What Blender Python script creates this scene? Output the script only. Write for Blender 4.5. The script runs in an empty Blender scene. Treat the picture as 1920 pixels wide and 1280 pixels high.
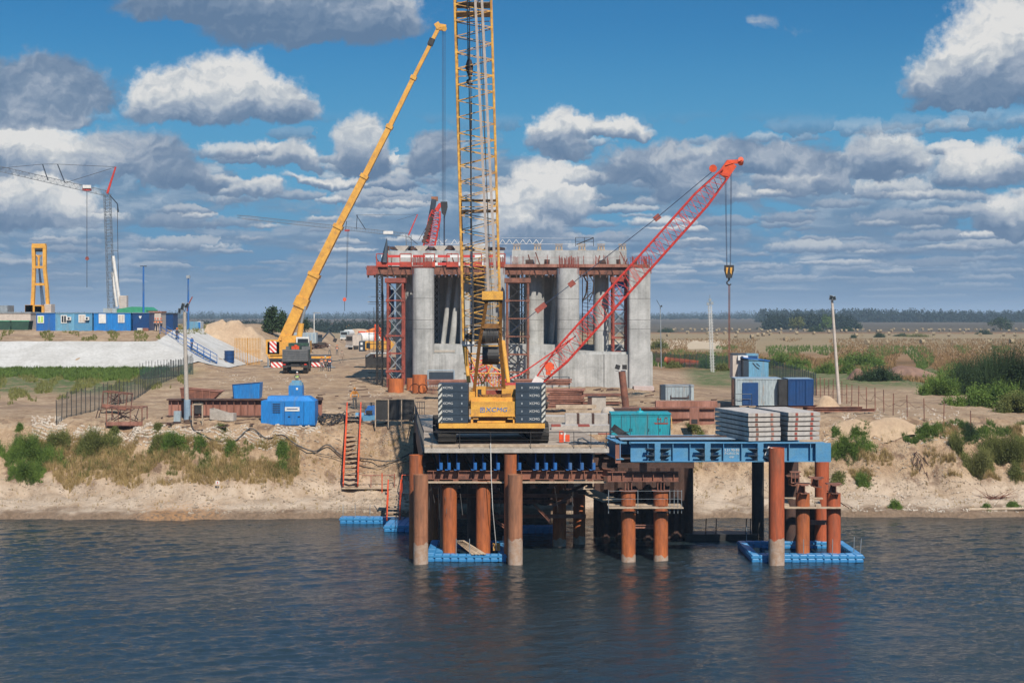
import bpy, bmesh, math, random
from mathutils import Vector, Matrix, noise as mnoise
import numpy as np
R = math.radians
random.seed(7)
SC = bpy.context.scene
COL = SC.collection

# ------------------------------------------------------------------ camera
CAMZ, F, HZ = 15.6, 2800.0, 586.0
cam_d = bpy.data.cameras.new("camera")
cam = bpy.data.objects.new("camera", cam_d); COL.objects.link(cam)
cam_d.sensor_width = 36; cam_d.lens = F / 1920 * 36
cam_d.shift_y = -(640 - HZ) / 1920
cam_d.clip_start = 1; cam_d.clip_end = 30000
cam.location = (0, 0, CAMZ); cam.rotation_euler = (R(90), 0, 0)
SC.camera = cam
SC.view_settings.view_transform = 'Standard'; SC.view_settings.look = 'None'
SC.cycles.max_bounces = 5; SC.cycles.diffuse_bounces = 2; SC.cycles.glossy_bounces = 3; SC.cycles.transparent_max_bounces = 12; SC.cycles.caustics_reflective = False; SC.cycles.caustics_refractive = False
SC.view_settings.exposure = 0.15; SC.view_settings.gamma = 1

# ------------------------------------------------------------------ sun
SUN_EL, SUN_AZ = 46, 18      # azimuth from straight behind the viewer towards the right
sdir = Vector((math.sin(R(SUN_AZ)) * math.cos(R(SUN_EL)), -math.cos(R(SUN_AZ)) * math.cos(R(SUN_EL)), math.sin(R(SUN_EL))))
sl = bpy.data.lights.new("sun", 'SUN'); sl.energy = 4.9; sl.angle = R(0.5); sl.color = (1, 0.94, 0.84)
so = bpy.data.objects.new("sun", sl); COL.objects.link(so)
so.rotation_euler = sdir.to_track_quat('Z', 'Y').to_euler()

# ------------------------------------------------------------------ node helper
class NT:
    def __init__(s, tree): s.t = tree
    def n(s, typ, **kw):
        x = s.t.nodes.new(typ)
        for k, v in kw.items(): setattr(x, k, v)
        return x
    def link(s, a, b): s.t.links.new(a, b)
    def put(s, sock, v):
        if hasattr(v, 'is_linked') or isinstance(v, bpy.types.NodeSocket): s.t.links.new(v, sock)
        else: sock.default_value = v
    def m(s, op, a, b=None, c=None, clamp=False):
        x = s.n('ShaderNodeMath', operation=op, use_clamp=clamp)
        s.put(x.inputs[0], a)
        if b is not None: s.put(x.inputs[1], b)
        if c is not None: s.put(x.inputs[2], c)
        return x.outputs[0]
    def xyz(s, x, y, z):
        c = s.n('ShaderNodeCombineXYZ')
        s.put(c.inputs[0], x); s.put(c.inputs[1], y); s.put(c.inputs[2], z)
        return c.outputs[0]
    def noise(s, vec, scale, detail=4, rough=0.5, dist=0.0):
        x = s.n('ShaderNodeTexNoise'); s.put(x.inputs['Vector'], vec)
        x.inputs['Scale'].default_value = scale; x.inputs['Detail'].default_value = detail
        x.inputs['Roughness'].default_value = rough; x.inputs['Distortion'].default_value = dist
        return x.outputs['Fac']
    def ss(s, v, a, b):
        x = s.n('ShaderNodeMapRange', interpolation_type='SMOOTHSTEP', clamp=True)
        s.put(x.inputs[0], v); x.inputs[1].default_value = a; x.inputs[2].default_value = b
        return x.outputs[0]
    def ramp(s, fac, stops):
        x = s.n('ShaderNodeValToRGB'); s.put(x.inputs[0], fac)
        cr = x.color_ramp
        while len(cr.elements) < len(stops): cr.elements.new(0.5)
        for e, (p, c) in zip(cr.elements, stops):
            e.position = p; e.color = (c[0], c[1], c[2], 1)
        return x.outputs[0]
    def mix(s, fac, a, b, blend='MIX'):
        x = s.n('ShaderNodeMix', data_type='RGBA', blend_type=blend)
        s.put(x.inputs[0], fac)
        for i, v in ((6, a), (7, b)):
            if isinstance(v, (tuple, list)): x.inputs[i].default_value = (v[0], v[1], v[2], 1)
            else: s.link(v, x.inputs[i])
        return x.outputs[2]

# ------------------------------------------------------------------ sky
world = bpy.data.worlds.new("World"); SC.world = world; world.use_nodes = True
wt = world.node_tree; wt.nodes.clear(); W = NT(wt)
sky = W.n('ShaderNodeTexSky', sky_type='NISHITA', sun_disc=False)
sky.sun_elevation = R(SUN_EL); sky.sun_rotation = R(180 - SUN_AZ); sky.air_density = 1.0; sky.dust_density = 0.4; sky.ozone_density = 3
tc = W.n('ShaderNodeTexCoord'); sp = W.n('ShaderNodeSeparateXYZ'); W.link(tc.outputs['Generated'], sp.inputs[0])
dx, dy, dz = sp.outputs
az = W.m('ARCTAN2', dx, dy)                       # 0 straight ahead, positive right
hl = W.m('SQRT', W.m('ADD', W.m('MULTIPLY', dx, dx), W.m('MULTIPLY', dy, dy)))
el = W.m('ARCTAN2', W.m('ABSOLUTE', dz), hl)
elc = W.m('MAXIMUM', el, 0.0)
# perspective-compressed height: cloud rows get thinner towards the horizon
lg = W.m('LOGARITHM', W.m('ADD', elc, 0.035), math.e)
wv = W.xyz(az, elc, 3.3)
w1 = W.m('SUBTRACT', W.noise(wv, 38, 3), 0.5); w2 = W.m('SUBTRACT', W.noise(W.xyz(elc, az, 8.1), 38, 3), 0.5)
w3 = W.m('SUBTRACT', W.noise(wv, 120, 4, 0.6), 0.5); w4 = W.m('SUBTRACT', W.noise(W.xyz(elc, az, 2.1), 120, 4, 0.6), 0.5)
w5 = W.m('SUBTRACT', W.noise(wv, 210, 5, 0.68), 0.5)
azd = W.m('ADD', az, W.m('ADD', W.m('MULTIPLY', w1, 0.036), W.m('MULTIPLY', w3, 0.012)))
eld = W.m('ADD', elc, W.m('ADD', W.m('MULTIPLY', w2, 0.022), W.m('MULTIPLY', w4, 0.010)))
def blob(px, top, base, rx, up=1.0):
    """cumulus: flat base at 'base', dome to 'top' (heights over the horizon)."""
    a0 = math.atan((px - 960) / F); e0 = math.atan((HZ - base) / F); eh = math.atan((HZ - top) / F) - e0; ra = rx / F
    x = W.m('DIVIDE', W.m('SUBTRACT', azd, a0), ra)
    y = W.m('DIVIDE', W.m('SUBTRACT', eld, e0 + eh * 0.22), eh * 0.78)
    ylow = W.m('MULTIPLY', W.m('MINIMUM', y, 0.0), 3.2)
    yy = W.m('ADD', W.m('MAXIMUM', y, 0.0), ylow)
    r2 = W.m('ADD', W.m('MULTIPLY', x, x), W.m('MULTIPLY', yy, yy))
    return W.m('SUBTRACT', 1.0, W.m('SQRT', r2)), y
CL = [  # px, top, base, rx, brightness
    (430, 96, 240, 112, 1.0), (330, 128, 243, 92, 0.93), (525, 138, 240, 82, 0.88),
    (560, -60, 96, 190, 0.36), (380, -60, 55, 170, 0.3), (690, -40, 72, 110, 0.62),
    (90, 110, 235, 140, 0.34), (30, 175, 262, 150, 0.42), (10, 235, 330, 170, 1.0), (150, 275, 350, 150, 0.8), (60, 320, 440, 120, 0.9),
    (1800, 80, 212, 95, 0.95), (1880, -5, 214, 125, 1.05), (1990, -40, 220, 130, 0.9), (1820, 170, 222, 110, 0.3),
    (1050, 200, 285, 62, 1.1), (1130, 214, 262, 90, 1.05), (1060, 240, 300, 55, 0.36), (1030, 285, 420, 85, 1.15), (965, 330, 470, 80, 1.0), (1075, 305, 350, 40, 0.85),
    (1660, 255, 345, 95, 0.9), (1850, 272, 362, 80, 0.9), (1900, 370, 450, 70, 0.95),
    (680, 212, 330, 48, 0.75), (560, 268, 318, 50, 0.85), (620, 325, 352, 90, 1.0), (480, 340, 375, 60, 0.75), (820, 240, 330, 60, 0.5), (730, 320, 350, 55, .75),
    (1420, 258, 330, 170, 0.40), (1230, 262, 345, 120, 0.36), (1290, 300, 380, 90, 0.6), (1500, 290, 370, 90, 0.55), (250, 250, 345, 120, 0.45), (330, 300, 360, 90, .5),
]
dens = None; bri = None
for (px, top, base, rx, b) in CL:
    f, y = blob(px, top, base, rx)
    c = W.ss(W.m('ADD', f, W.m('MULTIPLY', w5, 0.34)), -0.09, 0.24)
    # body: bright top, grey flat base
    lit = W.m('MULTIPLY', W.ss(y, -0.35, 0.50), b)
    w = W.m('MULTIPLY', c, W.m('ADD', W.m('MAXIMUM', f, 0.0), 0.05))
    dens = c if dens is None else W.m('MAXIMUM', dens, c)
    if bri is None: bri = W.m('MULTIPLY', w, lit); ws = w
    else: bri = W.m('ADD', bri, W.m('MULTIPLY', w, lit)); ws = W.m('ADD', ws, w)
bri = W.m('DIVIDE', bri, W.m('MAXIMUM', ws, 0.001))
# general broken cumulus field
fv = W.xyz(W.m('MULTIPLY', azd, 8.0), W.m('MULTIPLY', lg, 2.1), 1.7)
fn = W.noise(fv, 2.1, 7, 0.56, 0.3)
fv2 = W.xyz(W.m('ADD', W.m('MULTIPLY', azd, 8.0), -0.06), W.m('ADD', W.m('MULTIPLY', lg, 2.1), 0.085), 1.7)
fn2 = W.noise(fv2, 2.1, 5, 0.56, 0.3)
cover = W.ss(elc, 0.135, 0.085)
cover = W.m('SUBTRACT', W.m('MULTIPLY', cover, 0.30), 0.20)
fd = W.ss(W.m('ADD', fn, cover), 0.48, 0.60)
frel = W.m('MULTIPLY', W.m('SUBTRACT', fn, fn2), 3.6)      # light from the upper right
flit = W.m('ADD', 0.42, frel, clamp=True)
big = W.ss(W.noise(W.xyz(W.m('MULTIPLY', az, 2.5), W.m('MULTIPLY', lg, 1.4), 5.0), 2.0, 3), 0.35, 0.7)
flit = W.m('MULTIPLY', flit, W.m('ADD', 0.55, W.m('MULTIPLY', big, 0.6)))
cov2 = W.m('MULTIPLY', fd, 0.75)
# relief inside the big clouds
rv = W.xyz(W.m('MULTIPLY', azd, 20.0), W.m('MULTIPLY', eld, 26.0), 4.0); rv2 = W.xyz(W.m('SUBTRACT', W.m('MULTIPLY', azd, 20.0), 0.05), W.m('ADD', W.m('MULTIPLY', eld, 26.0), 0.07), 4.0)
rel = W.m('MULTIPLY', W.m('SUBTRACT', W.noise(rv, 1.7, 6, 0.55), W.noise(rv2, 1.7, 6, 0.5)), 1.9)
rbig = W.m('MULTIPLY', W.m('SUBTRACT', W.noise(rv, 0.9, 3), 0.5), 1.1)
bri = W.m('ADD', W.m('ADD', bri, rel), rbig)
white = (0.62, 0.64, 0.67); 
cramp = [(0.0, (0.11, 0.18, 0.29)), (0.3, (0.17, 0.24, 0.345)), (0.55, (0.30, 0.355, 0.44)), (0.8, (0.49, 0.52, 0.55)), (1.0, (0.70, 0.69, 0.67))]
world.cycles.sampling_method = 'MANUAL'; world.cycles.sample_map_resolution = 512
big_col = W.ramp(bri, cramp)
f_col = W.ramp(flit, cramp)
blue = W.mix(1.0, sky.outputs[0], (0.125, 0.43, 0.62), 'MULTIPLY')
bs = W.n('ShaderNodeMix', data_type='RGBA', blend_type='MULTIPLY'); bs.inputs[0].default_value = 1
W.link(blue, bs.inputs[6]); bs.inputs[7].default_value = (0.105, 0.105, 0.105, 1)
low = W.ss(elc, 0.055, 0.0)
upc = W.ss(elc, 0.24, 0.60)
skyc = W.mix(W.m('MULTIPLY', W.ss(elc, 0.20, 0.07), 0.9), bs.outputs[2], (0.10, 0.31, 0.51))
skyc = W.mix(W.m('MULTIPLY', W.ss(elc, 0.09, 0.02), 0.9), skyc, (0.105, 0.215, 0.37))
def puffs(sx, sy, seed, keep, rx, ry):
    ln = W.m('ADD', W.m('MULTIPLY', lg, sy), W.m('MULTIPLY', w4, 0.55)); an = W.m('ADD', W.m('MULTIPLY', az, sx), W.m('ADD', W.m('MULTIPLY', w3, 0.6), W.m('MULTIPLY', w1, 0.5)))
    vo = W.n('ShaderNodeTexVoronoi', voronoi_dimensions='2D'); vo.inputs['Scale'].default_value = 1.0; vo.inputs['Randomness'].default_value = 0.85
    W.link(W.xyz(W.m('ADD', an, seed), W.m('ADD', ln, seed * .7), 0), vo.inputs['Vector'])
    pp_ = W.n('ShaderNodeSeparateXYZ'); W.link(vo.outputs['Position'], pp_.inputs[0]); cc_ = W.n('ShaderNodeSeparateXYZ'); W.link(vo.outputs['Color'], cc_.inputs[0])
    x = W.m('DIVIDE', W.m('SUBTRACT', W.m('ADD', an, seed), pp_.outputs[0]), rx); y = W.m('DIVIDE', W.m('SUBTRACT', W.m('ADD', ln, seed * .7), pp_.outputs[1]), ry)
    yy = W.m('ADD', W.m('MAXIMUM', y, 0.0), W.m('MULTIPLY', W.m('MINIMUM', y, 0.0), 2.6))
    r = W.m('SQRT', W.m('ADD', W.m('MULTIPLY', x, x), W.m('MULTIPLY', yy, yy)))
    size = W.m('ADD', 0.45, W.m('MULTIPLY', cc_.outputs[0], 0.75))
    f = W.m('ADD', W.m('SUBTRACT', size, r), W.m('MULTIPLY', w5, 0.5))
    d = W.m('MULTIPLY', W.ss(f, -0.05, 0.30), W.m('LESS_THAN', cc_.outputs[1], keep))
    b = W.m('MULTIPLY', W.ss(y, -0.45, 0.55), W.m('ADD', 0.45, W.m('MULTIPLY', cc_.outputs[2], 0.6)))
    return d, W.ramp(W.m('ADD', b, W.m('MULTIPLY', w5, 0.22)), cramp)
zone = W.ss(elc, 0.135, 0.105)
skyc = W.mix(W.m('MULTIPLY', upc, 0.75), skyc, (0.135, 0.31, 0.58))
c1 = W.mix(W.m('MULTIPLY', cov2, W.m('SUBTRACT', 1.0, W.m('MULTIPLY', low, 0.55))), skyc, f_col)
for prm in ((17, 5.5, 3.3, .62, .62, .50), (28, 10, 11.7, .55, .60, .46), (24, 8, 27.2, .5, .62, .46)):
    pd, pcol = puffs(*prm)
    c1 = W.mix(W.m('MULTIPLY', W.m('MULTIPLY', pd, zone), W.m('SUBTRACT', 0.85, W.m('MULTIPLY', W.ss(elc, 0.05, 0.0), 0.6))), c1, pcol)
c2 = W.mix(W.m('MULTIPLY', dens, 0.97), c1, big_col)
hz = W.mix(W.m('MULTIPLY', W.ss(elc, 0.05, 0.0), 0.6), c2, (0.125, 0.215, 0.34))
bg = W.n('ShaderNodeBackground'); W.link(hz, bg.inputs[0]); bg.inputs[1].default_value = 1.0
wo = W.n('ShaderNodeOutputWorld'); W.link(bg.outputs[0], wo.inputs[0])

# ------------------------------------------------------------------ materials
MATS = {}
def mat(name, c, c2=None, rough=0.6, metal=0.0, scale=2.0, lo=0.4, hi=0.65, bump=0.0, bscale=None, c3=None, streak=False, spec=0.5, coord='Object', alpha=None, fine=0.12, drip=0.0):
    if name in MATS: return MATS[name]
    m = bpy.data.materials.new(name); m.use_nodes = True
    T = NT(m.node_tree); b = m.node_tree.nodes['Principled BSDF']
    tcn = T.n('ShaderNodeTexCoord'); v = tcn.outputs[coord]
    if streak:
        mp = T.n('ShaderNodeMapping'); T.link(v, mp.inputs[0]); mp.inputs['Scale'].default_value = (1, 1, 0.18); v = mp.outputs[0]
    f = T.noise(v, scale, 7, 0.62, 0.4)
    if c2 is None: c2 = tuple(x * 0.72 for x in c)
    st = [(lo, c2), (hi, c)] if c3 is None else [(lo - 0.08, c3), (lo + 0.04, c2), (hi, c)]
    col = T.ramp(f, st)
    f2 = T.noise(v, scale * 9, 4, 0.6)
    col = T.mix(1.0, col, T.ramp(f2, [(0.3, (1 - fine,) * 3), (0.7, (1 + fine,) * 3)]), 'MULTIPLY')
    if drip:
        mp2 = T.n('ShaderNodeMapping'); T.link(tcn.outputs[coord], mp2.inputs[0]); mp2.inputs['Scale'].default_value = (2.2, 2.2, 0.10)
        col = T.mix(1.0, col, T.ramp(T.noise(mp2.outputs[0], 1.0, 5, .65), [(.36, (1 - drip, 1 - drip, 1 - drip * 1.05)), (.55, (1.03, 1.03, 1.03))]), 'MULTIPLY')
        sz = T.n('ShaderNodeSeparateXYZ'); T.link(tcn.outputs[coord], sz.inputs[0])
        ln = T.m('FRACT', T.m('MULTIPLY', sz.outputs[2], .62)); col = T.mix(1.0, col, T.ramp(ln, [(0.0, (.86, .86, .86)), (.035, (1, 1, 1))]), 'MULTIPLY')
    T.link(col, b.inputs['Base Color'])
    b.inputs['Roughness'].default_value = rough; b.inputs['Metallic'].default_value = metal
    b.inputs['Specular IOR Level'].default_value = spec
    if alpha is not None: b.inputs['Alpha'].default_value = alpha
    if bump:
        bn = T.n('ShaderNodeBump'); bn.inputs['Strength'].default_value = bump; bn.inputs['Distance'].default_value = 0.05
        T.link(T.noise(v, bscale or scale * 4, 5), bn.inputs['Height']); T.link(bn.outputs[0], b.inputs['Normal'])
    MATS[name] = m
    return m
M = dict(
    yellow=mat('yellow_paint', (0.74, 0.38, 0.06), (0.60, 0.29, 0.05), 0.5, scale=1.5, lo=.38, c3=(0.40, 0.22, 0.08), fine=.18),
    ylat=mat('yellow_lattice_paint', (0.78, 0.42, 0.07), (0.42, 0.20, 0.05), 0.5, scale=2.5),
    yellow_in_shade=mat('shaded_ochre_paint', (0.30, 0.13, 0.025), (0.17, 0.075, 0.02), 0.5),  # crane yellow darkened, its shade mixed into the colour
    red=mat('red_paint', (0.72, 0.055, 0.03), (0.45, 0.04, 0.03), 0.5, scale=3),
    redrust=mat('red_oxide_paint', (0.36, 0.075, 0.05), (0.20, 0.05, 0.035), 0.7, scale=2),
    orange=mat('orange_red_paint', (0.80, 0.10, 0.025), (0.6, 0.07, 0.02), 0.5),
    slate=mat('slate_grey_paint', (0.033, 0.050, 0.070), (0.025, 0.037, 0.052), 0.5, scale=1.2),
    black=mat('black_rubber', (0.022, 0.021, 0.02), (0.04, 0.034, 0.028), 0.75, scale=4),
    dark=mat('dark_steel', (0.035, 0.033, 0.032), (0.02, 0.018, 0.017), 0.6),
    cable=mat('cable', (0.05, 0.042, 0.038), (0.03, 0.028, 0.026), 0.6),
    rope=mat('steel_rope', (0.06, 0.08, 0.12), (0.04, 0.05, 0.08), 0.5),
    steel=mat('galvanised_steel', (0.36, 0.38, 0.39), (0.25, 0.27, 0.28), 0.5, 0.3),
    rust=mat('pile_rust', (0.50, 0.135, 0.032), (0.33, 0.09, 0.03), 0.75, scale=0.9, bump=.25, bscale=9, c3=(0.15, 0.06, 0.035), streak=True, fine=.25),
    rustred=mat('pile_red_primer', (0.50, 0.10, 0.028), (0.36, 0.08, 0.03), 0.7, scale=1.1, bump=.2, bscale=9, c3=(0.2, 0.07, 0.035), streak=True, fine=.2),
    rustpale=mat('pile_pale_rust', (0.42, 0.175, 0.085), (0.28, 0.115, 0.058), 0.8, scale=0.8, bump=.25, bscale=9, c3=(0.17, 0.085, 0.05), streak=True, fine=.25),
    pilefoot=mat('pile_washed_band', (0.44, 0.34, 0.27), (0.36, 0.22, 0.14), 0.8, scale=2.0, bump=.2, bscale=9, fine=.2),
    brown=mat('rusty_brown_steel', (0.27, 0.105, 0.062), (0.15, 0.062, 0.042), 0.75, scale=1.3, bump=.2, c3=(.09, .045, .035), fine=.2),
    brown2=mat('pinkish_rusty_sheet', (0.36, 0.17, 0.125), (0.25, 0.105, 0.07), 0.8, scale=0.9, c3=(0.16, 0.07, 0.045), streak=True, fine=.2),
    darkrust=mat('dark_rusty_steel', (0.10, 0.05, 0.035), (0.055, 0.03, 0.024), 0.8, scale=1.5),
    conc=mat('concrete', (0.44, 0.43, 0.41), (0.33, 0.325, 0.31), 0.85, scale=0.55, lo=.38, hi=.60, bump=.12, bscale=6, c3=(0.29, 0.285, 0.27), fine=.10, coord='Object', drip=.22),
    conc2=mat('weathered_concrete', (0.47, 0.41, 0.35), (0.36, 0.31, 0.26), 0.9, scale=1.5, bump=.2, fine=.18),
    pinkconc=mat('pink_stained_concrete', (0.50, 0.41, 0.38), (0.43, 0.33, 0.30), 0.9, scale=1.2),
    slab=mat('slab_concrete', (0.50, 0.44, 0.38), (0.36, 0.32, 0.29), 0.9, scale=2.5, bump=.2, fine=.18),
    deckm=mat('dusty_deck', (0.40, 0.33, 0.26), (0.28, 0.22, 0.17), 0.95, scale=0.6, c3=(0.18, 0.14, 0.11), fine=.2),
    wood=mat('bare_timber', (0.50, 0.38, 0.27), (0.34, 0.25, 0.17), 0.85, scale=3, fine=.2),
    ywood=mat('yellow_timber', (0.66, 0.36, 0.10), (0.45, 0.24, 0.07), 0.8, scale=4),
    blue=mat('blue_paint', (0.012, 0.13, 0.42), (0.02, 0.11, 0.32), 0.55, scale=1.3, c3=(0.08, 0.14, 0.24), fine=.18, streak=True),
    bluebright=mat('bright_blue_paint', (0.012, 0.20, 0.54), (0.015, 0.16, 0.44), 0.5, scale=1.1, c3=(0.07, 0.18, 0.34), fine=.18, streak=True),
    bluedeep=mat('deep_blue_paint', (0.004, 0.05, 0.17), (0.008, 0.04, 0.13), 0.5, scale=1.2),
    bluegirder=mat('girder_blue_paint', (0.06, 0.22, 0.40), (0.10, 0.25, 0.38), 0.55, scale=1.1, c3=(0.09, 0.23, 0.36), lo=.36),
    bluelight=mat('light_blue_paint', (0.13, 0.33, 0.47), (0.12, 0.27, 0.38), 0.65, scale=1.3, c3=(0.22, 0.26, 0.28), fine=.18, streak=True),
    bluetop=mat('pale_blue_dusty_top', (0.28, 0.36, 0.42), (0.2, 0.27, 0.34), 0.7, scale=1.4),
    pontoon=mat('pontoon_blue_plastic', (0.025, 0.19, 0.45), (0.05, 0.23, 0.44), 0.4, scale=2),
    teal=mat('teal_paint', (0.010, 0.30, 0.35), (0.02, 0.23, 0.28), 0.55, scale=1.3, c3=(0.11, 0.22, 0.20), fine=.18, streak=True),
    greyblue=mat('grey_blue_sheet', (0.36, 0.41, 0.42), (0.28, 0.33, 0.35), 0.6, scale=1.3, c3=(0.30, 0.22, 0.16), fine=.2, streak=True),
    white=mat('white_paint', (0.72, 0.70, 0.66), (0.6, 0.57, 0.53), 0.6, scale=2),
    cream=mat('cream_paint', (0.55, 0.47, 0.40), (0.45, 0.38, 0.32), 0.7),
    glass=mat('window_glass', (0.03, 0.035, 0.04), (0.02, 0.025, 0.03), 0.15),
    green=mat('dark_green_paint', (0.03, 0.08, 0.05), (0.02, 0.05, 0.035), 0.6),
    tarp=mat('green_tarpaulin', (0.04, 0.30, 0.16), (0.03, 0.22, 0.12), 0.6),
    plaster=mat('pale_geotextile', (0.52, 0.49, 0.45), (0.43, 0.40, 0.36), 0.9, scale=0.3, bump=.4, bscale=.8, fine=.08, drip=.10, coord='Object'),
    sandpile=mat('heaped_sand', (0.47, 0.335, 0.215), (0.38, 0.26, 0.165), 0.95, scale=0.4, bump=.4, bscale=3),
    stone=mat('white_rubble', (0.54, 0.46, 0.37), (0.38, 0.31, 0.25), 0.9, scale=1.2, coord='Generated'),
    earth=mat('brown_earth', (0.26, 0.15, 0.10), (0.17, 0.095, 0.065), 0.95, scale=0.5, bump=.5, bscale=2),
    hay=mat('hay', (0.40, 0.31, 0.19), (0.22, 0.16, 0.09), 0.95, scale=2),
    skin=mat('skin', (0.45, 0.24, 0.15), (0.40, 0.2, 0.13), 0.6),
    vest=mat('orange_vest', (0.85, 0.22, 0.03), (0.75, 0.17, 0.03), 0.7), vesty=mat('yellow_orange_vest', (0.9, 0.36, 0.05), (0.8, 0.28, 0.04), 0.7),
    vestg=mat('lime_vest', (0.45, 0.62, 0.10), (0.35, 0.5, 0.08), 0.7),
    workgrey=mat('grey_workwear', (0.17, 0.16, 0.15), (0.12, 0.11, 0.10), 0.85), worknavy=mat('navy_workwear', (0.05, 0.055, 0.09), (0.035, 0.04, 0.06), 0.85),
    workbeige=mat('beige_workwear', (0.36, 0.28, 0.21), (0.28, 0.21, 0.16), 0.85),
    netting=mat('green_netting', (0.03, 0.10, 0.09), (0.02, 0.07, 0.06), 0.9, alpha=0.55), netgrey=mat('grey_netting', (0.10, 0.13, 0.12), (0.07, 0.09, 0.09), 0.9, alpha=0.38),
    redwhite=None)
def stripes(name, ca, cb, n, slope=1.0):
    m = bpy.data.materials.new(name); m.use_nodes = True; T = NT(m.node_tree); b = m.node_tree.nodes['Principled BSDF']
    tcn = T.n('ShaderNodeTexCoord'); s = T.n('ShaderNodeSeparateXYZ'); T.link(tcn.outputs['Object'], s.inputs[0])
    v = T.m('FRACT', T.m('MULTIPLY', T.m('ADD', s.outputs[0], T.m('MULTIPLY', s.outputs[2], slope)), n))
    T.link(T.mix(T.m('GREATER_THAN', v, 0.5), ca, cb), b.inputs['Base Color']); b.inputs['Roughness'].default_value = .6
    return m
M['hazard'] = stripes('hazard_stripes', (0.04, 0.045, 0.05), (0.55, 0.52, 0.45), 3.0, -0.9)
M['redwhite'] = stripes('red_white_stripes', (0.6, 0.04, 0.03), (0.75, 0.72, 0.68), 1.6, 1.0)
M['redwhiteband'] = stripes('red_white_bands', (0.55, 0.05, 0.04), (0.72, 0.70, 0.67), 0.37, 0.0)

# ------------------------------------------------------------------ terrain
def interp(x, xs, ys): return float(np.interp(x, xs, ys))
def sstep(a, b, x):
    t = min(1, max(0, (x - a) / (b - a))); return t * t * (3 - 2 * t)
def shore(X): return 113.4 + 0.022 * X + 0.35 * math.sin(X * .31) + 0.22 * math.sin(X * .83 + 1) + 0.12 * math.sin(X * 2.1)
def fb(x, y, s, o=4): return mnoise.fractal(Vector((x * s, y * s, 3.7)), 1.0, 2.0, o)
def height(X, Y, detail=True):
    t = Y - shore(X)
    t2 = t + 0.7 * math.sin(X * .21 + .6) * sstep(3, 6, t)
    bank = interp(t2, [-80, -4, 0, .3, 1.3, 4.2, 5.6, 7.5, 9.3, 12, 30], [-7, -.9, 0, .38, .6, 1.25, 2.5, 4.6, 6.3, 6.75, 6.95])
    if t2 > 30:
        mid = interp(Y, [140, 183, 240, 330, 500, 1100, 9000], [6.95, 8.35, 8.4, 8.3, 6.6, 4.6, 4.6])
        rt = interp(Y, [140, 200, 300, 500, 1100, 9000], [6.95, 6.5, 6.2, 5.7, 4.6, 4.6])
        k = sstep(8, 26, X)
        base = mid * (1 - k) + rt * k
        bank = base if Y > 150 else bank + (base - bank) * sstep(143, 150, Y)
    # raised platform on the left
    d = max((193 - Y) / 10, (X + 46) / 10, (Y - 330) / 10)
    if d < 1.2:
        e = interp((193 - Y) / 10, [-1.0, 0], [13.1, 11.8])
        k = sstep(-.05, 1.0, d) if d > 0 else 0
        lin = min(1, max(0, d))
        if bank < 11.8: bank = e * (1 - lin) + bank * lin
    if detail:
        a = 0.05 + .25 * sstep(1.0, 5, t) * (1 - sstep(9, 12, t)) 
        if t > -2: bank += a * 1.5 * fb(X, Y, .55, 5) + .10 * sstep(0, 3, t) * fb(X, Y, 2.4, 3)
        if 3 < t < 10: bank -= .95 * max(0, mnoise.noise(Vector((X * .8 + Y * .25, Y * .10, 1)))) * sstep(3, 5, t) * (1 - sstep(8, 10, t))
    return bank
def at(px, py, Y): return Vector(((px - 960) / F * Y, Y, CAMZ - (py - HZ) / F * Y))
def ground(px, py):
    Y = 100.0; st = 2.0
    while Y < 5000:
        z = CAMZ - (py - HZ) / F * Y
        if z <= height((px - 960) / F * Y, Y, False):
            if st <= .3 or Y > 500: break
            Y -= st; st = .25
        Y += st
        if Y > 300 and st > 1: st = Y * .01
    X = (px - 960) / F * Y
    return Vector((X, Y, height(X, Y)))
def gz(X, Y, dz=0): return Vector((X, Y, height(X, Y) + dz))

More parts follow.
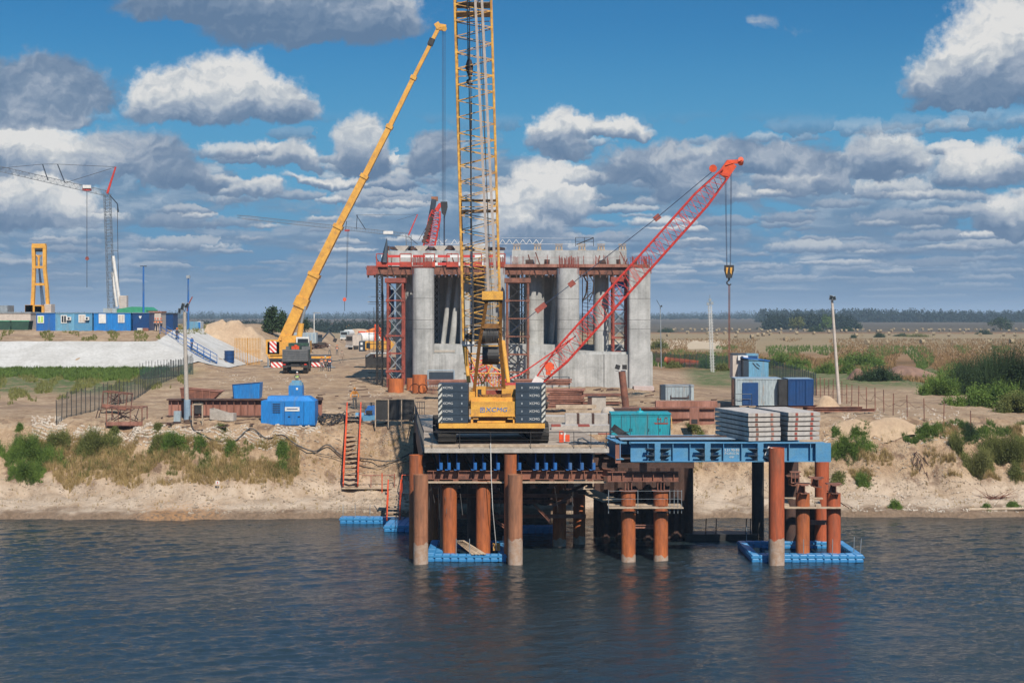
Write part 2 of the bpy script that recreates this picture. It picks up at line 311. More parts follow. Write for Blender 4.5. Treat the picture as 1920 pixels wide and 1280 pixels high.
# ------------------------------------------------------------------ mesh collector
class MB:
    def __init__(s): s.v = []; s.f = []
    def add(s, vs, fs):
        o = len(s.v); s.v += [tuple(v) for v in vs]; s.f += [tuple(i + o for i in f) for f in fs]; return s
    def box(s, c, d, rz=0, rx=0, ry=0):
        rot = Matrix.Rotation(rz, 3, 'Z') @ Matrix.Rotation(ry, 3, 'Y') @ Matrix.Rotation(rx, 3, 'X')
        vs = [Vector(c) + rot @ Vector((d[0] / 2 * a, d[1] / 2 * b, d[2] / 2 * e)) for a in (-1, 1) for b in (-1, 1) for e in (-1, 1)]
        return s.add(vs, [(0, 1, 3, 2), (4, 6, 7, 5), (0, 4, 5, 1), (2, 3, 7, 6), (0, 2, 6, 4), (1, 5, 7, 3)])
    def b2(s, x0, x1, y0, y1, z0, z1): return s.box(((x0 + x1) / 2, (y0 + y1) / 2, (z0 + z1) / 2), (x1 - x0, y1 - y0, z1 - z0))
    def tube(s, p, q, r, n=8, r2=None, cap=True):
        p = Vector(p); q = Vector(q); a = (q - p)
        if a.length < 1e-6: return s
        a.normalize(); u = a.orthogonal().normalized()
        if abs(a.z) < .99: u = Vector((0, 0, 1)).cross(a).normalized()
        w = a.cross(u); r2 = r if r2 is None else r2
        vs = [];
        for k in range(n):
            t = 2 * math.pi * k / n + (math.pi / 4 if n == 4 else 0); d = u * math.cos(t) + w * math.sin(t)
            vs += [p + d * r, q + d * r2]
        fs = [(2 * k, 2 * ((k + 1) % n), 2 * ((k + 1) % n) + 1, 2 * k + 1) for k in range(n)]
        if cap: fs += [tuple(2 * k for k in range(n))[::-1], tuple(2 * k + 1 for k in range(n))]
        return s.add(vs, fs)
    def beam(s, p, q, w, h, up=(0, 0, 1)):
        p = Vector(p); q = Vector(q); a = (q - p).normalized(); up = Vector(up)
        if abs(a.dot(up)) > .98: up = Vector((0, 1, 0))
        x = a.cross(up).normalized(); z = x.cross(a)
        vs = [e + x * (w / 2 * i) + z * (h / 2 * j) for e in (p, q) for i in (-1, 1) for j in (-1, 1)]
        return s.add(vs, [(0, 1, 3, 2), (4, 6, 7, 5), (0, 4, 5, 1), (2, 3, 7, 6), (0, 2, 6, 4), (1, 5, 7, 3)])
    def ibeam(s, p, q, w, h, t=.04, up=(0, 0, 1)):
        p = Vector(p); q = Vector(q); u = Vector(up)
        s.beam(p, q, t, h - 2 * t, up); s.beam(p + u * (h / 2 - t / 2), q + u * (h / 2 - t / 2), w, t, up)
        return s.beam(p - u * (h / 2 - t / 2), q - u * (h / 2 - t / 2), w, t, up)
    def path(s, pts, r, n=6):
        for a, b in zip(pts[:-1], pts[1:]): s.tube(a, b, r, n)
        return s
    def prism(s, pts, d):
        """pts: loop of points; d: extrusion vector"""
        n = len(pts); d = Vector(d); vs = [Vector(p) for p in pts] + [Vector(p) + d for p in pts]
        return s.add(vs, [tuple(range(n))[::-1], tuple(range(n, 2 * n))] + [(k, (k + 1) % n, (k + 1) % n + n, k + n) for k in range(n)])
    def pipe(s, p, q, r, t=.03, n=24):
        """open tube with wall"""
        p = Vector(p); q = Vector(q); a = (q - p).normalized(); u = a.orthogonal().normalized()
        if abs(a.z) < .99: u = Vector((0, 0, 1)).cross(a).normalized()
        w = a.cross(u); vs = []
        for k in range(n):
            ang = 2 * math.pi * k / n; d = u * math.cos(ang) + w * math.sin(ang)
            vs += [p + d * r, q + d * r, q + d * (r - t), p + d * (r - t)]
        fs = []
        for k in range(n):
            a0 = 4 * k; b0 = 4 * ((k + 1) % n)
            fs += [(a0, b0, b0 + 1, a0 + 1), (a0 + 1, b0 + 1, b0 + 2, a0 + 2), (a0 + 2, b0 + 2, b0 + 3, a0 + 3)]
        return s.add(vs, fs)
    def dome(s, c, r, n=10, m=4, sz=1.0):
        c = Vector(c); vs = []; fs = []
        for j in range(m + 1):
            ph = math.pi / 2 * j / m
            for k in range(n):
                th = 2 * math.pi * k / n; vs.append(c + Vector((r * math.cos(ph) * math.cos(th), r * math.cos(ph) * math.sin(th), r * sz * math.sin(ph))))
        for j in range(m):
            for k in range(n): fs.append((j * n + k, j * n + (k + 1) % n, (j + 1) * n + (k + 1) % n, (j + 1) * n + k))
        fs.append(tuple(range(n))[::-1])
        return s.add(vs, fs)
    def lattice(s, p, q, w, d, n, rc, rl, up=(0, 0, 1), t0=1.0, t1=1.0, ends=.0, horiz=1, dbl=False, faces=(0, 1, 2, 3)):
        """four-chord lattice boom from p to q; w along side vector, d along the other; zigzag on each face.
        t0/t1: scale of the ends over the share 'ends' of the length."""
        p = Vector(p); q = Vector(q); a = (q - p).normalized(); up = Vector(up)
        x = a.cross(up).normalized(); z = x.cross(a).normalized(); L = (q - p).length
        def sc(t):
            if ends <= 0: return 1
            if t < ends: return t0 + (1 - t0) * t / ends
            if t > 1 - ends: return t1 + (1 - t1) * (1 - t) / ends
            return 1
        cs = [(-1, -1), (1, -1), (1, 1), (-1, 1)]
        def pt(t, k): return p + a * (L * t) + (x * (w / 2 * cs[k][0]) + z * (d / 2 * cs[k][1])) * sc(t)
        brk = [0, 1] if ends <= 0 else [0, ends, 1 - ends, 1]
        for k in range(4):
            for t_a, t_b in zip(brk[:-1], brk[1:]): s.tube(pt(t_a, k), pt(t_b, k), rc, 6)
        for i in range(n):
            ta, tb = i / n, (i + 1) / n
            for k in faces:
                k2 = (k + 1) % 4
                if i % 2 == 0: s.tube(pt(ta, k), pt(tb, k2), rl, 4)
                else: s.tube(pt(ta, k2), pt(tb, k), rl, 4)
                if horiz and i % horiz == 0: s.tube(pt(ta, k), pt(ta, k2), rl, 4)
        return s
    def build(s, name, m, parent=None, label=None, smooth=False):
        me = bpy.data.meshes.new(name); me.from_pydata(s.v, [], s.f); me.update()
        if smooth:
            me.polygons.foreach_set('use_smooth', [True] * len(me.polygons))
        o = bpy.data.objects.new(name, me); COL.objects.link(o)
        me.materials.append(M[m] if isinstance(m, str) else m)
        if smooth:
            try: me.set_sharp_from_angle(angle=R(35))
            except Exception: pass
        if parent is not None: o.parent = parent
        if label: o['label'] = label
        return o
def tag(o, label, cat, group=None):
    o['label'] = label; o['category'] = cat
    if group: o['group'] = group
    return o
def thing(name, label, cat, loc=(0, 0, 0), rz=0, group=None):
    o = bpy.data.objects.new(name, None); COL.objects.link(o); o.location = loc; o.rotation_euler = (0, 0, rz)
    return tag(o, label, cat, group)
def copy_tree(o, parent=None):
    c = o.copy(); COL.objects.link(c); c.parent = parent
    for ch in list(o.children): copy_tree(ch, c)
    return c
def dup(o, loc, rz=0, label=None, scale=None):
    c = copy_tree(o); c.location = loc; c.rotation_euler = (0, 0, rz)
    if label: c['label'] = label
    if scale: c.scale = scale if hasattr(scale, '__len__') else (scale,) * 3
    return c
def text(body, size, m, parent, loc, rot, name='lettering', depth=.01, shear=0, sx=1):
    cu = bpy.data.curves.new(name, 'FONT'); cu.body = body; cu.size = size; cu.extrude = depth; cu.align_x = 'CENTER'; cu.align_y = 'CENTER'; cu.shear = shear
    to = bpy.data.objects.new('t', cu); COL.objects.link(to)
    dg = bpy.context.evaluated_depsgraph_get(); me = bpy.data.meshes.new_from_object(to.evaluated_get(dg)); me.name = name
    bpy.data.objects.remove(to); me.materials.clear(); me.materials.append(M[m])
    o = bpy.data.objects.new(name, me); COL.objects.link(o); o.parent = parent; o.location = loc; o.rotation_euler = rot; o.scale = (sx, 1, 1)
    return o
def structure(o): o['kind'] = 'structure'; return o
def stuff(o, label=None, cat=None):
    o['kind'] = 'stuff'
    if label: o['label'] = label; o['category'] = cat
    return o

# ------------------------------------------------------------------ ground sheet
def grid_obj(name, xs, ys, zf, m):
    nx, ny = len(xs), len(ys)
    vs = [(x, y, zf(x, y)) for y in ys for x in xs]
    fs = [(j * nx + i, j * nx + i + 1, (j + 1) * nx + i + 1, (j + 1) * nx + i) for j in range(ny - 1) for i in range(nx - 1)]
    me = bpy.data.meshes.new(name); me.from_pydata(vs, [], fs); me.update()
    me.polygons.foreach_set('use_smooth', [True] * len(fs)); me.materials.append(m)
    o = bpy.data.objects.new(name, me); COL.objects.link(o); return o
def ground_mat():
    m = bpy.data.materials.new('sandy_ground'); m.use_nodes = True; T = NT(m.node_tree); b = m.node_tree.nodes['Principled BSDF']
    tcn = T.n('ShaderNodeTexCoord'); v = tcn.outputs['Object']; s = T.n('ShaderNodeSeparateXYZ'); T.link(v, s.inputs[0]); X, Y, Z = s.outputs
    big = T.noise(v, 0.09, 5, 0.6); med = T.noise(v, 0.5, 6, 0.65); fine = T.noise(v, 3.5, 6, 0.7)
    sand = T.ramp(T.m('ADD', T.m('MULTIPLY', med, .6), T.m('MULTIPLY', fine, .4)), [(.32, (0.20, .12, .068)), (.46, (0.37, .245, .148)), (.64, (0.54, .385, .25))])
    # pale beach, wet rim
    beach = T.ramp(med, [(.35, (0.40, .29, .20)), (.6, (0.58, .46, .35))])
    zn = T.m('ADD', Z, T.m('MULTIPLY', T.m('SUBTRACT', med, .5), 1.0))
    col = T.mix(T.m('MULTIPLY', T.ss(zn, 3.2, 1.6), .8), sand, beach)
    wet = T.ss(zn, 0.75, 0.30)
    col = T.mix(T.m('MULTIPLY', wet, .85), col, T.ramp(fine, [(.3, (0.10, .065, .04)), (.7, (0.26, .17, .11))]))
    # orange clay patch at the water's edge
    oc = T.m('MULTIPLY', T.ss(T.m('ABSOLUTE', T.m('ADD', X, 25.2)), 4.2, 1.6), T.m('MULTIPLY', T.ss(Z, 1.3, .5), T.ss(Y, 118, 115)))
    col = T.mix(T.m('MULTIPLY', oc, T.m('MULTIPLY', T.ss(fine, .38, .6), .6)), col, (0.46, .23, .09))
    # erosion: darker soil layers on the slope
    lay = T.noise(T.xyz(T.m('MULTIPLY', X, .8), T.m('MULTIPLY', Y, .4), T.m('MULTIPLY', Z, .9)), 1.0, 5, .65)
    slope = T.m('MULTIPLY', T.ss(Z, 1.3, 2.4), T.ss(Y, 130, 124))
    col = T.mix(T.m('MULTIPLY', slope, T.m('MULTIPLY', T.ss(lay, .50, .64), .85)), col, (0.20, .125, .08))
    # compacted tracks on the site
    tr = T.noise(T.xyz(T.m('ADD', T.m('MULTIPLY', X, .10), T.m('MULTIPLY', Y, .015)), T.m('MULTIPLY', Y, .22), 0), 1.0, 6, .6)
    site = T.m('MULTIPLY', T.ss(Y, 128, 140), T.ss(Y, 420, 330))
    col = T.mix(T.m('MULTIPLY', site, T.m('MULTIPLY', T.ss(tr, .48, .62), .7)), col, (0.25, .165, .11))
    # dry field to the right and far
    fld = T.m('MULTIPLY', T.ss(T.m('ADD', X, T.m('MULTIPLY', T.m('SUBTRACT', big, .5), 40)), 15, 24), T.ss(T.m('ADD', Y, T.m('MULTIPLY', T.m('SUBTRACT', med, .5), 40)), 226, 246))
    far = T.ss(Y, 470, 560)
    fld = T.m('MAXIMUM', fld, far)
    rows = T.noise(T.xyz(T.m('MULTIPLY', X, .004), T.m('MULTIPLY', Y, .03), 2.0), 1.0, 4, .6)
    fine2 = T.noise(v, .8, 5, .7)
    fcol = T.ramp(T.m('ADD', T.m('MULTIPLY', rows, .65), T.m('MULTIPLY', fine2, .35)), [(.32, (0.10, .085, .035)), (.43, (0.20, .11, .05)), (.55, (0.29, .165, .08)), (.68, (0.36, .25, .13))])
    bandf = T.ss(Y, 330, 370)
    fcol = T.mix(T.m('MULTIPLY', bandf, T.m('MULTIPLY', T.ss(Y, 760, 700), .75)), fcol, T.ramp(fine2, [(.3, (0.26, .195, .10)), (.7, (0.38, .29, .17))]))
    dk = T.m('MULTIPLY', T.ss(Y, 770, 830), T.ss(Y, 2600, 2200))
    fcol = T.mix(T.m('MULTIPLY', dk, .9), fcol, T.ramp(rows, [(.4, (0.05, .048, .035)), (.6, (0.13, .105, .07))]))
    vfar = T.ss(Y, 2300, 3000)
    fcol = T.mix(vfar, fcol, (0.03, .05, .035))
    col = T.mix(fld, col, fcol)
    # bare sandy plot beyond the wire fence
    plot = T.m('MULTIPLY', T.m('MULTIPLY', T.ss(X, 25, 32), T.ss(T.m('SUBTRACT', X, T.m('MULTIPLY', Y, .145)), 2, -4)), T.m('MULTIPLY', T.ss(Y, 390, 400), T.ss(Y, 545, 535)))
    col = T.mix(plot, col, (0.55, .42, .28))
    # damp green turf at the foot of the white slope and behind the fence on the right
    g1 = T.m('MULTIPLY', T.m('MULTIPLY', T.ss(Y, 148, 158), T.ss(Y, 186, 182)), T.ss(X, -36, -42))
    g2 = T.m('MULTIPLY', T.m('MULTIPLY', T.ss(T.m('SUBTRACT', X, T.m('MULTIPLY', Y, .10)), 2, 6), T.ss(Y, 168, 190)), T.ss(Y, 262, 235))
    g = T.m('MULTIPLY', T.m('MAXIMUM', g1, g2), T.ss(T.m('ADD', med, T.m('MULTIPLY', T.m('SUBTRACT', fine, .5), .7)), .34, .52))
    col = T.mix(T.m('MULTIPLY', g, .9), col, T.ramp(fine, [(.35, (0.05, .085, .025)), (.7, (0.14, .19, .06))]))
    T.link(col, b.inputs['Base Color']); b.inputs['Roughness'].default_value = .95; b.inputs['Specular IOR Level'].default_value = .2
    bn = T.n('ShaderNodeBump'); bn.inputs['Strength'].default_value = .8; bn.inputs['Distance'].default_value = .35
    T.link(T.m('ADD', fine, T.m('MULTIPLY', med, 1.5)), bn.inputs['Height']); T.link(bn.outputs[0], b.inputs['Normal'])
    return m
def spaced(stops):
    out = []
    for (a, b, d) in stops:
        n = max(1, int(round((b - a) / d))); out += [a + (b - a) * i / n for i in range(n)]
    out.append(stops[-1][1]); return out
gxs = spaced([(-9000, -1500, 1500), (-1500, -400, 200), (-400, -120, 40), (-120, -62, 4), (-62, 62, .45), (62, 120, 4), (120, 400, 40), (400, 1500, 200), (1500, 9000, 1500)])
gys = spaced([(60, 108, 8), (108, 127, .22), (127, 160, 1.0), (160, 181, 3), (181, 206, 1), (206, 340, 6), (340, 360, 2), (360, 1200, 60), (1200, 24000, 2000)])
structure(grid_obj('ground', gxs, gys, height, ground_mat()))

def water_mat():
    m = bpy.data.materials.new('river_water'); m.use_nodes = True; T = NT(m.node_tree); b = m.node_tree.nodes['Principled BSDF']
    tcn = T.n('ShaderNodeTexCoord'); v = tcn.outputs['Object']
    b.inputs['Base Color'].default_value = (0.016, 0.026, 0.030, 1); b.inputs['Roughness'].default_value = .06; b.inputs['IOR'].default_value = 1.33
    big = T.noise(v, .05, 3)
    def wv(sx, sy, sc, det, rot=0):
        mp = T.n('ShaderNodeMapping'); T.link(v, mp.inputs[0]); mp.inputs['Scale'].default_value = (sx, sy, 1); mp.inputs['Rotation'].default_value = (0, 0, rot)
        return T.noise(mp.outputs[0], sc, det, .62, .25)
    a = wv(.6, 1, 3.0, 3, .18); c = wv(.7, 1, 7.5, 4, -.2); e = wv(.5, 1, 1.6, 2, .4)
    h = T.m('ADD', T.m('ADD', T.m('MULTIPLY', a, .95), T.m('MULTIPLY', c, .62)), T.m('MULTIPLY', e, 1.1))
    h = T.m('MULTIPLY', h, T.m('ADD', .55, T.m('MULTIPLY', T.ss(big, .35, .65), .6)))
    bn = T.n('ShaderNodeBump'); bn.inputs['Strength'].default_value = 1.0; bn.inputs['Distance'].default_value = .055
    T.link(h, bn.inputs['Height']); T.link(bn.outputs[0], b.inputs['Normal'])
    return m
def water_sheet():
    xs = np.array(spaced([(-400, -60, 20), (-60, -40, 1.0), (-40, 40, .16), (40, 60, 1.0), (60, 400, 20)])); ys = np.array(spaced([(-60, 50, 10), (50, 60, 1), (60, 119, .15), (119, 135, 4)]))
    X, Y = np.meshgrid(xs, ys); Z = np.zeros_like(X); r = np.random.default_rng(12)
    for k in range(64):
        lam = .42 * (6.5 / .42) ** (r.uniform() ** 1.5); th = r.normal(math.pi / 2 + .25, .62); kk = 2 * math.pi / lam; amp = .0165 * lam ** .80 * (.38 if lam > 3 else 1)
        ph = kk * (X * math.cos(th) + Y * math.sin(th)) + r.uniform(0, 6.28); gate = .55 + .45 * np.sin(X * r.uniform(.05, .3) + r.uniform(0, 6)) * np.sin(Y * r.uniform(.05, .3) + r.uniform(0, 6))
        Z += amp * .52 * gate * (1 - np.abs(np.sin(ph / 2)) * 1.5 + .3 * np.sin(ph))
    Z -= Z.mean(); calm = np.clip((118.5 - Y) / 9, .25, 1); Z *= calm
    wnd = .80 + .30 * np.sin(X * .11 + Y * .07 + 1) * np.sin(Y * .16 + .4) + .28 * np.sin(X * .047 - Y * .09 + 2) * np.sin(X * .08 + Y * .21); Z *= wnd
    ny, nx = X.shape; V = np.stack([X, Y, Z], 2).reshape(-1, 3).astype(np.float32)
    a = (np.arange(ny - 1)[:, None] * nx + np.arange(nx - 1)[None]).ravel(); Q = np.stack([a, a + 1, a + nx + 1, a + nx], 1).astype(np.int32)
    me = bpy.data.meshes.new('river_water'); me.vertices.add(len(V)); me.vertices.foreach_set('co', V.ravel()); me.loops.add(Q.size); me.loops.foreach_set('vertex_index', Q.ravel())
    me.polygons.add(len(Q)); me.polygons.foreach_set('loop_start', np.arange(0, Q.size, 4, dtype=np.int32)); me.polygons.foreach_set('loop_total', np.full(len(Q), 4, dtype=np.int32)); me.polygons.foreach_set('use_smooth', [True] * len(Q)); me.update(calc_edges=True)
    o = bpy.data.objects.new('river_water', me); COL.objects.link(o); me.materials.append(water_mat()); structure(o)
water_sheet()
# pale sheeted slope of the raised platform
def slope_sheet():
    pts_front = []
    vs = []; fs = []
    path = []
    for i in range(60): path.append((-110 + (110 - 52) * i / 59, 0))   # along the front
    def P(s, t):  # s along, t 0 (top) .. 1 (bottom)
        if s <= 0: x = s - 46; return (x, 193 - 10 * t)
        if s <= 1: a = s * math.pi / 2; return (-46 + 10 * t * math.sin(a) * 1.0, 193 - 10 * t * math.cos(a))
        return (-46 + 10 * t, 193 + (s - 1))
    ss_ = [-70 + i * 1.4 for i in range(50)] + [i / 10 for i in range(0, 11)] + [1 + i * 1.5 for i in range(1, 32)]
    nt = 12
    for s_ in ss_:
        for j in range(nt + 1):
            x, y = P(s_, j / nt * .97); z = height(x, y, False) + .10 + .05 * fb(x, y, .35) + .04 * mnoise.noise(Vector((x * .9, y * .2, 0)))
            vs.append((x, y, z))
    for i in range(len(ss_) - 1):
        for j in range(nt): a = i * (nt + 1) + j; fs.append((a, a + 1, a + nt + 2, a + nt + 1))
    o = MB().add(vs, fs).build('embankment_slope', 'plaster', smooth=True); return structure(o)
slope_sheet()
# ------------------------------------------------------------------ work platform over the river
def zz(py, Y): return CAMZ - (py - HZ) / F * Y
def xx(px, Y): return (px - 960) / F * Y
def T(u, v, z): return Vector((-5.5 + u - .085 * v, 94 + v, z))
DK = 7.14
plat = thing('work_platform', 'concrete decked work platform on rusty piles carrying the yellow crawler crane', 'platform', (0, 0, 0))
b = MB()
for i in range(10):   # deck slabs laid side by side
    b.prism([T(0, i * 3 + .02, 6.80), T(11.6, i * 3 + .02, 6.80), T(11.6, i * 3 + 2.98, 6.80), T(0, i * 3 + 2.98, 6.80)], (0, 0, .34))
b.build('deck_slab', 'deckm', plat)
MB().beam(T(0, -.06, 6.93), T(11.6, -.06, 6.93), .12, .26).build('edge_strip', 'conc2', plat)
MB().beam(T(0, .35, 7.2), T(11.4, .35, 7.2), .3, .1).build('kerb_timber', 'wood', plat)
for px in (826, 841, 858, 890, 907, 933, 973, 1006, 1023, 1040, 1068, 1090, 1112):
    u = xx(px, 94.6) + 5.5; m = MB()
    m.ibeam(T(u, .5, 6.2), T(u, 26, 6.2), .34, 1.14, .04)
    m.box(T(u + .10, .45, 5.9), (.16, .05, .45))
    m.build('deck_girder', 'blue', plat)
for v in (1.15, 5.5, 11, 17, 23):
    m = MB(); m.ibeam(T(.2, v, 5.28), T(11.4, v, 5.28), .4, .56, .04)
    for k in range(14): m.box(T(.6 + k * .8, v, 5.28), (.05, .36, .48))
    m.build('cross_beam', 'brown', plat)
    MB().beam(T(.1, v - .45, 4.86), T(11.5, v - .45, 4.86), .5, .07).build('walkway_plank', 'wood', plat)
for v, z, a0, a1 in ((4.0, 3.6, 1.5, 10.5), (4.8, 2.15, 2.5, 10.8), (10.5, 2.4, 0.5, 10)):
    MB().ibeam(T(a0, v, z), T(a1, v, z), .2, .24, .03).build('bracing_beam', 'brown2', plat)
MB().beam(T(-.05, 1, 6.0), T(-.05, 28, 6.6), .12, 1.5).build('side_girder', 'dark', plat)
m = MB()
for k in range(60):
    m.tube(T(-.05, .1 + k * .5, 7.1), T(-.05, .45 + k * .5, 8.12), .016, 4)
m.path([T(-.05, 0, 8.12), T(-.05, 30, 8.12)], .03); m.path([T(-.05, 0, 7.3), T(-.05, 30, 7.3)], .03)
m.build('side_railing', 'dark', plat)
m = MB()
for px in (810, 862, 920, 995, 1076, 1108, 1137): m.tube((xx(px, 93.95), 93.95, 6.7), (xx(px, 93.95), 93.95, 8.12), .022, 5)
m.path([(xx(797, 93.9), 93.95, 8.12), (xx(1000, 93.9), 93.95, 8.07), (xx(1180, 93.9), 93.95, 8.10)], .028, 5)
m.path([(xx(810, 93.9), 93.95, 7.6), (xx(1137, 93.9), 93.95, 7.6)], .012, 4)
m.build('front_railing', 'cable', plat)
# dark folded sheet added to stand in for the shade under the deck
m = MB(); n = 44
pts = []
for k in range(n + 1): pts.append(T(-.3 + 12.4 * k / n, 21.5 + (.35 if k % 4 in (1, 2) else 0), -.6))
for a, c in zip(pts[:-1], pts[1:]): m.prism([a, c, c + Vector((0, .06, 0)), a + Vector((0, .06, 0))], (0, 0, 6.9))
tag(m.build('shade_sheet', 'darkrust'), 'dark folded sheet added for the shade behind the piles under the deck', 'shade sheet')

# piles ---------------------------------------------------------------
def pile(px, Y, ztop, r, m, label, foot=None, ring=None, cut=False, z0=-1.2, cap=None):
    X = xx(px, Y); t = thing('steel_pile', label, 'pile', (X, Y, 0), 0, 'rusty tubular piles standing in the river')
    b = MB(); b.pipe((0, 0, z0), (0, 0, ztop), r, .025, 28); b.tube((0, 0, ztop - .5), (0, 0, ztop - .45), r - .03, 20)
    for k in range(int((ztop) / 2.1)): b.tube((0, 0, 1.7 + k * 2.1), (0, 0, 1.73 + k * 2.1), r + .006, 28, cap=False)
    b.build('pile_shaft', m, t, smooth=True)
    if foot:
        f = MB(); nn = 28; vs = []
        for k in range(nn):
            a = 2 * math.pi * k / nn; h = foot + .08 * math.sin(a * 3 + px) + .05 * math.sin(a * 7)
            for z in (-1, h): vs.append(((r + .008) * math.cos(a), (r + .008) * math.sin(a), z))
        f.add(vs, [(2 * k, 2 * ((k + 1) % nn), 2 * ((k + 1) % nn) + 1, 2 * k + 1) for k in range(nn)])
        f.build('washed_foot', 'pilefoot', t, smooth=True)
    if ring:
        g = MB()
        for z in ring: g.tube((0, 0, z), (0, 0, z + .12), r + .05, 24)
        g.build('collar', 'darkrust', t)
    if cap:
        g = MB(); g.tube((0, 0, ztop), (0, 0, ztop + .05), r + .12, 24)
        for s_ in (-.2, 0, .2): g.box((s_, 0, ztop + cap / 2 + .05), (.05, .3, cap))
        g.build('head_plate', 'brown', t)
    return t
G1 = 'rustpale'
pile(789, 93, zz(889, 93), .455, G1, 'leftmost front pile, pale rust with a whitish foot', foot=1.25)
pile(780, 94.9, zz(851, 94.9) - .05, .44, 'rust', 'tall orange rust pile just behind the leftmost front pile')
pile(966, 92.6, zz(889, 92.6), .455, G1, 'pale brown pile with a broad whitish foot at the right of the small pontoon', foot=1.6)
pile(957, 94.05, zz(851, 94.05), .40, 'rust', 'tall pile behind the pale brown pile right of the small pontoon')
pile(843, 95.2, zz(909, 95.2), .46, 'rust', 'orange rust pile with a dark round stain standing through the pontoon left side')
pile(838, 96.3, zz(891, 96.3), .46, 'rustpale', 'shorter capped pile head just behind the stained pontoon pile', cap=.3)
pile(906, 95.2, zz(900, 95.2), .46, 'rust', 'plain red brown pile standing through the pontoon beside the planks')
pile(889, 98.5, zz(893, 98.5), .46, 'darkrust', 'dark streaked pile behind the red brown pontoon pile')
pile(811, 103, zz(903, 103), .42, 'rust', 'shaded pile with a round cap in the gap between the two left pontoon piles')
pile(1049, 100, zz(900, 100), .45, 'rust', 'orange pile with a broken dark notch near the water', foot=.5, ring=[2.9])
pile(1086, 101, zz(920, 101), .41, 'rust', 'slightly darker pile right of the notched orange pile', foot=.5)
pile(1178, 94, zz(920, 94), .455, 'rust', 'left one of the two orange collared piles under the brown header beam', foot=.35, ring=[3.05], cap=.5)
pile(1239, 94, zz(920, 94), .455, 'rust', 'right one of the two orange collared piles under the brown header beam', foot=.35, ring=[3.05], cap=.5)
pile(1266, 105, zz(985, 105), .4, 'rust', 'low cut pile in the dark right of the collared piles')
pile(1456, 92.6, zz(839, 92.6), .485, 'rustred', 'tall bright red pile in front of the blue girder', foot=1.6)
pile(1421, 103, zz(862, 103), .42, 'dark', 'tall black pile left of the bright red pile')
pile(1505, 94.5, zz(924, 94.5), .44, 'rust', 'left front pile of the low staging above the long pontoon')
pile(1563, 94.5, zz(924, 94.5), .44, 'rustred', 'right front pile of the low staging above the long pontoon')
pile(1541, 99.5, zz(862, 99.5), .47, 'rustred', 'tall red brown pile behind the low staging at the end of the blue girder')
pile(1484, 99.5, zz(862, 99.5), .46, 'darkrust', 'dark tall pile behind the left front pile of the low staging')
# two collared piles: header beam + small gallery
hd = thing('header_beam', 'rusty brown header beam lying over the two collared orange piles', 'beam', (0, 94, 0))
m = MB(); x0, x1 = xx(1139, 94), xx(1272, 94); zc = (zz(884, 94) + zz(902, 94)) / 2
m.ibeam((x0, 0, zc), (x1, 0, zc), .42, .62, .045)
for k in range(7): m.box((x0 + .3 + k * (x1 - x0 - .6) / 6, 0, zc), (.04, .38, .54))
m.build('beam_body', 'brown', hd)
MB().box((xx(1206, 94), 0, zc + .6), (.45, .35, .5)).build('packer', 'brown2', hd)
m = MB(); m.ibeam((xx(1125, 95.4), 1.4, zc + .15), (xx(1150, 94), .3, zc + .15), .3, .5, .04)
m.build('stub_beam', 'brown', hd)
db = thing('support_girder', 'dark riveted girder carried between the header beam and the blue girders', 'beam', (0, 0, 0))
MB().ibeam((xx(1122, 96), 95.6, 6.0), (xx(1300, 96), 95.6, 6.0), .5, .62, .05).build('girder_body', 'darkrust', db)
m = MB(); m.ibeam((xx(1122, 96), 100.6, 5.7), (xx(1300, 96), 100.6, 5.7), .5, .9, .05); m.build('girder_body', 'darkrust', db)
gal = thing('pile_gallery', 'narrow plank gallery with thin rails round the two collared piles', 'gallery', (0, 0, 0))
m = MB(); zg = zz(948, 94)
for k in range(4): m.beam((xx(1140, 94), 93.1 + k * .55, zg), (xx(1278, 94), 93.1 + k * .55, zg), .35 if k in (0, 3) else .12, .06)
for k in range(16): m.box((xx(1100 + k * 3.2, 96), 95.5 + (16 - k) * .28, zg + .3 - k * .015), (1.5, .2, .04), rz=.25)
m.build('planking', 'wood', gal)
m = MB()
for px in (1141, 1196, 1256, 1264, 1271, 1278): m.tube((xx(px, 93.1), 93.1, zg - .35), (xx(px, 93.1), 93.1, zg + 1.1), .02, 5)
for dz in (.55, 1.05): m.path([(xx(1141, 93.1), 93.1, zg + dz), (xx(1279, 93.1), 93.1, zg + dz)], .012, 4)
m.build('guard_rail', 'steel', gal)
m = MB(); m.ibeam((xx(1190, 95), 95.2, zz(988, 95)), (xx(1226, 95), 95.2, zz(988, 95)), .2, .26, .03); m.build('bracing_beam', 'brown2', gal)
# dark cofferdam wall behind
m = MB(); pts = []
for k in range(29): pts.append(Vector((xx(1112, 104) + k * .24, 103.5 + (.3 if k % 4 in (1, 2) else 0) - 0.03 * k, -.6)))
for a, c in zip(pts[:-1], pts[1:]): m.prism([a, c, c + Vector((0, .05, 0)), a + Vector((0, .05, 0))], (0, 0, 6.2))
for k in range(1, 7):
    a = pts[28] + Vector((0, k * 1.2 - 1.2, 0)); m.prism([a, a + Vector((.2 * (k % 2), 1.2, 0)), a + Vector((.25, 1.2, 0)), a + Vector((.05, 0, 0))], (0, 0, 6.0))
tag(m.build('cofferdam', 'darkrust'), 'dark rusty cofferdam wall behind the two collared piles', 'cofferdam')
lb = thing('low_dark_strip', 'low black strip with thin stakes between the two pile groups', 'boom', (0, 0, 0))
m = MB(); m.beam((xx(1283, 103), 103, .1), (xx(1418, 103), 103, .1), 1.6, .7); m.build('float', 'dark', lb)  # low dark strip along the water
m = MB()
for px in (1321, 1340, 1396, 1404): m.tube((xx(px, 103), 102.4, .3), (xx(px + 1, 103), 102.4, 1.5), .035, 5)
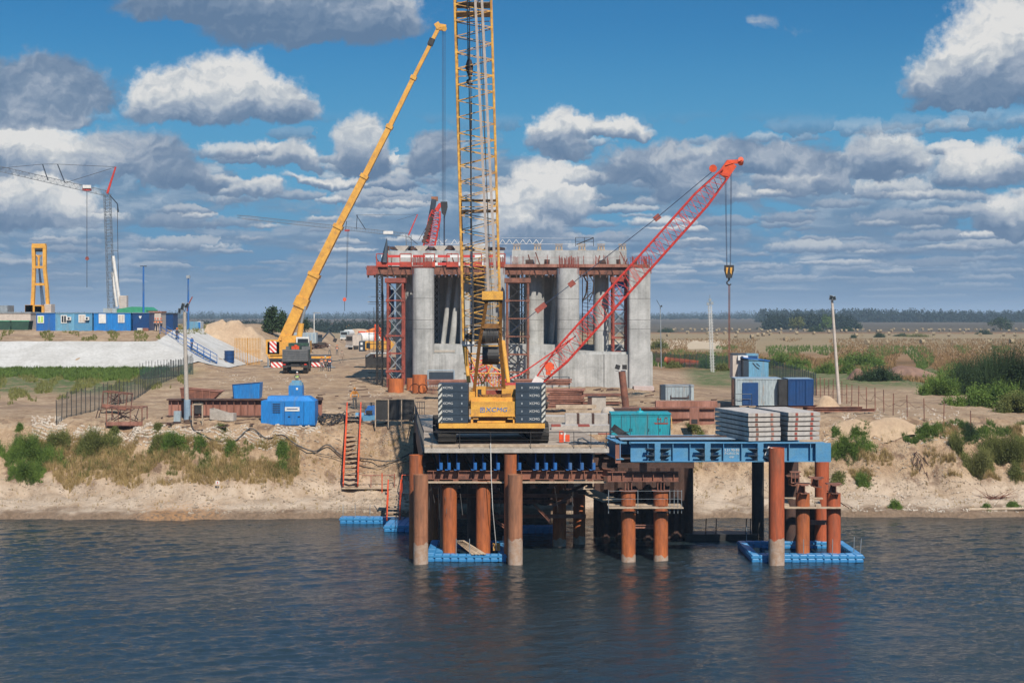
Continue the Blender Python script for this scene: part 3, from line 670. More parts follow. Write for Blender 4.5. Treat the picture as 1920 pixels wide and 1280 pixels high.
m.path([(xx(1321, 103), 102.4, .9), (xx(1404, 103), 102.4, .9)], .012, 4); m.build('stake', 'darkrust', lb)

# blue steel girders --------------------------------------------------
def girder(label, p, q, h, w, m, posts, name='steel_girder', z1=None):
    t = thing(name, label, 'girder', p); d = Vector(q) - Vector(p); g = MB()
    g.ibeam((0, 0, h / 2), d + Vector((0, 0, h / 2)), w, h, .05)
    g.build('girder_body', m, t)
    L = d.length; ux = d.normalized(); ny = Vector((ux.y, -ux.x, 0))
    if ny.y > 0: ny = -ny
    for x, kind in posts:
        a = ux * x + ny * (w / 2 - .03)
        if kind == 'post':
            MB().box(a + Vector((0, 0, h / 2)), (.36, .10, h - .1), rz=math.atan2(ux.y, ux.x)).build('stiffener_post', m, t)
            for zc in (h * .28, h * .62):
                for sd in (-1, 1):
                    s = MB()
                    o = a + ux * (sd * .18)
                    s.prism([o + Vector((0, 0, zc + .05)), o + ux * (sd * .62) + Vector((0, 0, zc + .05)), o + Vector((0, 0, zc - .35))], ny * .0 + Vector((0, .05, 0)))
                    s.prism([o + Vector((0, 0, zc + .05)), o + ux * (sd * .62) + Vector((0, 0, zc + .05)), o + ux * (sd * .62) + Vector((0, 0, zc + .1)), o + Vector((0, 0, zc + .1))], ny * .22)
                    s.build('gusset_bracket', 'slate', t)
        else:
            MB().box(ux * x + ny * w * .22 + Vector((0, 0, h / 2)), (.04, w * .45, h - .1), rz=math.atan2(ux.y, ux.x)).build('web_stiffener', m, t)
    return t
zb = zz(865, 93.2); hgt = zz(829, 93.2) - zb
posts = [(xx(px, 93) - xx(1183, 93), k) for px, k in ((1215, 'w'), (1233, 'post'), (1262, 'w'), (1294, 'w'), (1327, 'post'), (1357, 'w'), (1391, 'w'), (1426, 'post'), (1480, 'w'), (1520, 'w'))]
gA = girder('front blue plate girder with chalk lettering and triangular brackets', (xx(1183, 93), 93.3, zb), (xx(1547, 93), 93.3, zb), hgt, .62, 'bluegirder', posts)
MB().box((xx(1543, 93) - xx(1183, 93), -.36, hgt / 2), (.95, .12, hgt - .02)).build('end_plate', 'bluegirder', gA)
MB().box((xx(1443, 93) - xx(1183, 93), -.335, hgt * .45), (.5, .03, .75), ry=.4).build('bare_patch', 'white', gA)
for i, (tx, sz) in enumerate((('ПРОЛЕТ', .17), ('3.21 90-85', .22), ('Р12913-76', .2), ('4287', .15))):
    text(tx, sz, 'white', gA, (xx(1373, 93) - xx(1183, 93), -.045 - .0, hgt * .78 - i * .22), (R(90), 0, 0), 'chalk_lettering', .005)
girder('rear blue girder seen over the front one, dusty on top', (xx(1139, 98), 98.2, zb + .02), (xx(1500, 98), 98.2, zb + .02), hgt, .7, 'bluegirder', [(.5, 'w'), (1.4, 'w')])
cg = girder('short blue cross girder joining the two long ones at their left end', (xx(1165, 93), 94.0, zb + .04), (xx(1141, 98), 97.8, zb + .04), hgt - .1, .5, 'bluegirder', [])
MB().box((xx(1157, 95) - xx(1165, 93), .2, .35), (.34, .3, 1.15)).build('hanging_strut', 'brown2', cg)
tp = thing('cover_plates', 'dusty steel plates laid flat between the blue girders', 'plates', (0, 0, zb + hgt + .02))
m = MB(); m.beam((xx(1145, 97), 97.2, .03), (xx(1405, 97), 97.0, .03), .9, .05); m.beam((xx(1160, 96), 95.4, .03), (xx(1395, 96), 95.6, .03), 1.3, .05); m.build('plate_surface', 'bluetop', tp)
m = MB(); m.beam((xx(1152, 97), 96.3, .08), (xx(1360, 97), 96.5, .08), .25, .1); m.build('steel_bar', 'darkrust', tp)
pk = thing('pipe_cap', 'black tilted ring lying on the blue girders by the teal generator', 'ring', at(1176, 815, 98.5))
MB().pipe((-.6, 0, 0), (-.35, 0, .35), .62, .08, 20).build('ring_body', 'dark', pk)

# slab stacks
def slab_stack(label, p, w, l, rz, mark):
    base = Vector(p)
    for k in range(6):
        t = thing('road_slab', label % ('bottom', 'second', 'third', 'fourth', 'fifth', 'top')[k], 'slab', base + Vector((random.uniform(-.03, .05), random.uniform(-.05, .05), k * .302)), rz, 'concrete road slabs stacked on the blue girders')
        m = MB(); m.b2(0, w, 0, l, .06, .286); m.build('slab_body', 'slab', t)
        m = MB()
        for x in (w * .26, w * .74): m.b2(x - .09, x + .09, -.012, .05, .085, .262)
        m.build('lifting_recess', mark, t)
        m = MB()
        for y in (.9, l - .9): m.b2(.05, w - .05, y - .06, y + .06, 0, .06)
        m.build('spacer_batten', 'wood', t)
zs = zb + hgt + .02
slab_stack('%s slab of the wider concrete stack on the left', (xx(1403.5, 93.3), 93.25, zs), 2.13, 5.7, R(13.5), 'brown2')
slab_stack('%s slab of the narrower stack with red marks on the right', (xx(1478, 93.6), 93.75, zs), 2.13, 5.7, R(12), 'redrust')

# staging over the right pontoon
st = thing('low_staging', 'plank staging round the four low piles above the long pontoon', 'staging', (0, 0, 0))
m = MB(); z_ = zz(950, 94.3)
m.beam((xx(1470, 94), 94.0, z_), (xx(1590, 94), 94.0, z_), .5, .07); m.beam((xx(1473, 97), 97.5, z_ + .15), (xx(1545, 97), 97.5, z_ + .15), .4, .08)
for k in range(4): m.beam((xx(1476 + 30 * k, 94), 94.2, z_ + .06), (xx(1474 + 30 * k, 97), 97.5, z_ + .06), .35, .05)
m.beam((xx(1580, 94), 97.2, z_ + .3), (xx(1598, 94), 93.6, z_ + .02), .16, .08); m.beam((xx(1575, 94), 97.2, z_ + .4), (xx(1591, 94), 93.6, z_ + .02), .12, .08)
m.build('planking', 'wood', st)
for px, Y in ((1505, 94.5), (1563, 94.5), (1530, 98), (1487, 99)):
    m = MB(); zt = zz(924, 94.5); m.ibeam((xx(px, Y), Y - .75, zt + .30), (xx(px, Y), Y + .75, zt + .30), .5, .55, .04)
    m.box((xx(px, Y), Y, zt + .6), (.95, .6, .06)); m.box((xx(px, Y) - .25, Y - .3, zt + .3), (.3, .04, .5)); m.build('pile_head_bracket', 'brown', st)
m = MB(); m.beam((xx(1520, 97), 97, zz(979, 97)), (xx(1560, 97), 97, zz(979, 97)), .2, .28); m.build('bracing_beam', 'brown2', st)
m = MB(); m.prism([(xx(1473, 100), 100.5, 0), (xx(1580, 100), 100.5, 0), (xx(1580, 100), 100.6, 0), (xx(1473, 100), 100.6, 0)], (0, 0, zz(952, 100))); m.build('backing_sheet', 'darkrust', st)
fr = thing('steel_hanger', 'small pink steel frame hung on the dark pile under the slabs', 'frame', at(1491, 895, 98.3))
MB().path([(-.25, 0, -.35), (-.25, 0, .35), (.25, 0, .35), (.25, 0, -.35), (-.25, 0, -.35)], .04).path([(0, 0, -.35), (0, 0, .35)], .03).path([(-.4, 0, .38), (.4, 0, .38)], .04).build('frame_bars', 'brown2', fr)

# pontoons ------------------------------------------------------------
fb_cache = {}
def float_block_mesh():
    if 'm' in fb_cache: return fb_cache['m']
    m = MB(); h = .5
    # bevelled cube with a waist groove and corner lugs
    prof = [(-.22, 0), (-.245, .03), (-.245, .2), (-.232, .22), (-.232, .27), (-.245, .29), (-.245, .44), (-.225, .47)]
    ring = []
    for r_, z in prof:
        q = abs(r_); c = .05
        ring.append([(-q + c, -q, z), (q - c, -q, z), (q, -q + c, z), (q, q - c, z), (q - c, q, z), (-q + c, q, z), (-q, q - c, z), (-q, -q + c, z)])
    vs = [p for r_ in ring for p in r_]; fs = [tuple(range(8))[::-1], tuple(range(len(vs) - 8, len(vs)))]
    for j in range(len(ring) - 1):
        for k in range(8): fs.append((j * 8 + k, j * 8 + (k + 1) % 8, j * 8 + 8 + (k + 1) % 8, j * 8 + 8 + k))
    m.add(vs, fs)
    for sx in (-1, 1):
        for sy in (-1, 1): m.box((sx * .24, sy * .24, .33), (.10, .10, .10))
    o = m.build('float_block', 'pontoon'); fb_cache['m'] = o.data; bpy.data.objects.remove(o); return fb_cache['m']
def pontoon(label, cells, loc, rz, stakes=()):
    t = thing('pontoon', label, 'pontoon', loc, rz, 'blue modular float pontoons round the piles')
    for (i, j) in cells:
        o = bpy.data.objects.new('float_block', float_block_mesh()); COL.objects.link(o); o.parent = t; o.location = (i * .5, j * .5, random.uniform(-.012, .012)); o.rotation_euler = (random.uniform(-.02, .02), random.uniform(-.02, .02), 0)
    for s in stakes:
        MB().tube((s[0], s[1], .2), (s[0] + s[2], s[1], 1.45), .025, 6).build('stake', 'steel', t)
    if len(stakes) > 1:
        MB().path([(s[0] + s[2] * .7, s[1], 1.1) for s in stakes], .008, 4).build('guard_rope', 'cable', t)
    return t
def ringcells(nx, ny, w=1):
    return [(i, j) for i in range(nx) for j in range(ny) if i < w or j < w or i >= nx - w or j >= ny - w]
p1_ = pontoon('small blue pontoon with planks and a yellow box inside the left pile group', [c for c in ringcells(10, 12, 1)] + [(1, j) for j in range(1, 5)], (xx(807, 93.6), 93.9, -.02), 0, [(4.55, 1, 0), (4.6, 2.2, .05), (4.65, 3.4, .03), (2.45, -.2, .0), (1.6, -.2, .02)])
pontoon('long blue pontoon round the low staging on the right', ringcells(14, 12, 1) + [(i, 1) for i in range(1, 13)], (xx(1417, 93.4), 93.6, -.02), 0, [(.4, 6, 0), (1.3, -.15, .02), (3.0, -.15, 0), (4.8, -.15, .02), (5.6, 3, -.02), (6.4, 1, .04), (6.6, 0.2, .1)])
pontoon('narrow blue pontoon walkway lying along the bank below the red stairs', [(i, j) for i in range(9) for j in range(2)], (xx(646, 111.5), 110.8, -.02), R(-2), [(0, -.2, 0), (.9, -.2, 0), (2, -.2, 0), (3.2, -.2, .02)])
pontoon('short blue pontoon landing at the foot of the lower red stairs', [(i, j) for i in range(4) for j in range(9)], (xx(730, 108), 106.6, -.02), R(-3), [(1.6, 1, .02), (1.7, 2.2, .02), (1.8, 3.4, .1)])
pontoon('far piece of blue pontoon in the shade between the deck piles', [(i, j) for i in range(6) for j in range(2)], (xx(984, 106), 106, -.02), 0)
pl = thing('plank_bundle', 'loose grey planks leaning across the small pontoon', 'planks', (xx(878, 94), 94, .45))
m = MB()
for k in range(5): m.beam((.30 + k * .19, -.4, .02 + .02 * (k % 2)), (-.9 + k * .12, 3.6 - .3 * k, .25 + .05 * k), .17, .05)
m.build('plank', 'wood', pl)
yb = thing('fuel_box', 'small yellow box standing on the pontoon corner', 'box', (xx(931, 95), 95.3, .46))
m = MB(); m.b2(-.22, .22, -.18, .18, 0, .38); m.build('box_body', 'ywood', yb); MB().b2(-.24, .24, -.2, .2, .38, .43).build('lid', 'yellow', yb)
rp = MB(); rp.path([(xx(920, 93.9), 93.85, 7.4), (xx(921, 93.9), 93.8, 5.4), (xx(924, 94), 94.0, 3.2), (xx(931, 95), 95.0, .5)], .025, 5)
tag(rp.build('hanging_line', 'white'), 'thin pale line hanging from the deck edge to the yellow box', 'rope')

# ------------------------------------------------------------------ big crawler crane (rear view)
CX, CY = xx(922, 97.5), 100.4
cr = thing('crawler_crane', 'big yellow crawler crane with dark counterweight stacks seen from behind', 'crane', (CX, CY, DK))
# undercarriage
U = Matrix.Rotation(R(5.5), 3, 'Z')
def up_(x, y, z): return U @ Vector((x - .25, y, z))
for sx in (-1, 1):
    m = MB(); xc = sx * 3.0; L = 8.4; rr = .6
    nl = 52; per = 2 * (L - 2 * rr) + 2 * math.pi * rr
    for k in range(nl):
        s_ = per * k / nl; st_ = L - 2 * rr
        if s_ < st_: y = -st_ / 2 + s_; z = 2 * rr; a = 0
        elif s_ < st_ + math.pi * rr: th = (s_ - st_) / rr; y = st_ / 2 + rr * math.sin(th); z = rr + rr * math.cos(th); a = -th
        elif s_ < 2 * st_ + math.pi * rr: y = st_ / 2 - (s_ - st_ - math.pi * rr); z = 0; a = math.pi
        else: th = (s_ - 2 * st_ - math.pi * rr) / rr; y = -st_ / 2 - rr * math.sin(th); z = rr - rr * math.cos(th); a = math.pi - th
        q = up_(xc, y, z + .08); m.box(q, (1.15, .30, .10), rz=R(5.5), rx=a)
        q2 = up_(xc, y, z + .08) + Vector((0, 0, 0)); m.box(q2, (1.15, .06, .2), rz=R(5.5), rx=a)
    tr = m.build('crawler_track', 'black', cr)
    m = MB(); m.box(up_(xc, 0, .68), (.55, 7.0, .72), rz=R(5.5))
    for k in range(9): m.tube(up_(xc - .42, -3.2 + k * .8, .34), up_(xc + .42, -3.2 + k * .8, .34), .26, 12)
    for y in (-3.6, 3.6): m.tube(up_(xc - .4, y, .68), up_(xc + .4, y, .68), .5, 14)
    m.build('track_frame', 'dark', tr)
m = MB(); m.box(up_(0, 0, .85), (5.4, 3.2, .7), rz=R(5.5)); m.box(up_(0, -1.9, .75), (5.4, .6, .45), rz=R(5.5)); m.box(up_(0, 1.9, .75), (5.4, .6, .45), rz=R(5.5)); m.tube((0, 0, 1.1), (0, 0, 1.45), 1.35, 24)
m.build('car_body', 'dark', cr)
# superstructure
k_ = 1 / 28.9
def rx_(px): return (px - 922) * k_
def rz_(py): return (829 - py) * k_
yR = -4.9
m = MB(); m.b2(rx_(825), rx_(1021), yR, yR + 2.1, rz_(798), rz_(789)); m.build('counterweight_tray', 'yellow', cr)
for side, (a, c) in ((-1, (823.5, 879)), (1, (967, 1022.5))):
    for k in range(5):
        z0 = rz_(788.5) + k * .502; m = MB(); x0, x1 = rx_(a), rx_(c)
        m.b2(x0, x1, yR + .05, yR + 2.05, z0 + .012, z0 + .49); m.b2(x0 + .05, x1 - .05, yR + .09, yR + 2.0, z0, z0 + .5)
        wgt = m.build('counterweight_block', 'slate', cr)
        hx = x0 + .14 if side < 0 else x1 - .14
        MB().box((hx, yR + .035, z0 + .25), (.24, .03, .47)).build('hazard_strip', 'hazard', wgt)
        tx = x0 + .62 if side < 0 else x1 - .72
        text('XCMG', .21, 'white', wgt, (tx, yR + .035, z0 + .25), (R(90), 0, 0), 'lettering', .006, sx=1.1)
        px_ = x1 - .4 if side < 0 else x0 + .4
        MB().box((px_, yR + .035, z0 + .25), (.09, .03, .13)).build('lifting_lug', 'steel', wgt)
m = MB(); m.b2(rx_(884), rx_(967), yR + .25, yR + .6, rz_(775), rz_(751)); m.b2(rx_(881), rx_(970), yR + .2, yR + .9, rz_(777), rz_(774)); m.b2(rx_(884), rx_(967), yR + .24, yR + .7, rz_(752.5), rz_(749)); 
m.b2(rx_(884), rx_(888), yR + .3, yR + .6, rz_(789), rz_(777)); m.b2(rx_(962), rx_(966), yR + .3, yR + .6, rz_(789), rz_(777)); m.b2(rx_(896), rx_(948), yR + .25, yR + .5, rz_(788.5), rz_(785)); m.b2(rx_(884), rx_(898), yR + .3, yR + .6, rz_(782), rz_(780)); m.b2(rx_(952), rx_(966), yR + .3, yR + .6, rz_(782), rz_(780))
rb = m.build('rear_beam', 'yellow', cr)
text('XCMG', .38, 'bluebright', rb, (rx_(931.5), yR + .235, rz_(764.5)), (R(90), 0, 0), 'lettering', .008, .15, 1.25)
m = MB(); zc_ = rz_(764.5); x_ = rx_(905.5)
for dx_, dz_, w_, h_ in ((-.13, 0, .03, .3), (.13, 0, .03, .3), (0, .14, .28, .03), (0, -.14, .28, .03)): m.box((x_ + dx_, yR + .24, zc_ + dz_), (w_, .02, h_))
m.prism([(x_ - .08, yR + .24, zc_ + .06), (x_ + .08, yR + .24, zc_ + .06), (x_, yR + .24, zc_ - .08)], (0, -.01, 0)); m.build('emblem', 'bluebright', rb)
m = MB(); m.b2(rx_(884), rx_(967), yR + .6, 3.4, rz_(797), rz_(788)); m.b2(rx_(900), rx_(950), yR + .8, 2.5, rz_(788), rz_(760)); m.build('turntable_deck', 'yellow_in_shade', cr)
m = MB(); m.b2(rx_(941), rx_(967), -3.0, 2.8, rz_(765), rz_(729)); m.b2(rx_(880), rx_(892), -3.4, 1.5, rz_(765), rz_(734)); m.b2(rx_(883), rx_(966), -4.2, -3.6, rz_(749), rz_(742)); m.build('machinery_housing', 'yellow', cr)
m = MB(); m.b2(rx_(893), rx_(911), -3.6, -1.5, rz_(747), rz_(725)); cb = m.build('rear_cabinet', 'yellow', cr)
MB().b2(rx_(896), rx_(903), -3.63, -3.55, rz_(744), rz_(728)).build('vent_panel', 'dark', cb)
m = MB()
for _ in range(26):
    x = random.uniform(rx_(905), rx_(960)); z = random.uniform(rz_(749), rz_(737)); m.box((x, random.uniform(-4.1, -3), z), (random.uniform(.08, .35), .25, random.uniform(.06, .25)))
for _ in range(9): x = random.uniform(rx_(905), rx_(955)); m.tube((x, -4, rz_(748)), (x + random.uniform(-.5, .5), -3.6, rz_(738)), .05, 6)
m.build('engine_fittings', 'yellow_in_shade', cr)
m = MB(); m.b2(rx_(900), rx_(950), -1.5, -1.2, rz_(745), rz_(733)); m.build('hydraulic_fittings', 'redrust', cr)
# operator cab at front right, drums
MB().b2(2.1, 3.3, .6, 3.2, 1.5, 3.5).build('operator_cab', 'yellow', cr)
drum = MB(); drum.tube((rx_(903), -.4, 5.6), (rx_(935), -.4, 5.6), .62, 18); drum.tube((rx_(900), 1.2, 6.9), (rx_(933), 1.2, 6.9), .5, 18); drum.build('winch_drum', 'dark', cr)
m = MB(); m.box((rx_(918), -.9, 5.55), (1.0, .06, .22)); m.box((rx_(918), -.9, 6.25), (1.1, .2, .07)); m.box((rx_(918), .7, 7.5), (1.3, .2, .07)); m.build('drum_guard', 'yellow', cr)
# gantry (A-frame): two inclined legs, yellow head
yg0, yg1 = -2.2, -4.6
def gp(px, py, y): return Vector(((px - 922) / (F / (CY + y)) + (922 - 960) * (CY + y) / F - CX + 0 * px if False else (px - 960) * (CY + y) / F - CX, y, CAMZ - (py - HZ) * (CY + y) / F - DK))
m = MB()
for (a, b_, c) in (((888, 742), (899, 645), (913, 562)), ((945, 728), (938, 645), (939, 562))):
    q0 = gp(*a, -2.0); q1 = gp(*b_, -3.3); q2 = gp(*c, -4.4)
    m.beam(q0, q1, .22, .34, (0, 1, 0)); m.beam(q1, q2, .20, .34, (0, 1, 0))
    g0 = q1 + (q2 - q1) * .38
m.beam(gp(904, 611, -3.8), gp(938, 611, -3.8), .3, .26, (0, 1, 0)); m.beam(gp(893, 727, -2.2), gp(944, 727, -2.2), .16, .2, (0, 1, 0))
m.prism([gp(904, 606, -3.8), gp(912, 614, -3.8), gp(902, 626, -3.8)], (0, .15, 0)); m.prism([gp(938, 606, -3.8), gp(930, 614, -3.8), gp(939, 626, -3.8)], (0, .15, 0))
ga = m.build('gantry_leg', 'yellow_in_shade', cr)
m = MB(); a = gp(904, 546, -4.5); b_ = gp(943, 562, -4.5); m.b2(a.x, b_.x, -4.7, -4.0, b_.z, a.z); m.build('gantry_head', 'yellow', cr)
m = MB(); c0 = gp(909, 563, -4.4)
for px in range(909, 938, 3): m.tube(gp(px, 560, -4.3), gp(px, 566, -4.3), .22, 12)
m.build('rope_sheaves', 'dark', ga)
m = MB()
for i in range(11): m.tube(gp(911 + i * 2.3, 566, -4.3), gp(910 + i * 2.0, 648, -2.2), .014, 4)
m.build('luffing_rope', 'steel', cr)
# boom
bf = gp(906, 690, 2.2); bt0 = gp(887, 0, 5.2); bd = (bt0 - bf)
btip = bf + bd * 1.35
axis = bd.normalized()
def bp(t): return bf + bd * t
boom = thing_boom = MB()
boom.lattice(bp(.07), btip, 2.55, 2.3, 58, .085, .036, up=(0, 1, 0), horiz=8)
bo = boom.build('boom', 'ylat', cr)
m = MB()
for s_ in (-1, 1):
    top = gp(870 if s_ < 0 else 943, 640, 1.9); bot = gp(879 if s_ < 0 else 953, 717, 1.2)
    m.tube(top, bot, .16, 10, .13); m.tube(top + Vector((0, 2, 0)), bot + Vector((0, 1, 0)), .12, 8)
    m.tube(gp(870 if s_ < 0 else 943, 640, 1.9), gp(905, 720, 1.6), .05, 6)
for py in (648, 663, 680, 700): m.tube(gp(870, py, 1.9), gp(946, py, 1.9), .05, 6)
m.tube(gp(872, 665, 1.9), gp(950, 700, 1.9), .05, 6); m.tube(gp(948, 665, 1.9), gp(874, 700, 1.9), .05, 6)
for i in range(9): m.tube(gp(897 + i * 5.5, 700, 2.2), gp(897 + i * 5.5, 728, 2.2), .035, 5)
m.build('boom_foot', 'yellow', cr)
for py_ in (610, 641): MB().box(gp(905, py_, 2.6), (2.4, 1.8, .06)).build('boom_walkway', 'deckm', bo)
for t in (.42,.448, .96, .985):
    MB().box(bp(t), (2.4, 2.1, .04)).build('boom_walkway', 'deckm', bo)
sg = MB(); c = gp(878, 632, 1.6); sg.b2(c.x - .42, c.x + .42, c.y - .03, c.y, c.z - .6, c.z + .6); sgo = sg.build('arrow_sign', 'white', bo)
m = MB(); m.prism([(c.x - .3, c.y - .04, c.z), (c.x + .25, c.y - .04, c.z + .45), (c.x + .25, c.y - .04, c.z - .45)], (0, -.02, 0)); m.build('arrow', 'dark', sgo)
# pendant straps from gantry head up along the boom
m = MB()
for s_ in (-1, 1):
    m.beam(gp(923 + s_ * 7, 546, -4.2), bp(1.33) + Vector((.25 + s_ * .22, -1.3, 0)), .17, .06, (0, 1, 0))
m.build('pendant_strap', mat('worn_grey_strap', (0.30, 0.24, 0.20), (0.22, 0.17, 0.14), .6), cr)
m = MB()
for (a, c_, r_) in ((921, 902, .02), (926, 893, .02), (887, 884, .03), (889, 878, .03)):
    m.tube(gp(a, 640, -.2), bp(1.33) + Vector(((c_ - 887) / 27, -.6, 0)), r_, 5)
m.build('hoist_rope', 'cable', cr)
hb = thing('hook_block', 'dark hook block hanging inside the yellow lattice boom', 'hook', (CX, CY, DK)); hx = 0
def hp(px, py): return gp(px, py, 3.6)
m = MB(); m.prism([hp(876, 112) , hp(884, 112), hp(887, 125), hp(885, 141), hp(877, 141), hp(872, 126)], (0, .35, 0)); m.build('block_body', 'darkrust', hb)
m = MB(); m.tube(hp(882, 141), hp(882, 150), .08, 8); m.path([hp(882, 149), hp(876, 151), hp(876, 156), hp(881, 158), hp(886, 157)], .07, 6); m.build('hook', 'dark', hb)
m = MB(); m.tube(hp(880, -260), hp(880, 112), .025, 5); m.tube(hp(877, -260), hp(877, 112), .025, 5); m.build('hoist_line', 'cable', hb)
m = MB(); m.tube(hp(882, 157), hp(882.5, 300), .02, 5); m.tube(hp(884.5, 157), hp(884, 300), .02, 5); m.tube(hp(883, 190), hp(883.5, 700), .06, 6); m.build('hanging_sling', 'rope', hb)

random.seed(17)
for k in range(20):
    v = random.choice((2.2, 3.4, 6.5, 8)); u0 = random.uniform(.4, 9.5); zc = random.uniform(2.6, 5.0); t_ = 'strut'
    m = MB(); m.ibeam(T(u0, v, zc), T(u0 + random.uniform(1, 2.2), v + random.uniform(-.4, .4), zc + random.choice((0, 0, .8, -1.2))), .16, .2, .025); m.build('bracing_strut', random.choice(('brown', 'darkrust', 'darkrust')), plat)
for k in range(9):
    u0 = .8 + k * 1.22; m = MB(); m.box(T(u0, 1.1, 4.72), (.34, .34, .5)); m.box(T(u0, 1.1, 4.47), (.6, .5, .06)); m.build('pile_packer', 'brown', plat)
m = MB()
for k in range(16): u0 = random.uniform(.3, 11); m.tube(T(u0, .6 + random.uniform(0, 2), 5.0), T(u0 + random.uniform(-.3, .3), .6, random.uniform(2.5, 4.4)), .018, 4)
m.build('hanging_cables', 'cable', plat)
M['slate2'] = mat('joint_grey', (0.20, 0.195, 0.185), (0.15, 0.145, 0.14), .9)
M['redpaintold'] = mat('old_red_paint', (0.55, 0.07, 0.035), (0.33, 0.05, 0.03), .65, scale=2)
# ------------------------------------------------------------------ bridge pier under construction
PY = 165.0
def P3(px, py, Y=PY): return Vector(((px - 960) * PY / F if Y is None else (px - 960) * Y / F, Y, zz(py, Y)))
pier = thing('bridge_pier', 'grey concrete bridge pier of many round columns under construction', 'bridge pier', (0, 0, 0))
def rounded_col(px0, px1, Y, z0, z1, name='column', m='conc', lean=0, depth=None, n=6, seam=True, rr=.45):
    x0, x1 = xx(px0, Y), xx(px1, Y); w = x1 - x0; d = depth or w; r = min(w, d) * rr; b = MB(); pts = []
    for cx, cy, a0 in ((x1 - r, Y + d - r, 0), (x0 + r, Y + d - r, 90), (x0 + r, Y + r, 180), (x1 - r, Y + r, 270)):
        for k in range(n + 1): a = R(a0 + 90 * k / n); pts.append((cx + r * math.cos(a), cy + r * math.sin(a), z0))
    b.prism(pts, (lean, 0, z1 - z0))
    o = b.build(name, m, pier, smooth=True)
    if name == 'column':
        j = MB()
        for zj in (zz(722, Y) + 6.0, zz(620, Y) + 3.6 - 0.02 * px0 % .3, z0 + 1.8 if z0 > 7 else zz(600, Y)):
            if z0 < zj < z1 - .5:
                g_ = []
                for cx, cy, a0 in ((x1 - r, Y + d - r, 0), (x0 + r, Y + d - r, 90), (x0 + r, Y + r, 180), (x1 - r, Y + r, 270)):
                    for k in range(n + 1): a = R(a0 + 90 * k / n); g_.append((cx + (r + .006) * math.cos(a), cy + (r + .006) * math.sin(a), zj))
                j.prism(g_, (0, 0, .05))
        if j.v: j.build('lift_joint', 'slate2', o)
    return o
zc0, zct = 6.0, zz(505, PY)
wt_ = zz(658, PY)
for a, c in ((772, 813), (908, 947), (1045, 1087)): rounded_col(a, c, 160.2, zc0, zct)
rounded_col(1179, 1220, 160.2, zc0, zct, rr=.12)
for a, c, Y, z0 in ((757, 774, 164.8, 6), (862, 882, 164.8, 6), (985, 1021, 164.8, 6), (1115, 1142, 164.8, 6), (742, 757, 172, 6), (893, 912, 172, 9), (955, 975, 172, 6)):
    rounded_col(a, c, Y, z0, zct + .2, rr=.42)
for a, c, ln in ((822, 831, 1.1), (837, 849, 1.2), (1023, 1034, .9)):
    rounded_col(a, c, 166.4, 10, zz(545 if a < 830 else 535, 166) + 1.5, 'leaning_column', lean=ln, rr=.42)
m = MB()
m.b2(xx(813.3, PY), xx(1045, PY), PY - 3.2, PY + 3.4, 6, zz(646, PY - 3)); m.b2(xx(1021, PY), xx(1217, PY), PY - 3.9, PY + 3.6, 6, wt_); m.b2(xx(760, PY), xx(1217, PY), PY + 9, PY + 12, 6, zz(650, PY))
m.build('plinth_wall', 'conc', pier)
MB().b2(xx(800, PY), xx(1217, PY), PY - 4.3, PY - 3.0, 6, zz(664, PY - 4)).build('plinth_ledge', 'conc', pier)
for px in (990, 1046, 1128): MB().b2(xx(px, PY) - .03, xx(px, PY) + .03, PY - 4.33, PY - 4.29, 7, zz(664, PY - 4)).build('joint', 'dark', pier)
for a, b_ in ((815, 855), ): MB().b2(xx(a, PY), xx(b_, PY), PY - 3.26, PY - 3.2, zz(660, PY - 3), zz(656, PY - 3)).build('joint_strip', 'conc2', pier)
MB().b2(xx(1180, PY), xx(1216, PY), PY - 6.4, PY - 4.4, 6.2, zz(724, PY - 6)).build('footing_block', 'pinkconc', pier)
# formwork deck and cap beams
m = MB(); z0, z1 = zz(514, 161), zz(498, 161)
m.b2(xx(684, 161), xx(1222, 161), 163.1, 163.45, z0, z1)
for k in range(38): m.b2(xx(700, 165) + k * .82, xx(700, 165) + k * .82 + .25, 163.45, 180, z0 + .15, z1 - .1)
m.b2(xx(700, 161), xx(1222, 161), 163.5, 180, z1 - .15, z1); m.build('formwork_deck', 'brown', pier)
MB().b2(xx(684, 160.9), xx(705, 160.9), 162.9, 165.4, z0 - .05, z1 + .05).build('end_platform', 'redrust', pier)
MB().b2(xx(945, 160.9), xx(1220, 160.9), 162.8, 163.08, z1 - .12, z1 + .22).build('edge_walkway', 'brown2', pier)
for a, c, t in ((725, 945, 470), (960, 1175, 469)):
    MB().b2(xx(a, 164.5), xx(c, 164.5), 164.5, 179, z1 + .03, zz(t, 164.5)).build('cap_beam', 'conc', pier)
for px in (791, 927, 1067, 1202):   # starter bars
    m = MB()
    for k in range(13):
        x = xx(px - 18 + k * 3, 161.2)
        for yy_ in (160.6, 162.3): m.tube((x, yy_, z1 - .9), (x + random.uniform(-.05, .05), yy_, z1 + .75 + random.uniform(0, .35)), .028, 4)
        m.tube((x, 160.6, z1 - .2 + k * .02), (x, 162.3, z1 - .2 + k * .02), .02, 4)
    for zz2 in (.1, .45): m.path([(xx(px - 18, 161.2), 160.6, z1 + zz2), (xx(px + 18, 161.2), 160.6, z1 + zz2)], .02, 4)
    m.build('starter_bars', 'redrust', pier)
m = MB()
for k in range(24):
    x = xx(958, 160.9) + k * .66; 
    if k % 2 == 0: m.tube((x, 162.85, z1), (x, 162.85, z1 + random.uniform(.9, 1.3)), .035, 5)
m.path([(xx(958, 161), 162.85, z1 + .95), (xx(1216, 161), 162.85, z1 + .95)], .015, 4); M_ = 0
m.build('edge_railing', 'redrust', pier)
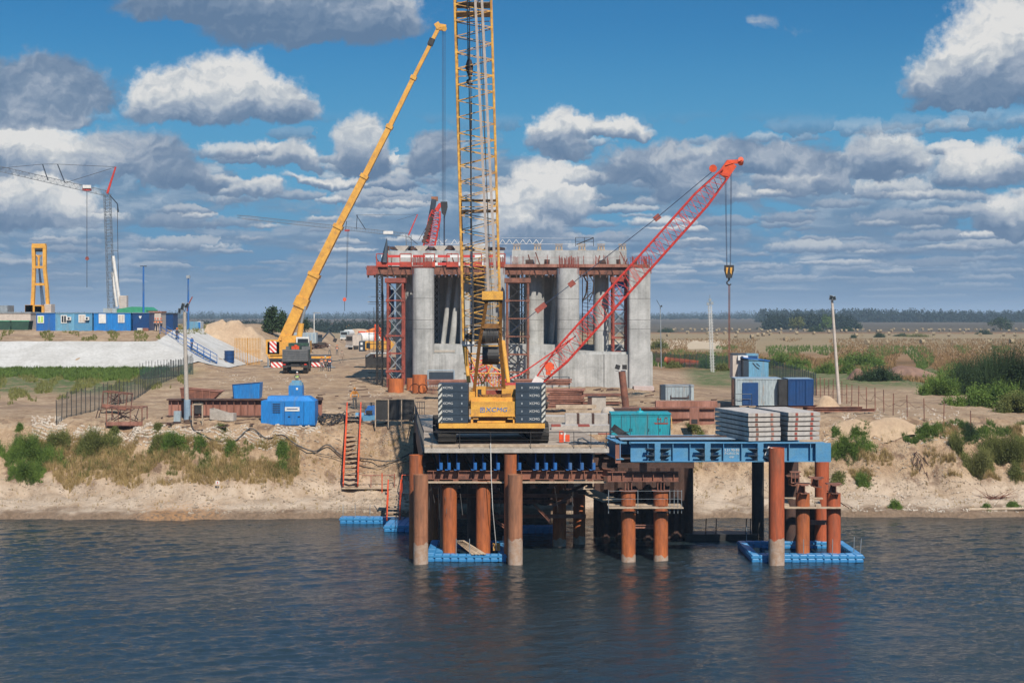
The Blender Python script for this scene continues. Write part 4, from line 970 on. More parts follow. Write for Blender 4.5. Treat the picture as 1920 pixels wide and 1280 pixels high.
for px in range(706, 950, 44):
    m = MB(); a, c = xx(px, 162.85), xx(px + 21, 162.85)
    m.path([(a, 162.85, z1 - .1), (a, 162.85, z1 + 1.35), (c, 162.85, z1 + 1.35), (c, 162.85, z1 - .1)], .05, 5); m.box(((a + c) / 2, 162.85, z1 + .2), (c - a, .04, .55))
    m.build('barrier_frame', 'redpaintold', pier)
m = MB(); m.b2(xx(712, 160.9), xx(944, 160.9), 162.88, 162.93, z1 + .95, z1 + 1.22); m.b2(xx(712, 160.9), xx(944, 160.9), 162.88, 162.93, z1 + .1, z1 + .4); m.build('striped_board', 'redwhiteband', pier)
MB().b2(xx(815, 178), xx(915, 178), 177, 178, 6, 20).build('rear_wall', 'conc', pier)
MB().b2(xx(1018, 178), xx(1046, 178), 177, 178, 6, 20).build('rear_wall', 'conc', pier)
m = MB()
for px in (753, 790, 826, 862, 898): 
    c = P3(px, 470, 164.8); m.prism([c + Vector((-.35, 0, 0)), c + Vector((.35, 0, 0)), c + Vector((.8, 0, .55)), c + Vector((-.8, 0, .55))], (0, 1.5, 0))
m.build('bearing_corbel', 'conc2', pier)
m = MB()
for k in range(26): x = xx(728 + k * 8.4, 168); m.box((x, 168 + random.uniform(-1, 1), zz(467, 168) + random.uniform(.0, .15)), (random.uniform(.3, .55), 2, random.uniform(.15, .5)), rz=random.uniform(-.3, .3))
m.build('stacked_formwork', 'darkrust', pier)
for px in (969, 1008, 1048, 1091, 1127, 1167):
    m = MB(); c = P3(px, 463, 165.2)
    for i in (-.3, 0, .3): m.box(c + Vector((0, i, .28)), (.85, .12, .08)); m.box(c + Vector((i, 0, -.15)), (.14, .7, .5)); m.box(c + Vector((0, i, .08)), (.75, .1, .08))
    m.box(c + Vector((0, 0, -.32)), (.9, .8, .08)); m.build('timber_crib', 'wood', pier)
for kk in range(26):
    px = random.uniform(700, 1210); m = MB(); c = P3(px, 0, 163.9); zt_ = z1 + random.uniform(-.1, .1)
    if kk % 3 == 0: m.box((c.x, 163.6, zt_ + .3), (random.uniform(.3, .9), .4, random.uniform(.4, .9)), ry=random.uniform(-.2, .2))
    elif kk % 3 == 1: m.beam((c.x, 163.5, zt_), (c.x + random.uniform(-.8, .8), 163.7, zt_ + random.uniform(.8, 1.6)), .1, .1)
    else:
        for q in range(5): m.tube((c.x + q * .14, 163.5, zt_), (c.x + q * .14, 163.5, zt_ + random.uniform(.5, 1.3)), .03, 4)
    m.build(('formwork_box', 'prop', 'rebar_ends')[kk % 3], ('darkrust', 'brown', 'redrust')[kk % 3], pier)
for kk in range(44):
    px = 690 + kk * 12.1; m = MB(); x = xx(px, 163); m.beam((x, 163.02, z0 + .05), (x + (.25 if kk % 2 else -.25), 163.02, z1 - .05), .08, .06); m.box((x, 163.3, z0 - .15), (.16, .5, .35)); m.build('deck_bracket', 'darkrust', pier)
tr = thing('cage_platform', 'small open steel railing cage on top of the pier', 'railing', P3(1096, 462, 167))
m = MB()
for x in (-1, 0, 1): m.tube((x, 0, 0), (x, 0, 1.0), .03, 5)
m.path([(-1, 0, 1), (1, 0, 1)], .03); m.path([(-1, 0, .5), (1, 0, .5)], .02); m.tube((-.9, 0, .2), (1.0, 0, .95), .06, 5); m.build('railing_bars', 'dark', tr)
# thin white truss far behind the deck
tw = thing('white_truss', 'thin white zigzag truss showing above the pier top', 'truss', (0, 0, 0))
m = MB(); Yw = 230
for a, c in ((815, 838), (846, 864), (936, 1018)):
    n = max(2, int((c - a) / 6)); pts = [at(a + (c - a) * k / n, 449 if k % 2 else 458, Yw) for k in range(n + 1)]; m.path(pts, .05, 4)
m.path([at(815, 457.5, Yw), at(1080, 457.5, Yw)], .03, 4); m.path([at(940, 446, Yw), at(1078, 447, Yw)], .02, 4); m.build('truss_bars', 'white', tw)
# steel falsework towers
def tower(label, px0, px1, Y, z0, z1, d=2.2, m1='redrust', name='falsework_tower', bays=6, head=True, mx='steel'):
    t = thing(name, label, 'scaffold tower', (0, 0, 0), 0, 'red steel falsework towers under the pier deck'); x0, x1 = xx(px0, Y), xx(px1, Y)
    th_ = .07 if name == 'access_ladder' else .14
    for x in (x0, x1):
        for y in (Y, Y + d): MB().tube((x, y, z0), (x, y, z1), th_, 8).build('leg', m1, t)
    m = MB(); h = (z1 - z0) / bays
    for k in range(bays + 1):
        z = z0 + h * k
        for y in (Y, Y + d): m.beam((x0, y, z), (x1, y, z), th_ * .65, th_ * .85)
        for x in (x0, x1): m.beam((x, Y, z), (x, Y + d, z), th_ * .65, th_ * .85)
    m.build('cross_bar', m1, t)
    for ya, yb_ in ((Y - .06, Y + .02), (Y + d, Y + d + .08)):
        m = MB()
        for k in range(bays):
            za, zb_ = z0 + h * k, z0 + h * (k + 1); m.beam((x0, ya, za), (x1, ya, zb_), th_ * .5, th_ * .5); m.beam((x1, yb_, za), (x0, yb_, zb_), th_ * .5, th_ * .5)
        m.build('diagonal_brace', mx, t)
    for x in (x0, x1):
        for k in (1, 3, 5): MB().box((x, Y, z0 + h * k), (th_ * 2.8, th_ * 2.8, .3)).build('joint_plate', m1, t)
    if head: MB().b2(x0 - .3, x1 + .3, Y - .2, Y + d, z1, z1 + .5).build('head_beam', m1, t)
    return t
tower('red falsework tower left of the first pier column', 727, 755, 160.5, 7.4, zz(530, 160.5))
tower('red falsework tower in the middle behind the yellow boom', 951, 990, 157.5, 7.4, zz(530, 157.5), m1='brown', mx='dark')
tower('red tower standing on the plinth between the two rightmost columns', 1150, 1175, 162.5, wt_, zz(529, 166), d=2.0, m1='redrust', bays=5, mx='steel')
tower('thin dark access scaffold far left under the deck end', 706, 716, 162, 7.8, zz(514, 162), d=1.0, m1='dark', bays=16, head=False, mx='dark', name='access_ladder')
tower('silvery ladder scaffold between the first two pier columns', 814, 823, 172, 8, zz(520, 172), d=1.2, m1='steel', bays=16, head=False, mx='dark', name='access_ladder')
tower('dark ladder scaffold seen through the middle red tower', 978, 984, 170, 8, zz(520, 170), d=1.0, m1='dark', bays=16, head=False, mx='dark', name='access_ladder')
sf = thing('tube_scaffold', 'loose grey tube scaffold with boards behind the left end of the pier', 'scaffold', (0, 0, 0))
m = MB()
for k in range(5):
    for Y in (172, 174.5): m.tube(at(692 + k * 9, 660, Y), at(692 + k * 9, 540 + 12 * (4 - k), Y), .035, 4)
for z in range(548, 660, 14): m.path([at(690, z + 8, 172), at(730, z + 8, 172)], .03, 4)
m.build('scaffold_tubes', 'steel', sf)
m = MB()
for z in (566, 620, 645): m.beam(at(690, z, 172.6), at(728, z, 172.6), .8, .06)
m.build('scaffold_board', 'wood', sf)
m = MB(); m.box(at(733, 570, 175), (.7, 1, 3.4)); m.build('blue_tarpaulin', 'bluedeep', sf)
lr = thing('scissor_stair', 'bent yellow stair frame hanging between pier columns', 'stair', (0, 0, 0))
m = MB(); Yl = 176
pts = [at(1093, 515, Yl), at(1101, 530, Yl), at(1099, 550, Yl), at(1092, 566, Yl)]
m.path(pts, .09); m.path([p + Vector((.8, .5, 0)) for p in pts], .06); m.path([at(1110, 548, Yl), at(1096, 562, Yl), at(1110, 548, Yl + 1)], .05)
for k in range(9): m.tube(at(1094 + 3, 518 + k * 5, Yl), at(1108, 516 + k * 5, Yl), .03, 4)
m.build('stair_frame', 'ywood', lr)
m = MB()
for k in range(14): m.beam(at(1092, 560 + k * 7, Yl + 1), at(1112, 563 + k * 7, Yl + 1), .3, .05)
for px in (1092, 1102, 1113): m.tube(at(px, 520, Yl + 1), at(px, 660, Yl + 1), .05, 5)
m.build('stair_flight', 'redrust', lr)
bs_ = thing('shore_beam', 'bright blue beam laid on the tower between the two rightmost columns', 'beam', P3(1161, 533, 163.4))
MB().box((0, -.3, 0), (1.7, .5, .9)).build('beam_body', 'bluebright', bs_)
dc = thing('debris_cone', 'dark blue cone shaped bundle at the left end of the pier top', 'bundle', P3(721, 492, 163))
MB().tube((0, 0, 0), (.25, 0, 2.6), .45, 7, .04).build('bundle_body', 'slate', dc)
for px, r_, h_ in ((742, 15, 26), (787, 14, 34), (771, 9, 22)):
    g = ground(px, 735) if px != 771 else ground(px, 731)
    t = thing('casing_pipe', {742: 'rusty casing pipe cluster under the left red tower', 787: 'wide rusty casing pipe at the foot of the first column', 771: 'narrower rusty casing pipe between two wider ones'}[px], 'pipe', g)
    MB().pipe((0, 0, -.3), (0, 0, h_ / F * g.y), r_ / F * g.y, .04).build('pipe_wall', 'rust', t, smooth=True)

# ------------------------------------------------------------------ red lattice crane
RY = 138.0
rc = thing('red_crawler_crane', 'red lattice boom crane standing behind the dark counterweights', 'crane', gz(xx(985, RY), RY))
o_ = Vector(rc.location)
def rp_(px, py, Y=RY): return at(px, py, Y) - o_
a0, a1 = rp_(1008, 716), rp_(1362, 322, RY - 4)
m = MB(); m.lattice(a0, a1, 1.55, 1.75, 46, .075, .03, up=(0, 1, 0), t0=.45, t1=.55, ends=.13, horiz=6)
bm = m.build('boom', 'red', rc)
m = MB(); tip = rp_(1388, 303, RY - 4)
m.beam(a1 + (a1 - a0) * -.02, rp_(1372, 306, RY - 4), 1.0, .75, (0, 1, 0)); m.beam(rp_(1366, 304, RY - 4), tip, .35, .3, (0, 1, 0)); m.tube(rp_(1389, 299, RY - 4.3), rp_(1389, 306, RY - 3.4), .25, 10)
m.tube(rp_(1337, 316, RY - 4.5), rp_(1337, 316, RY - 3.4), .35, 12)
for s_ in (-.4, .4): m.tube(rp_(1360, 310, RY - 4 + s_), rp_(1392, 300, RY - 4 + s_), .05, 5)
m.build('boom_head', 'orange', rc)
m = MB()
for s_ in (-.35, .35):
    e = [rp_(1340, 318, RY - 4 + s_), rp_(1232, 408, RY - 3 + s_), rp_(1094, 515, RY - 1.5 + s_), rp_(1012, 578, RY - .5 + s_), rp_(958, 622, RY + s_)]
    m.path(e, .035, 5)
m.build('pendant_line', 'rope', rc)
m = MB()
for c, d_ in (((1232, 408), 5), ((1072, 532), 5), ((1014, 577), 9)): p = rp_(*c, RY - 2); m.beam(rp_(c[0] - d_, c[1] + d_ * .8, RY - 2), rp_(c[0] + d_, c[1] - d_ * .8, RY - 2), .5, .22, (0, 1, 0))
m.build('pendant_joint', 'redrust', rc)
m = MB()
for s_ in (-.5, .5): m.tube(rp_(1075, 633, RY + s_), rp_(975, 702, RY + s_), .07, 6); m.tube(rp_(1080, 629, RY + s_), rp_(1012, 688, RY + s_), .05, 6)
m.tube(rp_(975, 702), rp_(940, 716), .06, 5); m.build('backstop', 'red', rc)
m = MB(); m.lattice(rp_(905, 716), rp_(890, 672), 1.6, 1.2, 6, .06, .035, up=(0, 1, 0)); m.lattice(rp_(940, 722), rp_(900, 680), 1.2, 1.0, 6, .05, .03, up=(0, 1, 0)); m.build('gantry', 'red', rc)
m = MB(); m.box(rp_(1034, 687, RY - .9), (.5, .05, .5)); m.box(rp_(1028, 699, RY - .9), (.45, .3, .35)); m.tube(rp_(1030, 687, RY - 1), rp_(1030, 687, RY), .42, 14); m.build('rope_guide', 'orange', rc)
MB().beam(rp_(1004, 722, RY - .6), rp_(1012, 708, RY - .6), .9, .7, (0, 1, 0)).build('boom_foot', 'white', rc)
m = MB(); m.b2(-2.2, 1.4, -1.4, 2.4, 1.1, 2.15); m.build('machinery_house', 'red', rc)
for s_ in (-1, 1):
    m = MB(); m.box((s_ * 1.9 - .3, .5, .5), (.8, 5.4, .9)); m.tube((s_ * 1.9 - .7, -2.2, .5), (s_ * 1.9 + .1, -2.2, .5), .47, 14); m.tube((s_ * 1.9 - .7, 3.2, .5), (s_ * 1.9 + .1, 3.2, .5), .47, 14); m.build('crawler_track', 'black', rc)
hk = thing('hook_block', 'black and yellow hook block hanging from the red lattice boom', 'hook', at(1367, 515, RY - 4))
s1 = (RY - 4) / F
m = MB(); m.prism([(-.40, -.2, .85), (.40, -.2, .85), (.42, -.2, .4), (.22, -.2, -.3), (-.22, -.2, -.3), (-.42, -.2, .4)], (0, .4, 0)); m.build('block_body', 'dark', hk)
m = MB(); m.prism([(-.30, -.22, .65), (-.1, -.22, .65), (-.22, -.22, .0), (-.30, -.22, .2)], (0, -.02, 0)); m.prism([(.06, -.22, .65), (.26, -.22, .65), (.18, -.22, 0), (.06, -.22, .2)], (0, -.02, 0)); m.build('warning_stripe', 'yellow', hk)
m = MB(); m.tube((0, 0, -.3), (0, 0, -.5), .1, 8); m.path([(0, 0, -.5), (-.18, 0, -.62), (-.2, 0, -.8), (0, 0, -.93), (.18, 0, -.85)], .07); m.build('hook', 'dark', hk)
m = MB()
for dx_ in (-8, -6, 3, 5): m.tube((dx_ * s1 * .6, 0, .8), (dx_ * s1, 0, (515 - 318) * s1), .02, 5)
m.build('hoist_rope', 'rope', hk)
m = MB(); m.tube((-.03, 0, -.9), (-.03, 0, (515 - 690) * s1), .035, 5); m.tube((.07, 0, -.9), (.05, 0, (515 - 690) * s1), .035, 5); m.build('sling', 'brown', hk)

# ------------------------------------------------------------------ yellow telescopic crane
TY = 214.0
tc0 = ground(560, 688); TY = tc0.y
tk = thing('mobile_crane', 'yellow truck crane with a very long telescopic boom raised over the site', 'mobile crane', tc0)
o2 = Vector(tk.location); s2 = TY / F
def tp_(px, py, dy=0): return at(px, py, TY + dy) - o2
segs = [((532, 640), (591, 512), 1.75), ((590, 514), (636, 422), 1.38), ((635, 424), (685, 328), 1.10), ((684, 330), (732, 235), .90), ((731, 237), (777, 143), .74), ((776, 145), (823, 52), .60)]
m = MB(); pr = None
for (a, b_, w) in segs:
    P0, P1 = tp_(*a), tp_(*b_); m.beam(P0, P1, w * .8, w, (0, 1, 0))
    d_ = (P1 - P0).normalized(); 
bmx = m.build('telescopic_boom', 'yellow', tk)
for (a, b_, w) in segs[:-1]:
    P0, P1 = tp_(*a), tp_(*b_); d_ = (P1 - P0).normalized(); MB().beam(P1 - d_ * .5, P1, w * .8 + .2, w + .22, (0, 1, 0)).build('boom_collar', 'yellow', bmx)
MB().beam(tp_(562, 576), tp_(570, 558), 1.75, 2.05, (0, 1, 0)).build('boom_collar', 'yellow', bmx)
m = MB(); m.beam(tp_(806, 85), tp_(811, 73), .7, .9, (0, 1, 0)); m.build('boom_marking', 'dark', bmx)
m = MB(); m.beam(tp_(818, 50), tp_(836, 53), .8, .7, (0, 1, 0)); m.tube(tp_(833, 54, -.5), tp_(833, 54, .5), .35, 10); m.beam(tp_(818, 44), tp_(824, 54), .7, .8, (0, 1, 0)); m.build('boom_head', 'yellow', tk)
m = MB(); m.tube(tp_(560, 640, -.9), tp_(565, 606, -.9), .38, 12); m.build('lift_cylinder', 'yellow', tk)
m = MB(); m.tube(tp_(565, 606, -.9), tp_(573, 574, -.9), .17, 10); m.build('cylinder_rod', 'steel', tk)
m = MB(); 
for px in (829.5, 832, 834.5): m.tube(tp_(px, 56), tp_(px - .2, 380), .03, 5)
m.build('hoist_rope', 'rope', tk)
th = thing('hook_block', 'dark hook block on the telescopic crane ropes above the pier', 'hook', at(833, 391, TY))
m = MB(); m.prism([(-.5, -.2, .9), (.4, -.2, .9), (.45, -.2, .2), (.1, -.2, -1.1), (-.35, -.2, -.6)], (0, .4, 0)); m.build('block_body', 'dark', th)
MB().tube((0, 0, -1), (0, 0, (391 - 540) * s2), .11, 6).build('hanging_sling', 'rope', th)
m = MB(); m.box(tp_(530, 655), (3.6, 2.6, 2.1)); m.box(tp_(560, 650, .2), (3.2, 2.4, 1.6)); m.box(tp_(514, 650), (1.8, 2.6, 1.9)); m.box(tp_(548, 640), (2.4, 2.2, 1.6)); m.build('superstructure', 'yellow', tk)
m = MB(); m.box(tp_(512, 650, -1.4), (.9, .06, 1.5)); m.build('hazard_panel', 'redwhite', tk)
m = MB(); m.b2(-3.6, 4.2, -1.3, 1.3, .9, 1.6); m.build('chassis', 'slate', tk)
for x in (-3.0, -1.6, 1.2, 2.5, 3.7):
    for y in (-1.15, 1.15): MB().tube((x, y - .25, .6), (x, y + .25, .6), .6, 16).build('wheel', 'black', tk)
for dx_, w in ((-2.2, 3.0), (3.3, 2.6)):
    m = MB(); m.box((dx_ + .0, -2.2, 1.35), (w, .2, .3)); m.build('outrigger_beam', 'yellow', tk)
m = MB()
for x in (-3.7, 4.6): m.tube((x, -2.2, 0), (x, -2.2, 1.4), .12, 8); m.box((x, -2.2, .05), (1.0, 1.0, .1))
m.build('outrigger_leg', 'steel', tk)
m = MB(); m.box(tp_(568, 645, -1.1), (1.7, .8, 1.9)); cbx = m.build('cab', 'white', tk); MB().box(tp_(568, 642, -1.52), (1.4, .05, 1.0)).build('windscreen', 'glass', cbx)

# small red crane behind the pier
sc_ = thing('red_black_crane', 'red lattice crane with a black telescopic boom behind the pier top', 'crane', gz(xx(790, 205), 205)); o3 = Vector(sc_.location)
def sp_(px, py, Y=205): return at(px, py, Y) - o3
m = MB(); m.lattice(sp_(785, 560), sp_(818, 395), 1.5, 1.2, 26, .10, .045, up=(0, 1, 0), t1=.7, ends=.1); m.path([sp_(816, 396), sp_(826, 381), sp_(833, 381)], .12); m.beam(sp_(818, 395), sp_(826, 383), .5, .7, (0, 1, 0)); m.build('lattice_boom', 'red', sc_)
m = MB(); m.beam(sp_(800, 455, 206), sp_(814, 374, 206), .7, .8, (0, 1, 0)); m.build('telescopic_boom', 'slate', sc_)
m = MB(); m.box(sp_(815, 373, 206), (.9, .6, .6)); m.box(sp_(813, 379, 206), (.6, .6, .4)); m.build('boom_head', 'rustpale', sc_)
m = MB()
for k in range(7): m.tube(sp_(795 + k * 2.2, 452 - k * 7, 204.3), sp_(795 + k * 2.2, 452 - k * 7, 204.6), .32, 12)
m.build('pulley_row', 'darkrust', sc_)
m = MB(); m.tube(sp_(812, 405), sp_(785, 450), .04, 5)
for px in (822, 825): m.tube(sp_(px, 396), sp_(px - 1, 460), .03, 4)
m.build('stay_rope', 'rope', sc_)
MB().b2(-3, 3, 0, 3, 0, 2.5).build('carrier', 'orange', sc_)
# ------------------------------------------------------------------ tower cranes
M['mastgrey'] = mat('mast_grey_paint', (0.17, 0.19, 0.21), (0.11, 0.125, 0.14), .6)
def tower_crane(label, Y, base, apex, peak, jib, mast_w, jib_bits, cw, pend):
    t = thing('tower_crane', label, 'tower crane', gz(xx(base[0], Y), Y), 0, 'self erecting tower cranes at the left'); o = Vector(t.location)
    q = lambda p, dy=0: at(p[0], p[1], Y + dy) - o
    m = MB(); m.lattice(Vector((0, 0, 0)), q(apex), mast_w, mast_w, 44, .055, .028, up=(0, 1, 0)); m.build('mast', 'mastgrey', t)
    m = MB(); m.lattice(q(apex), q(jib), .9, 1.15, 60, .045, .02, up=(0, 1, 0), t1=.7, ends=.06); m.build('jib', 'mastgrey', t)
    m = MB(); m.tube(q(apex), q(peak), .22, 6, .14); m.tube(q(apex, .9), q(peak), .18, 6, .12); m.build('peak_strut', 'red', t)
    m = MB()
    for a, b_ in pend: m.tube(q(a), q(b_), .045, 4)
    m.build('stay_cable', 'cable', t)
    for a, b_ in jib_bits: MB().tube(q(a), q(b_), .10, 5).build('jib_strut', 'slate', t)
    m = MB(); m.box(q(cw), (1.3, .9, .5)); m.build('trolley', 'red', t)
    return t, q
t1, q1 = tower_crane('nearer tower crane with its jib reaching out of the picture at the left', 255, (210, 585), (201, 363), (217, 313), (-160, 280), 1.0, [((90, 338), (80, 308)), ((122, 343), (108, 308)), ((203, 363), (220, 382)), ((220, 382), (222, 398))], (163, 355), [((217, 313), (108, 308)), ((108, 308), (80, 308)), ((80, 308), (-150, 330)), ((215, 314), (122, 343)), ((220, 385), (221, 470)), ((221, 470), (224, 575)), ((221, 470), (212, 470)), ((163, 356), (163, 484))])
m = MB(); m.box(q1((163, 350), -.6), (1.4, .05, .55)); m.build('sign_board', 'white', t1)
m = MB(); m.tube(q1((212, 480)), q1((225, 572)), .28, 8); m.tube(q1((210, 510)), q1((219, 575)), .22, 8); m.build('erection_strut', 'white', t1)
m = MB()
for k in range(6): m.box(q1((232, 556 + k * 4.2)), (1.25, 1.2, .34))
m.build('ballast_block', 'cream', t1)
hk2 = thing('lifting_hook', 'small pink hook hanging under the nearer tower crane jib', 'hook', at(163, 485, 255)); MB().prism([(-.2, 0, .35), (.2, 0, .35), (.32, 0, -.1), (0, 0, -.3), (-.32, 0, -.1)], (0, .25, 0)).build('block_body', 'redrust', hk2); MB().tube((0, 0, -.2), (0, 0, -4.9), .05, 5).build('chain', 'cable', hk2)
t2, q2_ = tower_crane('fainter farther tower crane whose mast foot hides behind the pier', 400, (772, 700), (766, 441), (783, 402), (445, 406), 1.4, [((668, 430), (670, 403)), ((686, 431), (668, 403)), ((648, 430), (650, 415)), ((766, 444), (783, 458))], (651, 432), [((783, 402), (668, 403)), ((783, 402), (745, 413)), ((651, 433), (649, 558)), ((653, 433), (650, 558))])
MB().box(q2_((728, 436), -.8), (2.6, .05, .8)).build('sign_board', 'white', t2)
hk3 = thing('lifting_hook', 'tiny orange hook hanging low under the farther tower crane', 'hook', at(646, 562, 400)); MB().prism([(-.3, 0, .6), (.3, 0, .6), (.5, 0, -.1), (0, 0, -.5), (-.5, 0, -.1)], (0, .4, 0)).build('block_body', 'orange', hk3); MB().tube((0, 0, -.3), (0, 0, -3), .07, 5).build('chain', 'cable', hk3)
# yellow A frame crane on the raised platform
g = gz(xx(76, 235), 235); ya = thing('gantry_crane', 'yellow crane with a tall narrow frame behind the blue site cabins', 'crane', g); q = lambda px, py, dy=0: at(px, py, 235 + dy) - g
m = MB()
for pts in (((61, 578), (63, 540), (64, 500), (63, 460)), ((90, 575), (88, 540), (84, 505), (84, 460))):
    for a, b_ in zip(pts[:-1], pts[1:]): m.beam(q(*a), q(*b_), .5, .6, (0, 1, 0))
m.beam(q(61, 461), q(86, 461), .7, .7, (0, 1, 0)); m.beam(q(64, 501), q(84, 501), .4, .35, (0, 1, 0)); m.beam(q(62, 533), q(88, 533), .4, .4, (0, 1, 0)); m.beam(q(73, 478), q(73, 500), .3, .3, (0, 1, 0)); m.path([q(68, 478), q(73, 484), q(78, 478)], .1); m.build('tall_frame', 'yellow', ya)
m = MB(); m.tube(q(67, 468), q(80, 468), .35, 10); m.build('sheave', 'dark', ya)
m = MB()
for k in range(4): m.tube(q(72 + k * .7, 500), q(78 + k * 2, 575), .05, 4)
for k in range(5): m.tube(q(68 + k * 2.4, 478), q(68 + k * 2.4, 500), .035, 4)
m.build('luffing_rope', 'rope', ya)
m = MB(); m.box(q(68, 586), (2.6, 3, 2.4)); m.box(q(60, 590), (1.2, 3, 3.0)); m.box(q(79, 580), (1.4, 3, 1)); m.box(q(72, 600), (4, 4, 1.6)); m.build('machinery_house', 'yellow', ya)
m = MB()
for k in range(4): m.box(q(93, 572 + k * 4), (1.1, 2, .3))
m.build('counterweight_block', 'cream', ya)
# ------------------------------------------------------------------ people
def skin_mesh(name, chains, mats_fn, mats, parent, sub=1):
    """chains: list of (list of (pos, radius)); first chain root = pelvis. joints shared by equal positions."""
    idx = {}; vs = []; rs = []; es = []
    for ch in chains:
        prev = None
        for p, r in ch:
            k = tuple(round(c, 4) for c in p)
            if k not in idx: idx[k] = len(vs); vs.append(p); rs.append(r)
            if prev is not None and prev != idx[k]: es.append((prev, idx[k]))
            prev = idx[k]
    me = bpy.data.meshes.new(name); me.from_pydata(vs, es, []); me.update()
    o = bpy.data.objects.new(name, me); COL.objects.link(o)
    sk = o.modifiers.new('skin', 'SKIN'); sk.use_smooth_shade = True
    if not me.skin_vertices: me.skin_vertices.new(name='')
    for i, sv in enumerate(me.skin_vertices[0].data): sv.radius = (rs[i], rs[i] * (0.8 if rs[i] > .1 else 1)); sv.use_root = (i == 0)
    ss_ = o.modifiers.new('sub', 'SUBSURF'); ss_.levels = sub; ss_.render_levels = sub
    dg = bpy.context.evaluated_depsgraph_get(); nm = bpy.data.meshes.new_from_object(o.evaluated_get(dg)); nm.name = name
    bpy.data.objects.remove(o); o = bpy.data.objects.new(name, nm); COL.objects.link(o); o.parent = parent
    nm.materials.clear()
    for k in mats: nm.materials.append(M[k])
    for pl_ in nm.polygons:
        pl_.material_index = mats_fn(pl_.center); pl_.use_smooth = True
    return o
def person(label, loc, rz, top='workgrey', legs='workgrey', vest=None, hat='vesty', stride=.12, arms=((.25, .1), (-.25, .1)), group=None, lean=0):
    t = thing('person', label, 'person', loc, rz, group)
    pel = (0, 0, .95); ch = []
    ch.append([(pel, .15), ((0, .01 + lean * .3, 1.15), .135), ((0, lean * .6, 1.35), .165), ((0, lean, 1.46), .10), ((0, lean - .01, 1.53), .055), ((0, lean - .02, 1.62), .088), ((0, lean - .01, 1.71), .085)])
    hand_z = []
    for s_, (fw, sp_) in zip((-1, 1), arms):
        sh = (s_ * .19, lean, 1.42); el_ = (s_ * (.24 + sp_ * .3), lean - fw * .35 + .03, 1.14); wr = (s_ * (.25 + sp_ * .15), lean - fw - .02, .90 + abs(fw) * .45)
        ch.append([((0, lean, 1.46), .10), (sh, .065), (el_, .045), (wr, .03), ((wr[0], wr[1] - .02, wr[2] - .07), .035)])
        hw = (wr[0], wr[1] - .02, wr[2] - .07); hand_z.append(hw)
        for f in range(4): ch.append([(hw, .035), ((hw[0] + (f - 1.5) * .018, hw[1] - .01, hw[2] - .05), .010), ((hw[0] + (f - 1.5) * .02, hw[1] - .03, hw[2] - .09 + abs(f - 1.5) * .008), .009)])
        ch.append([(hw, .035), ((hw[0] - s_ * .04, hw[1] - .03, hw[2] - .03), .010)])
    for s_ in (-1, 1):
        y = s_ * stride
        ch.append([(pel, .15), ((s_ * .10, 0, .88), .10), ((s_ * .12, y * .6 - .03, .50), .065), ((s_ * .13, y, .10), .045), ((s_ * .14, y - .04, .045), .045), ((s_ * .15, y - .17, .035), .035)])
    def mf(c):
        if c[2] > 1.50: return 2
        if any((Vector(c) - Vector(h)).length < .12 for h in hand_z): return 2
        if c[2] < .12: return 3
        return 1 if c[2] < 1.0 and abs(c[0]) < .24 else 0
    skin_mesh('body', ch, mf, (top, legs, 'skin', 'dark'), t)
    m = MB(); y = lean - .105
    m.add([(-.012, y + .02, 1.60), (.012, y + .02, 1.60), (0, y - .02, 1.60), (0, y + .015, 1.65)], [(0, 1, 2), (0, 2, 3), (1, 3, 2), (0, 3, 1)])
    m.box((-.032, y + .03, 1.655), (.02, .02, .012)); m.box((.032, y + .03, 1.655), (.02, .02, .012)); m.box((0, y + .03, 1.57), (.05, .02, .012)); m.box((-.09, lean - .01, 1.64), (.015, .03, .05)); m.box((.09, lean - .01, 1.64), (.015, .03, .05))
    m.build('face', 'skin', t)
    m = MB().dome((0, lean - .015, 1.69), .115, 12, 4, 1.0); m.tube((0, lean - .04, 1.688), (0, lean - .04, 1.70), .14, 12); m.build('hard_hat', hat, t)
    if vest:
        skin_mesh('vest', [[((0, .01, 1.0), .165), ((0, .01 + lean * .3, 1.15), .155), ((0, lean * .6, 1.35), .185), ((0, lean, 1.44), .13)], [((0, lean * .6, 1.35), .185), ((.16, lean * .8, 1.40), .09)], [((0, lean * .6, 1.35), .185), ((-.16, lean * .8, 1.40), .09)]], lambda c: 0, (vest,), t)
        MB().box((0, lean * .5, 1.16), (.36, .30, .05)).build('reflective_band', 'white', t)
    return t
GP = 'workers on the building site'
g = ground(665, 765); wp_ = person('worker in orange vest and hard hat standing alone by the red stairs', g, R(10), 'vesty', 'workgrey', 'vesty', 'vesty', .16, ((.05, .35), (.05, .35)), GP); wp_.scale = (1.08, 1.08, 1.08)
g = ground(557, 727); person('worker in lime vest and white helmet behind the blue compressor', g + Vector((0, 0, 0)), R(170), 'workgrey', 'workgrey', 'vestg', 'white', .05, ((.3, .2), (.3, .2)), GP)
